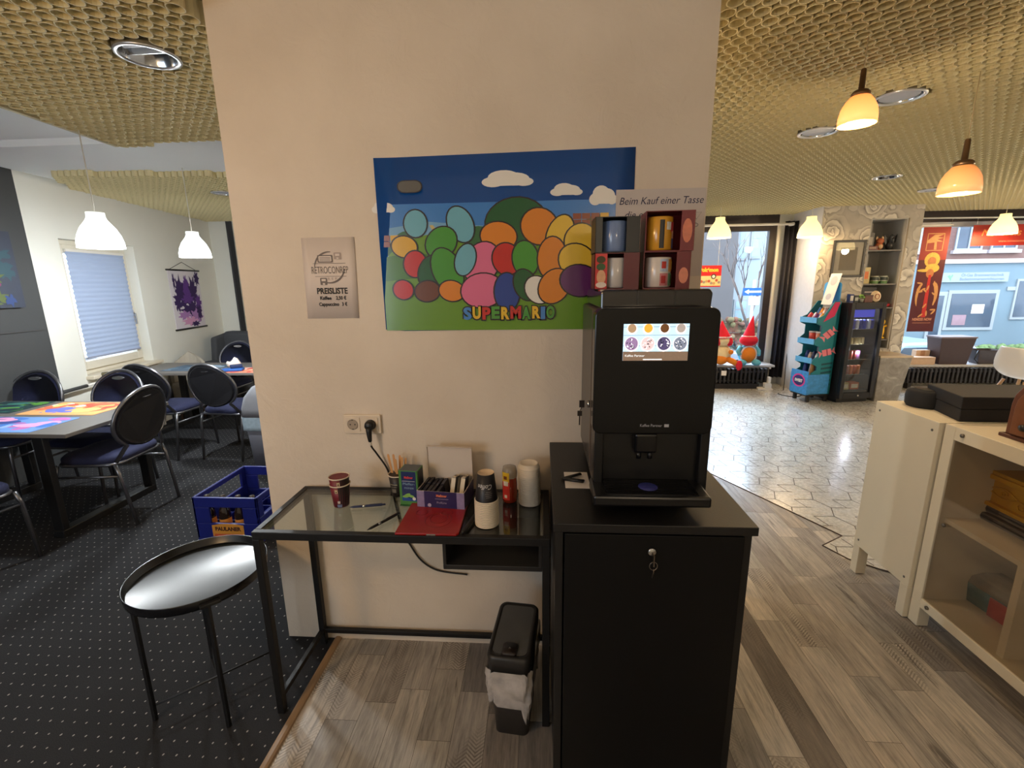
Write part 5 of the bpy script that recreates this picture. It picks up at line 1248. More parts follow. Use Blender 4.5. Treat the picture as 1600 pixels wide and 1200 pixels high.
for i in range(4):
    bag(.08,.22-i*.055,.526,.06,.05,.12-.02*(i%2),'sweets packet on the third rack shelf, number %s from the left'%['one','two','three','four'][i],[(40,60,130),(220,190,160),(30,40,80),(230,220,210)][i],G_,tilt=.2)
for i in range(4):
    bag(.06+.03*(i%2),.22-i*.055,.121,.06,.06,.36,'tall sweets packet in the blue bottom bin of the rack, number %s from the left'%['one','two','three','four'][i],[(40,70,150),(230,220,220),(220,150,80),(200,210,230)][i],G_,tilt=.1)
t=thing('white_leaflet','white printed leaflet taped to the blue header of the candy rack','leaflet',rw(.185,.12,1.42),.22+PI/2*0)
MB().at(ry=.25).box(-.004,-.003,-.085,.075,-.20,.19).build('sheet',PAPER,t)
mb=MB().at(ry=.25); mb.prism(ell(0,.10,.05,.06,18),-.0045,-.0041,0,axis='x'); mb.prism(ell(0,-.10,.04,.04,18),-.0045,-.0041,0,axis='x'); mb.build('print',mat('print_pale',(190,186,190),.7),t)
# black drinks fridge
FRZ=.185
t=thing('drinks_fridge','black glass door drinks fridge in front of the rose wallpaper column','fridge',(4.70,4.507,.004),FRZ)
W,D,H=.467,.43,1.255; FB=mat('fridge_black',(22,21,24),.4,var=.08); FI=mat('fridge_inner',(92,90,88),.6)
MB().box(0,.03,.05,D,.05,H).box(W-.03,W,.05,D,.05,H).box(.03,W-.03,D-.03,D,.05,H).box(.03,W-.03,.05,D-.03,H-.06,H).box(.03,W-.03,.05,D-.03,.05,.16).build('cabinet',FB,t,bevel=.004)
MB().box(.031,W-.031,D-.034,D-.031,.16,H-.06).build('inner_back',FI,t)
MB().box(.02,W-.02,.06,D-.02,0,.05).build('plinth',FB,t)
dr=MB().box(0,.05,0,.045,.055,H).box(W-.05,W,0,.045,.055,H).box(.05,W-.05,0,.045,H-.075,H).box(.05,W-.05,0,.045,.055,.13).build('door',FB,t,bevel=.004)
MB().box(.05,W-.05,.018,.024,.13,H-.075).build('door_glass',pane('fridge_glass',(226,229,231),.02),dr)
MB().at((W*.55,-.001,.095),rx=PI/2).lathe([(.012,0),(.012,.003),(0,.004)],16).build('lock',CHROME,dr)
mb=MB()
FSH=[.36,.55,.74,.93]
for z in FSH: 
    for k in range(9): mb.box(.035,W-.035,.06+k*.038,.064+k*.038,z-.006,z)
    s=mb.build('wire_shelf',CHROME,t); mb=MB()
MB().box(.09,.22,.051,.054,.985,1.13).build('info_sticker',mat('sticker_blue',(60,60,150),.4,var=.4,vs=40),t) if False else None
cF,sF=math.cos(FRZ),math.sin(FRZ)
def fw_(x,y,z): return (4.70+x*cF-y*sF,4.507+x*sF+y*cF,z+.004)
def can(x,y,z,c,label,h=.115,r=.03,top=True,grp='cans and bottles in the fridge',nm='drink_can'):
    t=thing(nm,label,'drink',fw_(x,y,z),0,grp)
    MB().lathe([(0,0),(r*.8,0),(r,.008),(r,h-.012),(r*.82,h),(0,h-.002)],16).build('body',mat('can_%d_%d_%d'%c,c,.3,.3,var=.25,vs=50),t)
    MB().lathe([(r*.80,h-.003),(r*.82,h+.001),(r*.76,h+.001),(r*.74,h-.004),(0,h-.004)],16,cap0=False).build('rim',CHROME,t)
rows=[(.93,[(60,70,170),(90,90,190),(230,230,240),(50,60,150),(70,80,180),(200,206,230),(60,70,170)],'top'),(.74,[(196,170,120),(206,184,130),(180,160,120),(206,190,140),(196,176,130)],'second'),(.55,[(70,130,130),(190,90,70),(150,60,60),(140,90,130)],'third'),(.36,[(206,180,130),(150,90,80),(210,110,70),(190,100,70),(200,120,80)],'fourth')]
for z,cs,nm in rows:
    for i,c in enumerate(cs):
        can(.075+i*.052+(.0 if nm!='third' else .02),.085,z,c,'drink can on the %s fridge shelf, %s from the left'%(nm,['first','second','third','fourth','fifth','sixth','seventh'][i]),h=.115 if nm!='second' else .085,r=.0245)
for i,c in enumerate([(190,170,120),(196,110,80)]):
    t=thing('snack_box','%s snack box lying on the fridge floor'%['cream','orange'][i],'box',fw_(.12+i*.14,.10,.161),FRZ,'boxes on the fridge floor')
    MB().box(-.06,.06,-.03,.06,0,.09).build('carton',mat('snk_%d'%i,c,.5,var=.2),t,bevel=.003); MB().box(-.045,.045,-.0312,-.0302,.02,.07).build('label',mat('snk_lab%d'%i,(226,214,190),.5,var=.2),t)
# cool strip lamp inside the fridge
t=thing('fridge_lamp','blue lit display panel at the top inside the black fridge','lamp',fw_(0,0,0),FRZ)
MB().box(.09,W-.09,.060,.064,1.075,1.165).build('light_panel',mat('fridge_led',(60,66,180),.4,emit=.8,ec=(70,80,220),var=.3,vs=40),t); MB().box(.085,W-.085,.064,.070,1.07,1.17).build('holder',FB,t)
# things on the fridge top
FT=H
def onfr(name,x,y,label,cat,build):
    t=thing(name,label,cat,fw_(x,y,FT),FRZ); build(t); return t
onfr('small_carton',.07,.12,'small navy and white carton at the left of the fridge top','box',lambda t:(MB().box(-.025,.025,-.025,.025,0,.10).build('carton',mat('cn1',(60,70,120),.5,var=.3),t),MB().box(-.02,.02,-.0262,-.0252,.02,.08).build('label',WHT,t)))
onfr('small_carton',.135,.12,'small dark carton with a grey label, second on the fridge top','box',lambda t:(MB().box(-.028,.028,-.025,.025,0,.085).build('carton',mat('cn2',(50,56,60),.5,var=.3),t),MB().box(-.02,.02,-.0262,-.0252,.02,.06).build('label',mat('lab2',(180,184,176),.5),t)))
def plant(t):
    MB().lathe([(0,0),(.028,0),(.034,.04),(0,.04)],14).build('pot',mat('pot_grey',(150,150,140),.6),t)
    mb=MB(); random.seed(5)
    for k in range(22):
        a=random.random()*6.28; e=random.random()*1.3; x,y,z=.03*math.cos(a)*math.cos(e),.03*math.sin(a)*math.cos(e),.05+.035*math.sin(e)
        mb.sph((x,y,z),(.013,.013,.011),6,4)
    mb.build('foliage',mat('plant_green',(120,160,80),.6,var=.3),t)
onfr('potted_plant',.215,.12,'small potted green plant on the fridge top','plant',plant)
onfr('brown_tin',.30,.13,'low brown tin in the middle of the fridge top','tin',lambda t:(MB().prism(rrect(-.06,.06,-.04,.04,.015),0,.07).build('tin',mat('tin_brown',(110,76,70),.4,.2,var=.3,vs=50),t),MB().prism(rrect(-.062,.062,-.042,.042,.016),.07,.085).build('lid',mat('tin_lid',(80,56,54),.4),t)))
onfr('round_plaque',.415,.12,'cream round plaque with a brown ring standing at the right of the fridge top','plaque',lambda t:(MB().at((0,0,.068),rx=PI/2-.15).lathe([(0,-.006),(.066,-.006),(.068,0),(.066,.006),(0,.006)],26).build('disc',mat('plaque_cream',(220,196,160),.5,var=.06),t),MB().tube([(.03*math.cos(2*PI*k/20)+.015,-.0085,.066+.03*math.sin(2*PI*k/20)) for k in range(20)],.004,6,closed=True).build('ring',mat('ring_brown',(170,90,60),.5),t)))
# framed picture on the column
t=thing('framed_print','black framed print with a wide cream mount on the rose column','picture',(4.906,CY,1.795))
w,h=.40,.462
MB().box(-w/2,-w/2+.028,-.022,0,-h/2,h/2).box(w/2-.028,w/2,-.022,0,-h/2,h/2).box(-w/2+.028,w/2-.028,-.022,0,h/2-.028,h/2).box(-w/2+.028,w/2-.028,-.022,0,-h/2,-h/2+.028).build('frame',BLK,t,bevel=.003)
MB().box(-w/2+.028,w/2-.028,-.008,-.004,-h/2+.028,h/2-.028).build('mount',mat('mount_cream',(206,196,176),.7),t)
MB().box(-.105,.105,-.010,-.0085,-.145,.140).build('print',mat('print_taupe',(140,128,108),.7,var=.12),t)
MB().box(-w/2+.028,w/2-.028,-.0145,-.0125,-h/2+.028,h/2-.028).build('glazing',pane('picture_glass',(255,255,255),.10),t)
# niche lining and shelves
ND=mat('niche_grey',(176,174,170),.6,var=.06)
t=thing('niche_shelving','dark lined shelf niche set into the rose wallpaper column','shelf',(0,0,0))
a,c=NX0,NX1
MB().box(a,a+.012,CY-.004,CY+.415,NZ0,NZ1).box(c-.012,c,CY-.004,CY+.415,NZ0,NZ1).box(a+.012,c-.012,CY-.004,CY+.415,NZ1-.012,NZ1).box(a+.012,c-.012,CY-.004,CY+.415,NZ0,NZ0+.012).box(a+.012,c-.012,CY+.405,CY+.415,NZ0,NZ1).build('lining',ND,t)
NS=[1.90,1.475,1.17,.985]
for z in NS[:3]: MB().box(a+.012,c-.012,CY+.01,CY+.40,z-.016,z).build('shelf',mat('niche_shelf',(120,116,112),.5),t)
MB().tube([(c+.006,CY-.006,NZ0),(c+.006,CY-.006,NZ1)],.007,6).build('edge_trim',mat('edge_pale',(176,164,146),.5),t)
def onsh(name,x,z,label,cat,build,y=CY+.12):
    t=thing(name,label,cat,(x,y,z)); build(t); return t
def bx(c,w,d,h,lab=None,nm='carton'):
    def f(t):
        MB().box(-w/2,w/2,-d/2,d/2,0,h).build(nm,mat('nb_%d_%d_%d'%c,c,.5,var=.3,vs=40),t,bevel=.003)
        if lab: MB().box(-w*.32,w*.32,-d/2-.0012,-d/2-.0002,h*.3,h*.75).build('label',mat('nl_%d_%d_%d'%lab,lab,.5,var=.3,vs=60),t)
    return f
onsh('game_box',5.205,1.90,'grey boxed game standing on the top niche shelf','box',bx((104,100,96),.11,.06,.22,(170,160,150)))
onsh('game_box',5.215,1.90,'flat red box lying before the grey boxed game on the top niche shelf','box',bx((110,60,56),.13,.05,.05,(160,130,110)),y=CY+.055)
def crit(c1,c2):
    def f(t):
        MB().sph((0,0,.05),(.05,.04,.05),14,10).build('body',mat('fg_%d_%d_%d'%c1,c1,.6,var=.3,vs=50),t); MB().sph((0,-.01,.115),(.045,.04,.04),14,10).build('head',mat('fg_%d_%d_%d'%c1,c1),t)
        for s in (-1,1): MB().sph((s*.035,0,.15),(.015,.01,.025),10,6).build('ear',mat('fg_%d_%d_%d'%c2,c2,.6),t)
        MB().sph((0,-.035,.045),(.028,.016,.03),12,8).build('belly',mat('fg_%d_%d_%d'%c2,c2),t)
    return f
onsh('figurine',5.345,1.90,'orange eared figurine on the top niche shelf','figurine',crit((196,110,70),(226,190,150)))
def drag(t):
    MB().sph((0,0,.06),(.045,.05,.06),14,10).build('body',mat('fg_dark',(50,52,54),.4,var=.3),t)
    MB().tube([(0,-.02,.09),(-.02,-.03,.15),(0,-.05,.185)],[.025,.02,.022],10).build('neck',MC['fg_dark'],t)
    for s in (-1,1): MB().prism([(0,.08),(s*.08,.20),(s*.07,.10),(s*.04,.06)],-.003,.003,axis='y').build('wing',MC['fg_dark'],t)
onsh('figurine',5.475,1.90,'dark winged figurine at the right of the top niche shelf','figurine',drag)
onsh('game_box',5.21,1.475,'tall cream and yellow box on the second niche shelf','box',bx((206,186,130),.12,.07,.21,(226,120,60)))
for i in range(2):
    def mg(t):
        MB().lathe([(0,0),(.042,0),(.044,.10),(.041,.10),(.039,.006),(0,.006)],20).build('body',mat('mug_pale',(210,212,196),.4,var=.2,vs=50),t); MB().lathe([(.0445,.0),(.0452,.035)],20,cap0=False,cap1=False).build('band',mat('mug_green',(110,150,90),.4,var=.3),t)
        MB().lathe([(.0448,.045),(.0450,.085)],20,cap0=False,cap1=False).build('print',mat('mug_dark',(70,80,76),.5,var=.5,vs=70),t); MB().tube([(.042,0,.08),(.066,0,.072),(.068,0,.04),(.042,0,.025)],.006,8).build('handle',MC['mug_pale'],t)
    onsh('mug',5.355+i*.11,1.475,'printed pale mug on the second niche shelf, %s one of the pair'%['left','right'][i],'mug',mg)
def blk(t):
    MB().box(-.09,.09,-.006,.0,0,.13).build('card',mat('sign_black',(28,26,28),.5),t); mb=MB(); mb.box(-.055,.055,-.0072,-.0062,.062,.078); mb.build('text_line',mat('txt_grey',(150,140,136),.5),t)
onsh('small_sign','x' and 5.225,1.30,'small black card sign hanging below the second niche shelf','sign',blk,y=CY-.002)
def sau(t):
    MB().lathe([(0,0),(.04,0),(.07,.02),(.072,.045),(0,.045)],22).build('dish',mat('dish_red',(196,40,44),.4,var=.1),t); MB().lathe([(.072,.040),(.074,.05),(.066,.05)],22,cap0=False,cap1=False).build('rim',mat('dish_dark',(120,30,34),.4),t)
onsh('red_dish',5.49,1.17,'shallow red dish on the third niche shelf','dish',sau,y=CY+.09)
def yel(t):
    MB().sph((0,0,.10),(.045,.04,.10),14,12).build('body',mat('toy_yellow',(236,186,40),.7,var=.1),t); MB().sph((0,0,.225),(.042,.04,.042),14,10).build('head',MC['toy_yellow'],t)
    for s in (-1,1): MB().tube([(s*.03,0,.16),(s*.065,-.01,.13+.05*s)],[.014,.012],8).build('arm',MC['toy_yellow'],t); MB().sph((s*.025,-.01,.015),(.02,.035,.016),10,6).build('foot',MC['toy_yellow'],t)
onsh('yellow_toy',5.49,.75,'plain yellow toy figure standing in the lower niche right of the fridge','toy',yel,y=CY+.06)
MB().box(a+.012,c-.012,CY+.01,CY+.40,.735,.75).build('shelf',MC['niche_shelf'],bpy.data.objects['niche_shelving'])
# stone look plinth
t=thing('stone_plinth','grey marbled plinth with a pale top right of the fridge','plinth',(5.37,4.82,.004))
m,nt,b=shader('concrete_marble'); N=NT(nt); v=N.obj()
N.link(N.ramp(N.noise(v,5,5,.6,2.0),[(.3,rgb((118,114,110))),(.55,rgb((146,142,136))),(.7,rgb((176,172,166)))]),b.inputs['Base Color']); b.inputs['Roughness'].default_value=.5
loft('body',[(rrect(-.16,.13,-.19,.18,.01),0),(rrect(-.17,.215,-.20,.19,.01),.565)],m,t,smooth=False)
MB().prism([(-.175,-.205),(.222,-.205),(.222,.195),(-.175,.195)],.565,.59).build('top',mat('plinth_top',(190,172,146),.45,var=.15,vs=20),t,bevel=.003)
# red banners in the wide window
BR=mat('banner_red',(150,36,28),.6,var=.1); BD=mat('banner_dark',(84,20,30),.6,var=.2,vs=10); BG_=mat('banner_gold',(206,150,90),.6,var=.2); BT_=mat('banner_text',(206,140,110),.6)
t=thing('hanging_banner','tall dark red banner with a gold figure print in the wide shop window','banner',(6.305,5.52,.80))
MB().box(-.175,.175,-.004,.0,0,1.41).build('cloth',BR,t)
mb=MB(); y=-.0045
mb.box(-.175,.175,y-.0002,y,.0,.98,0)
for x0,x1,z0,z1 in ((-.11,-.10,1.10,1.33),(.10,.11,1.10,1.33),(-.11,.11,1.32,1.33),(-.11,.11,1.10,1.11)): mb.box(x0,x1,y-.0006,y-.0003,z0,z1,1)
mb.prism([(-.10,1.24),(-.02,1.31),(.10,1.315),(.02,1.28),(.10,1.27),(.02,1.25),(.10,1.22),(.02,1.22),(.03,1.115),(-.005,1.115),(-.01,1.21),(-.10,1.20)],y-.0006,y-.0003,1,axis='y')
random.seed(17); _q=0
for cx,cz,rx,rz,mi in [(0,.98,.10,.10,2),(0,.96,.055,.06,3),(.02,.87,.09,.06,2),(-.08,.84,.09,.02,2),(0,.80,.05,.06,3),(-.08,.50,.06,.16,1),(.09,.52,.06,.16,1),(0,.45,.11,.26,0)]: mb.prism(ell(cx,cz,rx,rz,18),y-.0008-.00008*(_q:=_q+1),y-.0007,mi,axis='y')
mb.prism([(-.012,.78),(.022,.78),(.04,.2),(-.02,.2)],y-.0020,y-.0017,4,axis='y')
for k in range(14):
    cx=(random.random()-.5)*.26; cz=.2+random.random()*.5; mb.prism(ell(cx,cz,.012,.04,8,random.random()*3),y-.0022-.00002*k,y-.0018,1,axis='y')
put_text(mb,'NEMESIS NOW',0,.155,y-.0026,.05,5,fit=.26,bold=.002); put_text(mb,'www.nemesisnow.com',0,.115,y-.0026,.03,5,fit=.24)
mb.build('print',[BD,BG_,mat('banner_straw',(216,180,80),.6,var=.3,vs=40),mat('banner_tan',(190,120,70),.6,var=.3,vs=40),mat('banner_scarlet',(190,40,36),.6),BT_],t)
t=thing('wide_banner','wide red banner with pale lettering behind the right hand pendant lamp','banner',(7.35,5.52,1.955))
MB().box(-.59,.59,-.004,0,0,.27).build('cloth',BR,t)
mb=MB(); put_text(mb,'Nemesis Now',-.06,.13,-.0046,.12,0,fit=.85,shear=.2,bold=.002); put_text(mb,'www.nemesisnow.com',-.03,.045,-.0046,.04,1,fit=.42); mb.build('lettering',[mat('banner_bronze',(186,120,60),.5),BT_],t)
# things on the sill of the wide window
def sill(name,x,y,label,cat,f,rz=0):
    t=thing(name,label,cat,(x,y,.33),rz); f(t)
CBD=mat('cardboard',(196,166,140),.8,var=.1)
sill('cardboard_box',6.38,5.56,'flat brown cardboard box lying on the sill of the wide window','box',lambda t:(MB().box(-.17,.19,-.07,.07,0,.105).build('carton',CBD,t,bevel=.004),MB().box(-.17,.19,-.0712,-.0702,.08,.084).build('tape',mat('tape_brown',(170,130,100),.4),t)))
sill('cardboard_box',6.50,5.69,'smaller pale cardboard box standing behind the flat one on the wide sill','box',lambda t:(MB().box(-.09,.10,-.05,.035,0,.185).build('carton',CBD,t,bevel=.004),MB().box(-.03,.03,-.0512,-.0502,.0,.185).build('tape',MC['tape_brown'],t)),0)
sill('dark_bin',6.82,5.60,'dark brown square planter bin on the sill of the wide window','planter',lambda t:(loft('body',[(rrect(-.19,.19,-.10,.10,.01),0),(rrect(-.235,.235,-.13,.13,.01),.38)],mat('bin_brown',(64,46,46),.5,var=.1),t,smooth=False),MB().box(-.24,.24,-.135,.135,.375,.395).build('rim',mat('rim_pale',(120,110,116),.4),t)))
sill('small_basket',7.30,5.60,'small dark wire basket right of the brown planter bin','basket',lambda t:(loft('body',[(rrect(-.12,.12,-.08,.08,.01),0),(rrect(-.17,.17,-.11,.11,.01),.20)],mat('basket_dark',(66,58,62),.5,var=.2),t,cap=False,smooth=False),MB().tube([(-.17,-.10,.2),(-.22,-.12,.08),(-.12,-.08,.0)],.008,6).build('handle',BLK,t)))
# white shell chair
t=thing('shell_chair','white moulded shell chair with wooden legs at the right picture edge','chair',(6.22,3.92,.004),-1.42)
prof=[(-.21,.80),(-.20,.70),(-.19,.60),(-.165,.52),(-.11,.462),(0,.445),(.12,.452),(.21,.47),(.235,.455)]
mb=MB(); n=12; vs=[];fs=[]
for i,(yy_,zz) in enumerate(prof):
    wd=[.15,.20,.215,.225,.23,.235,.235,.22,.20][i]
    for k in range(n+1):
        s=-1+2*k/n; lift=.09*abs(s)**3 if 2<i<7 else 0; fwd=.07*abs(s)**2.5 if i<4 else 0
        vs.append((wd*s,yy_+fwd,zz+lift))
for i in range(len(prof)-1):
    for k in range(n): q=i*(n+1)+k; fs.append((q,q+1,q+n+2,q+n+1))
o=mb.raw(vs,fs,0,True).build('shell',mat('shell_white',(226,222,218),.35,var=.02),t); s=o.modifiers.new('s','SOLIDIFY'); s.thickness=.01; s=o.modifiers.new('ss','SUBSURF'); s.levels=1; s.render_levels=1
for sx in (-1,1):
    for sy in (-1,1): MB().tube([(sx*.10,sy*.10,.43),(sx*.22,sy*.21,0)],[.016,.011],10).build('leg',mat('beech',(190,150,108),.5,var=.1),t)
MB().tube([(-.16,-.155,.22),(.16,.155,.22)],.004,6).tube([(-.16,.155,.22),(.16,-.155,.22)],.004,6).build('wire_brace',BLK,t)

# ---- white display cabinets
CW=mat('cabinet_cream',(228,216,190),.45,var=.03,vs=6); SCREW=mat('screw_head',(110,104,96),.4,.6)
CZ=.945
t=thing('white_cabinet','white low cabinet unit seen from its end panel with square legs','cabinet',(0,0,.004))
x0,x1,y0,y1=2.645,3.80,.628,1.0
MB().box(x0,x0+.02,y0,y1,.155,CZ-.004).build('end_panel',CW,t,bevel=.002)
MB().box(x1-.02,x1,y0,y1,.155,CZ-.004).build('end_panel',CW,t)
MB().box(x0+.02,x1-.02,y0,y1,CZ-.030,CZ-.004).build('top_panel',CW,t); MB().box(x0+.02,x1-.02,y0,y1,.155,.175).build('bottom_panel',CW,t); MB().box(x0+.02,x1-.02,y1-.012,y1,.175,CZ-.03).build('back_panel',CW,t); MB().box(x0+.02,x1-.02,y0,y0+.016,.175,CZ-.03).build('front_panel',CW,t)
for xx in (x0,x1-.05):
    for yy_ in (y0,y1-.045): MB().box(xx,xx+.05,yy_,yy_+.045,0,.155).build('leg',CW,t,bevel=.002)
mb=MB()
for yy_,zz in ((y0+.03,.90),(y1-.03,.90),(y0+.03,.19),(y1-.03,.19)): mb.at((x0,yy_,zz),ry=-PI/2).lathe([(.006,0),(.005,.0015),(0,.002)],12)
mb.build('screws',SCREW,t)
t=thing('display_cabinet','white glass fronted display cabinet with open looking shelves, nearest on the right','cabinet',(0,0,.004))
dc=t; x0,x1,y0,y1=2.665,3.08,-.60,.622
MB().box(x0,x1,y1-.048,y1,.115,CZ-.004).build('side_panel',CW,t,bevel=.002); MB().box(x0,x1,y0,y0+.048,.115,CZ-.004).build('side_panel',CW,t,bevel=.002)
MB().box(x0,x1,y0+.048,y1-.048,CZ-.06,CZ-.004).build('top_panel',CW,t,bevel=.002); MB().box(x0,x1,y0+.048,y1-.048,.095,.14).build('bottom_panel',CW,t,bevel=.002)
MB().box(x1-.012,x1,y0+.048,y1-.048,.14,CZ-.06).build('back_panel',mat('cabinet_back',(176,164,146),.6,var=.03),t)
MB().box(x0+.03,x1-.012,y0+.048,y1-.048,.515,.535).build('shelf',CW,t)
MB().box(x0+.03,x1-.012,.235,.262,.14,.515).build('divider',CW,t)
for xx in (x0,x1-.05):
    for yy_ in (y0,y1-.05): MB().box(xx,xx+.05,yy_,yy_+.05,0,.115 if True else 0).build('leg',CW,t,bevel=.002)
MB().box(x0+.006,x0+.011,y0+.05,y1-.05,.142,CZ-.062).build('glass_front',pane('cabinet_glass',(240,236,230),.05),t)
mb=MB()
for yy_,zz in ((y1-.085,CZ-.03),(y1-.085,.52),(y1-.085,.12)): mb.at((x0,yy_,zz),ry=-PI/2).lathe([(.008,0),(.008,.006),(.005,.008),(0,.009)],14)
mb.build('glass_clips',SCREW,t)
# on and in the cabinets
CT=CZ
t=thing('round_speaker','black fabric round speaker on the far corner of the white cabinet','speaker',(2.79,.90,CT),0)
MB().lathe([(0,0),(.066,0),(.074,.012),(.076,.05),(.072,.075),(.06,.085),(0,.087)],30).build('body',mat('speaker_cloth',(22,22,25),.8,var=.2,vs=200),t); MB().lathe([(.060,.0852),(.045,.088),(0,.0885)],26).build('top_disc',BLK,t)
t=thing('black_case','large flat matt black box on top of the white cabinets','box',(2.735,.648,CT),-.04)
CSM=mat('case_black',(30,28,30),.75,var=.08,vs=80); 
MB().prism([(0,0),(.46,.0),(.48,.25),(.055,.262)],0,.055).build('tray',CSM,t,bevel=.004); MB().prism([(-.003,-.003),(.463,-.003),(.483,.253),(.053,.265)],.0555,.108).build('lid',CSM,t,bevel=.004)
t=thing('arched_radio','arched dark wood table radio at the right picture edge on the display cabinet','radio',(2.745,.462,CT),0)
WD=mat('radio_wood',(104,62,40),.35,var=.25,vs=18,stretch=(1,1,4))
arch=[(-.0,.012),(-.0,.13)]+[(-.13+.13*math.cos(a*PI/10),.13+.11*math.sin(a*PI/10)) for a in range(1,10)]+[(-.26,.13),(-.26,.012)]
MB().prism(arch,.0,.15,axis='x').build('case',WD,t,bevel=.004)
MB().box(-.012,.165,-.27,.012,0,.014).build('plinth',mat('radio_wood_dark',(78,44,30),.4,var=.2),t,bevel=.003)
a2=[(-.13+(y+.13)*.82,.02+(z-.012)*.86) for y,z in arch]
fr=MB().prism(a2,-.008,.0,axis='x').build('front_panel',mat('radio_front',(124,78,50),.35,var=.25,vs=22),t,bevel=.002)
MB().at((-.008,-.075,.055),ry=-PI/2).lathe([(.013,0),(.012,.014),(0,.016)],16).build('knob',BLK,fr); MB().at((-.008,-.185,.055),ry=-PI/2).lathe([(.013,0),(.012,.014),(0,.016)],16).build('knob',BLK,fr)
MB().prism(ell(-.13,.15,.06,.055,24),-.0095,-.0085,axis='x').build('grille_cloth',mat('grille_tan',(150,120,80),.9,var=.3,vs=90),fr)
t=thing('gold_casket','gold casket with a scroll ornament on the upper shelf of the display cabinet','box',(2.86,.40,.618),0)
GO=mat('gold',(226,176,56),.32,.35,var=.12)
MB().prism([(0,0),(.19,0),(.19,.105),(0,.105)],-.30,.27,axis='y').build('body',GO,t,bevel=.003)
MB().box(-.022,.20,-.32,.29,.105,.125).box(-.016,.198,-.31,.28,.125,.14).build('lid',GO,t,bevel=.003); MB().box(-.022,.2,-.32,.29,-.012,.004).build('base',GO,t,bevel=.003)
mb=MB(); cyy=.13
sc_=[(cyy+.06-.12*k/12,.055+.022*math.sin(PI*k/12)) for k in range(13)]; mb.tube([(-.003,y,z) for y,z in sc_],.003,6); mb.tube([(-.003,y,.055-(z-.055)*.9) for y,z in sc_],.003,6)
mb.tube([(-.003,cyy-.005-.016*math.cos(a*.5)*(1-a/16),.056+.016*math.sin(a*.5)*(1-a/16)) for a in range(14)],.0028,6)
mb.tube([(-.003,cyy-.08-.022*math.cos(a*.55)*(1-a/18),.030+.02*math.sin(a*.55)*(1-a/18)) for a in range(15)],.0028,6); mb.tube([(-.003,cyy-.06,.055),(-.003,cyy-.10,.048)],.003,6)
mb.build('ornament',GO,t)
for i,(z,c,l,x) in enumerate(((.539,(118,108,98),'lower grey cassette case under the gold casket',2.835),(.572,(126,116,106),'upper grey cassette case directly under the gold casket',2.85))):
    t=thing('cassette_case',l,'case',(x,.42,z),0,'grey cassette cases under the gold casket')
    MB().box(0,.2,-.33,.32,0,.031).build('shell',mat('case_grey%d'%i,c,.5,var=.06),t,bevel=.005); MB().box(-.0015,0,.10,.22,.008,.024).box(-.0015,0,-.02,.06,.012,.020).build('label',mat('case_label',(90,82,78),.5,var=.2,vs=80),t); MB().box(-.004,.0,-.32,.31,.0145,.0165).build('seam',mat('case_seam',(70,64,60),.5),t)
t=thing('retro_shoe','teal and red sneaker box toy with a grey top, low in the display cabinet','toy',(2.95,.52,.145),.1)
loft('base',[(rrect(-.09,.05,-.13,.10,.02),0),(rrect(-.10,.06,-.14,.11,.03),.09)],mat('toy_teal',(64,110,110),.4,var=.15),t,smooth=True)
MB().box(-.103,-.02,-.145,-.03,.0,.085).build('red_block',mat('toy_red',(176,44,44),.4),t,bevel=.004)
loft('cover',[(rrect(-.10,.06,-.14,.11,.03),.09),(rrect(-.09,.05,-.13,.10,.03),.12),(rrect(-.05,.03,-.08,.07,.02),.135)],mat('toy_grey',(150,140,124),.4,var=.2),t)
# ================================================================== OUTSIDE
GZ=-1.2
ASPH=mat('asphalt',(104,110,118),.85,var=.08,vs=6); PAVE=mat('pavement',(124,126,126),.85,var=.08,vs=4)
struct(MB().box(-20,45,6.1,40,GZ-.2,GZ).build('street',ASPH)); 
struct(MB().box(-20,45,15.4,17.9,GZ,GZ+.10).build('sidewalk',PAVE))
struct(MB().box(-6,30,6.06,7.2,GZ,-.12).build('forecourt',PAVE))
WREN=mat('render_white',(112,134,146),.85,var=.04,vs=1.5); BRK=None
m,nt,b=shader('brick_facade'); N=NT(nt); v=N.obj()
br=N.n('ShaderNodeTexBrick'); br.inputs['Scale'].default_value=9; br.inputs['Color1'].default_value=rgb((116,80,74)); br.inputs['Color2'].default_value=rgb((104,70,66)); br.inputs['Mortar'].default_value=rgb((140,126,120)); N.link(N.mapping(v,(.5,1,1),(0,0,0),(PI/2,0,0)),br.inputs['Vector']); N.link(br.outputs[0],b.inputs['Base Color']); b.inputs['Roughness'].default_value=.9; BRK=m
DGL=mat('facade_glass',(70,84,100),.08,var=.3,vs=2); WFR=mat('facade_frame',(152,160,166),.5)
# brick house with a white ground floor and a shop
FY=18.0
t=thing('brick_house','brick town house with a white shop front across the street','building',(0,FY,0))
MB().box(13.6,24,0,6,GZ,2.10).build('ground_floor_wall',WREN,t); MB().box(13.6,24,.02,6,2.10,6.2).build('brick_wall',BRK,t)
MB().box(13.6,24,-.10,0,2.06,2.22).build('cornice',mat('cornice_stone',(190,176,170),.8),t)
MB().box(13.4,24.2,-.3,6.2,6.2,6.5).build('roof_eave',mat('eave',(110,90,80),.8),t)
def fwin(x0,x1,z0,z1,sillc=True):
    f=MB().box(x0,x1,-.03,.04,z0,z0+.07).box(x0,x1,-.03,.04,z1-.07,z1).box(x0,x0+.07,-.03,.04,z0+.07,z1-.07).box(x1-.07,x1,-.03,.04,z0+.07,z1-.07).box((x0+x1)/2-.03,(x0+x1)/2+.03,-.03,.04,z0+.07,z1-.07).build('window',WFR,t)
    MB().box(x0+.07,x1-.07,.0,.012,z0+.07,z1-.07).build('pane',DGL,f)
    if sillc: MB().box(x0-.1,x1+.1,-.12,.02,z0-.12,z0).build('window_ledge',mat('ledge',(196,190,196),.7),f)
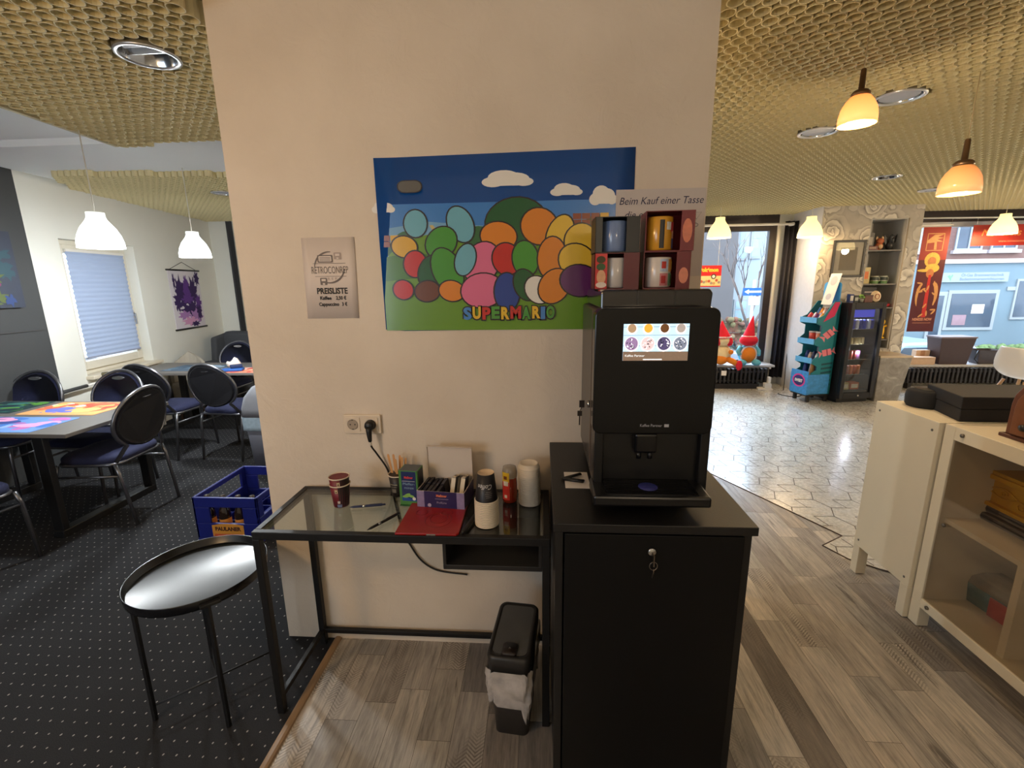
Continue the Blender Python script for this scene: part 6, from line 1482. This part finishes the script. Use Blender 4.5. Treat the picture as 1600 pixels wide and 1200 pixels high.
for x0,x1 in ((14.6,15.5),(16.75,17.75),(18.05,19.0),(20.6,21.6)):
    fwin(x0,x1,2.55,4.5)
    fwin(x0,x1,5.1,6.0)
f=MB().box(16.82,18.68,-.06,.02,-.50,1.05).build('shop_window_frame',WFR,t); MB().box(16.95,18.55,-.075,-.06,-.38,.92).build('pane',DGL,f)
MB().box(17.75,18.2,-.082,-.077,.15,.5).build('notice',PAPER,f); MB().box(17.1,17.6,-.082,-.077,-.3,.1).build('display',mat('disp',(150,120,130),.6,var=.4,vs=5),f)
f=MB().box(16.2,16.8,-.05,.02,-1.1,1.0).build('shop_door',WFR,t); MB().box(16.32,16.68,-.06,-.05,-.7,.85).build('pane',DGL,f)
f=MB().box(19.25,20.2,-.05,.02,-.1,1.45).build('side_window_frame',WFR,t); MB().box(19.33,20.12,-.06,-.05,0,1.37).build('pane',DGL,f)
MB().box(18.95,19.35,-.04,0,1.02,1.16).build('house_plate',WFR,t)
s=thing('shop_sign','white shop sign with grey lettering on the brick house across the street','sign',(17.62,FY-.055,1.36))
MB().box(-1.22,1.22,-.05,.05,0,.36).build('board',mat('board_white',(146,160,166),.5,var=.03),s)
mb=MB(); put_text(mb,'Öl-Gas Brennwerttechnik',.26,.21,-.052,.15,0,fit=1.55,bold=.003); put_text(mb,'Badezimmereinrichtungen',.26,.06,-.052,.15,0,fit=1.60,bold=.003)
mb.prism([(-1.0,.22),(-.93,.16),(-.88,.06),(-.86,.06),(-.86,.16),(-.80,.25),(-.84,.30),(-.88,.20),(-.93,.28)],-.056,-.052,1,axis='y'); mb.build('lettering',[mat('letter_blue',(96,116,140),.6),mat('leaf_green',(110,180,130),.6)],s)
# grass strip and hedge along the pavement
HG=mat('hedge_green',(96,122,76),.9,var=.5,vs=14,bump=.6,bs=20)
def hedge(name,x0,x1,y0,y1,z0,z1,label,m,seed):
    random.seed(seed); mb=MB().box(x0,x1,y0+.12,y1-.12,z0,z1-.1); 
    nx=int((x1-x0)/.05); 
    for i in range(nx):
        for j in range(6):
            x=x0+(i+random.random())*(x1-x0)/nx; z=z0+(z1-z0)*(j+random.random())/6; y=(y0+y1)/2+(random.random()-.5)*(y1-y0)
            mb.sph((x,y,z),(.07+random.random()*.05,.10,.06+random.random()*.04),6,4)
    o=mb.build(name,m); tag(o,label,'hedge'); return o
hedge('hedge',13.0,23.0,14.6,15.1,GZ,-.72,'low green hedge in front of the brick house',HG,2)
def leafy(name,stops):
    m,nt,b=shader(name); N=NT(nt); g=N.n('ShaderNodeNewGeometry'); N.link(N.ramp(g.outputs['Random Per Island'],[(i/(len(stops)-1),rgb(c)) for i,c in enumerate(stops)]),b.inputs['Base Color']); b.inputs['Roughness'].default_value=.9
    bp=N.n('ShaderNodeBump'); bp.inputs['Strength'].default_value=.6; N.link(N.noise(N.obj(),40,3),bp.inputs['Height']); N.link(bp.outputs[0],b.inputs['Normal']); return m
hedge('flowering_hedge',5.6,10.4,12.5,13.1,-.75,.42,'tall reddish green hedge behind the plush figures window',leafy('hedge_autumn',[(78,92,60),(120,84,72),(96,104,70),(140,110,88),(70,80,58),(110,70,60),(130,126,96)]),4)
struct(MB().box(2,12.5,12.2,22,GZ,-.70).build('bank',PAVE))
# pale house beyond the left window
t=thing('pale_house','pale rendered apartment house seen through the left shop window','building',(0,16.5,0))
MB().box(7.75,12.8,0,5,-1,6.2).build('wall',mat('render_blue',(158,170,180),.85,var=.03),t); MB().box(2.5,7.75,-.8,5,-1,6.2).build('annex_wall',mat('render_grey',(98,96,98),.85,var=.1,vs=2),t)
MB().box(2.3,13,-.9,5.2,6.2,6.4).build('roof_eave',mat('eave2',(120,110,104),.8),t)
for x0,z0,w,h in ((8.05,2.25,.38,1.05),(8.5,2.3,.38,1.05),(9.5,2.3,.5,1.05),(8.1,-.25,.5,1.1),(9.4,-.1,.5,1.1),(8.05,4.6,.4,1.1),(9.5,4.6,.4,1.1)):
    f=MB().box(x0,x0+w,-.05,.02,z0,z0+h).build('window',WFR,t); MB().box(x0+.06,x0+w-.06,-.06,-.05,z0+.07,z0+h*.62).box(x0+.06,x0+w-.06,-.06,-.05,z0+h*.68,z0+h-.07).build('pane',mat('pane_pale',(150,176,190),.1,var=.2,vs=3),f)
# bare tree
t=thing('bare_tree','bare branched small tree in front of the pale house','tree',(6.42,11.2,GZ))
TB=mat('bark',(112,100,96),.9,var=.2); random.seed(31); tw=[]; mb=MB()
def branch(p,d,L,r,lev):
    d=d.normalized(); q=p+d*L*.5+Vector((random.uniform(-.05,.05)*L,0,.02)); e=p+d*L
    (mb if lev<1 else mt).tube([p,q,e],[r,r*.85,r*.65],6)
    if lev<5:
        for k in range(3 if lev<3 else 2):
            nd=d+Vector((random.uniform(-.65,.65),random.uniform(-.5,.5),random.uniform(-.05,.4))); branch(e-d*L*random.uniform(0,.35),nd,L*random.uniform(.6,.85),r*.6,lev+1)
mt=MB(); branch(Vector((0,0,0)),Vector((0,0,1)),1.55,.06,0); mb.build('trunk',TB,t); mt.build('twigs',TB,t)
# one way arrow sign on a pole
t=thing('arrow_sign','blue and white arrow road sign on a pole outside the left window','road sign',(5.50,9.0,GZ))
MB().cyl((0,0,0),.03,2.75,12).build('pole',mat('pole_grey',(176,180,184),.4,.5),t)
MB().box(-.24,.24,-.045,-.032,2.42,2.58).build('plate',mat('sign_blue',(30,96,190),.4),t)
MB().prism([(-.21,2.5),(-.12,2.55),(-.12,2.52),(.20,2.52),(.20,2.48),(-.12,2.48),(-.12,2.45)],-.049,-.0455,axis='y').build('arrow',WHT,t); MB().box(-.10,.12,-.045,-.032,2.22,2.40).build('small_plate',WHT,t)
# parked cars
def car(name,x,y,rz,label,c,z=GZ):
    t=thing(name,label,'car',(x,y,z),rz,'parked cars outside')
    body=[(-2.0,.28),(2.0,.28),(2.08,.55),(2.0,.78),(1.15,.92),(-1.85,.95),(-2.05,.75)]
    MB().prism(body,-.82,.82,axis='y').build('body',mat('car_%d'%c[0],c,.25,.3,var=.04,coat=.6),t,bevel=.06,bseg=3)
    roof=[(-1.75,.93),(1.05,.91),(.35,1.38),(-.2,1.46),(-1.1,1.45),(-1.6,1.25)]
    MB().prism(roof,-.70,.70,axis='y').build('cabin',MC['car_%d'%c[0]],t,bevel=.05,bseg=3)
    for s in (-1,1): MB().prism([(-1.45,.98),(-.35,.98),(-.35,1.36),(-1.15,1.36)],s*.705-.004,s*.705+.004,axis='y').prism([(-.27,.98),(.78,.97),(.30,1.32),(-.27,1.37)],s*.705-.004,s*.705+.004,axis='y').build('side_window',mat('car_glass',(60,76,90),.06),t)
    for sx in (-1.3,1.3):
        for s in (-1,1):
            w=MB().at((sx,s*.74,.32),rx=PI/2).lathe([(.0,-.1),(.29,-.1),(.32,-.07),(.32,.07),(.29,.1),(0,.1)],24).build('wheel',mat('tyre',(30,30,32),.8),t)
            MB().at((sx,s*.845,.32),rx=PI/2).lathe([(0,-.01),(.19,-.01),(.19,.01),(0,.012)],18).build('hub_cap',CHROME,w)
car('parked_car',9.35,9.2,.12,'silver blue parked car seen through the wide window behind the cardboard boxes',(150,176,196))
car('parked_car',4.0,10.5,.2,'pale parked car beyond the plush figure in the left window',(176,182,196),z=-1.0)
# passer-by across the street
t=thing('person','person in a dark jacket and blue trousers carrying a white bag across the street','person',(19.35,17.0,GZ+.10),.2)
def fig(verts,edges,rad,name,m,root=0):
    me=bpy.data.meshes.new(name); me.from_pydata(verts,edges,[]); me.materials.append(m); o=bpy.data.objects.new(name,me); COL.objects.link(o); o.parent=t
    o.modifiers.new('sk','SKIN'); 
    for v,r in zip(me.skin_vertices[0].data,rad): v.radius=(r,r)
    me.skin_vertices[0].data[root].use_root=True
    s=o.modifiers.new('ss','SUBSURF'); s.levels=1; s.render_levels=2; me.polygons.foreach_set('use_smooth',[True]*len(me.polygons)); return o
JK=mat('jacket_dark',(46,48,60),.85,var=.1); TR=mat('trousers_blue',(50,96,170),.85,var=.1); SK=mat('skin_tone',(206,160,134),.6,var=.05)
B=[(0,0,.92),(0,0,1.12),(0,0,1.36),(0,0,1.47),(0,-.01,1.55),(0,-.02,1.64),(.19,0,1.38),(.24,.02,1.14),(.22,-.08,.92),(-.19,0,1.38),(-.25,.0,1.14),(-.24,-.10,.93),(.10,0,.86),(.11,-.05,.48),(.12,.04,.08),(.12,-.10,.04),(-.10,0,.86),(-.12,.06,.48),(-.12,.14,.09),(-.12,.02,.04),(.22,-.12,.84),(-.24,-.14,.85)]
E_=[(0,1),(1,2),(2,3),(3,4),(4,5),(2,6),(6,7),(7,8),(8,20),(2,9),(9,10),(10,11),(11,21),(0,12),(12,13),(13,14),(14,15),(0,16),(16,17),(17,18),(18,19)]
fig(B,E_,[.14,.14,.15,.06,.09,.09,.07,.052,.04,.07,.052,.04,.09,.07,.045,.04,.09,.07,.045,.04,.035,.035],'body',SK)
fig([(0,0,.90),(0,0,1.12),(0,0,1.38),(.20,0,1.38),(.25,.02,1.14),(.23,-.07,.95),(-.20,0,1.38),(-.26,0,1.14),(-.25,-.09,.96)],[(0,1),(1,2),(2,3),(3,4),(4,5),(2,6),(6,7),(7,8)],[.165,.165,.17,.085,.065,.055,.085,.065,.055],'jacket',JK)
fig([(0,0,.92),(.10,0,.84),(.11,-.05,.48),(.12,.04,.10),(-.10,0,.84),(-.12,.06,.48),(-.12,.14,.11)],[(0,1),(1,2),(2,3),(0,4),(4,5),(5,6)],[.15,.105,.085,.06,.105,.085,.06],'trousers',TR)
MB().sph((0,0,1.66),(.10,.11,.10),14,10).build('hair',mat('hair_dark',(50,38,30),.8),t)
t2=thing('carried_bag','white bag held by the person across the street','bag',(19.67,16.85,GZ+.55)); MB().box(-.14,.14,-.05,.05,0,.36).build('bag',WHT,t2,bevel=.03); MB().tube([(-.06,0,.36),(0,0,.46),(.06,0,.36)],.01,6).build('handle',WHT,t2)
t=thing('lamp_post','yellow marked street post beside the hedge across the street','post',(17.55,14.3,GZ)); MB().cyl((0,0,0),.05,3.2,12).build('pole',mat('post_cream',(206,200,150),.5),t); MB().sph((.45,0,.55),(.14,.12,.12),12,8).build('yellow_cap',mat('cap_yellow',(226,206,50),.5),t); MB().tube([(0,0,.5),(.4,0,.55)],.02,6).build('arm',mat('post_cream'),t)
# ================================================================== LAMPS
def bell(t,m_,r=.14,h=.19):
    o=MB().lathe([(r,0),(r*1.0,.004),(r*.98,.18*h),(r*.90,.36*h),(r*.74,.56*h),(r*.56,.70*h),(r*.45,.79*h),(r*.40,.87*h),(r*.395,h)],36,cap0=False,cap1=True).build('lamp_shade',m_,t); s=o.modifiers.new('s','SOLIDIFY'); s.thickness=.003; return o
def shade_mat(name,c,e,top=None,tr=.25):
    m,nt,b=shader(name); N=NT(nt); b.inputs['Base Color'].default_value=rgb((232,230,224)); b.inputs['Roughness'].default_value=.35
    b.inputs['Emission Color'].default_value=rgb(c); v=N.obj(); s=N.n('ShaderNodeSeparateXYZ'); N.link(v,s.inputs[0])
    mr=N.n('ShaderNodeMapRange'); mr.inputs[1].default_value=0; mr.inputs[2].default_value=.19; mr.inputs[3].default_value=e; mr.inputs[4].default_value=e*(.32 if top is None else top); N.link(s.outputs[2],mr.inputs[0]); N.link(mr.outputs[0],b.inputs['Emission Strength'])
    tl=N.n('ShaderNodeBsdfTranslucent'); tl.inputs[0].default_value=(.9,.88,.82,1); ms=N.n('ShaderNodeMixShader'); ms.inputs[0].default_value=tr; N.link(b.outputs[0],ms.inputs[1]); N.link(tl.outputs[0],ms.inputs[2]); N.link(ms.outputs[0],nt.nodes['Material Output'].inputs[0]); return m
def lamp_light(t,power,c,r=.05,z=.03):
    l=bpy.data.lights.new('bulb','POINT'); l.energy=power; l.color=[lin(x) for x in c]; l.shadow_soft_size=r
    o=bpy.data.objects.new('bulb_light',l); COL.objects.link(o); o.parent=t; o.location=(0,0,z)
lamp_light(bpy.data.objects['fridge_lamp'],6,(225,232,255),.05,1.12); bpy.data.objects['bulb_light'].location=(.23,.10,1.12); lamp_light(bpy.data.objects['fridge_lamp'],5,(235,238,255),.04,.66); bpy.data.objects['bulb_light.001'].location=(.23,.052,.64)  # second point light has no fixture, added lower down to brighten the cans
SHW=shade_mat('shade_cool',(232,244,250),8.0,.10,.3); SHY=shade_mat('shade_warm',(255,226,150),1.25,.75)
def pendant(x,y,z,label,m_,power,c,grp,rz=0,r=.14,h=.25):
    t=thing('pendant_lamp',label,'pendant lamp',(x,y,z),rz,grp)
    bell(t,m_,r,h); MB().tube([(0,0,h),(0,0,ZC-z)],.003,6).build('cord',mat('cord_white',(214,210,200),.5),t)
    MB().lathe([(.0,.12),(.02,.12),(.02,.17),(0,.17)],12).build('socket',WHT,t); MB().sph((0,0,.095),.03,12,8).build('bulb',mat('bulb_%d'%c[2],c,.4,var=0,emit=6),t)
    lamp_light(t,power,c,.12 if y<0 else .05,-.025 if y>0 else -.13)
NEU=(246,252,255); WRM=(255,214,156)
pendant(-1.70,1.40,1.785,'white bell pendant lamp hanging nearest in the left room',SHW,62,NEU,'white bell pendant lamps',r=.115,h=.205)
pendant(-1.92,2.46,1.79,'white bell pendant lamp farther back in the left room, before the scroll',SHW,88,NEU,'white bell pendant lamps',r=.115,h=.205)
pendant(3.20,4.87,2.065,'glowing yellow white bell pendant beside the pillar, before the left shop window',SHY,30,WRM,'white bell pendant lamps')
pendant(4.34,4.94,2.06,'glowing yellow white bell pendant in front of the black curtain and rose column',SHY,30,WRM,'white bell pendant lamps')
pendant(6.87,5.22,2.075,'glowing yellow white bell pendant at the right edge before the wide red banner',SHY,30,WRM,'white bell pendant lamps')
# amber glass pendants
def amber(x,y,z,r,label,lit):
    t=thing('amber_pendant',label,'pendant lamp',(x,y,z),0,'amber glass pendant lamps')
    s=r/.07
    m=shade_mat('amber_lit' if lit else 'amber_dim',(255,140,52) if lit else (232,150,70),1.25 if lit else .34,.6 if lit else .8); m.node_tree.nodes['Principled BSDF'].inputs['Base Color'].default_value=rgb((226,160,84)); m.node_tree.nodes['Principled BSDF'].inputs['Roughness'].default_value=.15
    o=MB().lathe([(.07*s,0),(.0695*s,.03*s),(.064*s,.06*s),(.052*s,.085*s),(.036*s,.105*s),(.030*s,.11*s)],32,cap0=False).build('glass_shade',m,t); q=o.modifiers.new('s','SOLIDIFY'); q.thickness=.003
    MB().lathe([(.033*s,.105*s),(.035*s,.118*s),(.026*s,.128*s),(.011*s,.131*s),(.010*s,.205*s),(.007*s,.21*s),(0,.21*s)],20).build('collar',mat('bronze',(120,92,66),.35,.7),t)
    MB().tube([(0,0,.20*s),(0,0,ZC-z)],.0022,6).build('cord',mat('cord_clear',(170,150,110),.5),t)
    MB().sph((0,0,.035*s),.024*s,12,8).build('bulb',mat('bulb_amber' if lit else 'bulb_amber_dim',(255,226,170),.4,var=0,emit=9 if lit else 2.2),t)
    lamp_light(t,22 if lit else 14,(255,224,180),.04,-.02)
amber(2.21,.735,2.135,.066,'lit amber glass bell pendant hanging nearest below the tube ceiling',True)
amber(2.93,1.10,1.925,.080,'dimmer amber glass bell pendant farther right, before the rose column',False)
# lamps out of view: one behind on the left, two added as fill
pendant(-.62,-1.25,2.02,'white bell pendant lamp behind the viewer, left of the desk',SHY,33,(255,206,146),'white bell pendant lamps')
pendant(1.7,-2.5,2.05,'added unseen fill lamp behind the viewer, shaped as a white bell pendant',SHY,15,(255,228,196),'white bell pendant lamps')  # added out of view to lighten the display cabinet interior
pendant(6.4,2.5,2.05,'added unseen fill lamp beyond the right picture edge, shaped as a white bell pendant',SHY,150,(255,226,186),'white bell pendant lamps')  # added out of view to brighten the rose column
# daylight: overcast sky
w=bpy.data.worlds.new('World'); scn.world=w; w.use_nodes=True; nt=w.node_tree; bg=nt.nodes['Background']
N=NT(nt); tc=N.n('ShaderNodeTexCoord'); sp=N.n('ShaderNodeSeparateXYZ'); N.link(tc.outputs['Generated'],sp.inputs[0])
c=N.ramp(sp.outputs[2],[(0,rgb((206,220,236))),(.5,rgb((226,234,244)))]); N.link(c,bg.inputs[0]); bg.inputs[1].default_value=6.5
sl=bpy.data.lights.new('daylight','SUN'); sl.energy=17.0; sl.angle=math.radians(40); sl.color=(.56,.77,1)
so=bpy.data.objects.new('daylight_sun',sl); COL.objects.link(so); so.location=(5,12,8); so.rotation_euler=Vector((-.10,-1,-.56)).to_track_quat('-Z','Y').to_euler()
def portal(name,loc,rot,sx,sy):
    l=bpy.data.lights.new(name,'AREA'); l.shape='RECTANGLE'; l.size=sx; l.size_y=sy; l.cycles.is_portal=True
    o=bpy.data.objects.new(name,l); COL.objects.link(o); o.location=loc; o.rotation_euler=rot
portal('window_portal',(3.34,YW+.28,1.3),(-PI/2,0,0),1.98,2.0); portal('window_portal',(7.33,YW+.28,1.3),(-PI/2,0,0),2.94,2.0)
portal('window_portal',(-1.9,FY0-.15,1.55),(PI/2,0,0),2.0,1.3)
ax=lw((U0+U1)/2,.30); portal('window_portal',(ax[0],ax[1],1.36),(PI/2,0,LROT+PI),.93,1.25)
# ================================================================== CAMERA
f,pi_,ro,ya,cx_,cy_,cz_=714.944,.216433573,-.0136193827,-.0674049077,.974072,-1.330427,1.542666
F=Vector((math.sin(ya)*math.cos(pi_),math.cos(ya)*math.cos(pi_),-math.sin(pi_))); r=Vector((math.cos(ya),-math.sin(ya),0)); u=r.cross(F)
R_=r*math.cos(ro)+u*math.sin(ro); U_=-r*math.sin(ro)+u*math.cos(ro)
cam=bpy.data.cameras.new('camera'); co=bpy.data.objects.new('camera',cam); COL.objects.link(co)
M=Matrix((R_,U_,-F)).transposed().to_4x4(); M.translation=(cx_,cy_,cz_); co.matrix_world=M
cam.sensor_fit='HORIZONTAL'; cam.sensor_width=36; cam.lens=36*f/1600; cam.clip_start=.02; cam.clip_end=200
scn.camera=co
v=scn.view_settings; v.view_transform='Standard'; v.look='None'; v.gamma=1; v.use_curve_mapping=False; v.exposure=0
scn.cycles.use_denoising=True; scn.cycles.max_bounces=8; scn.cycles.diffuse_bounces=4; scn.cycles.transparent_max_bounces=12; scn.cycles.sample_clamp_indirect=6; scn.cycles.caustics_reflective=False; scn.cycles.caustics_refractive=False
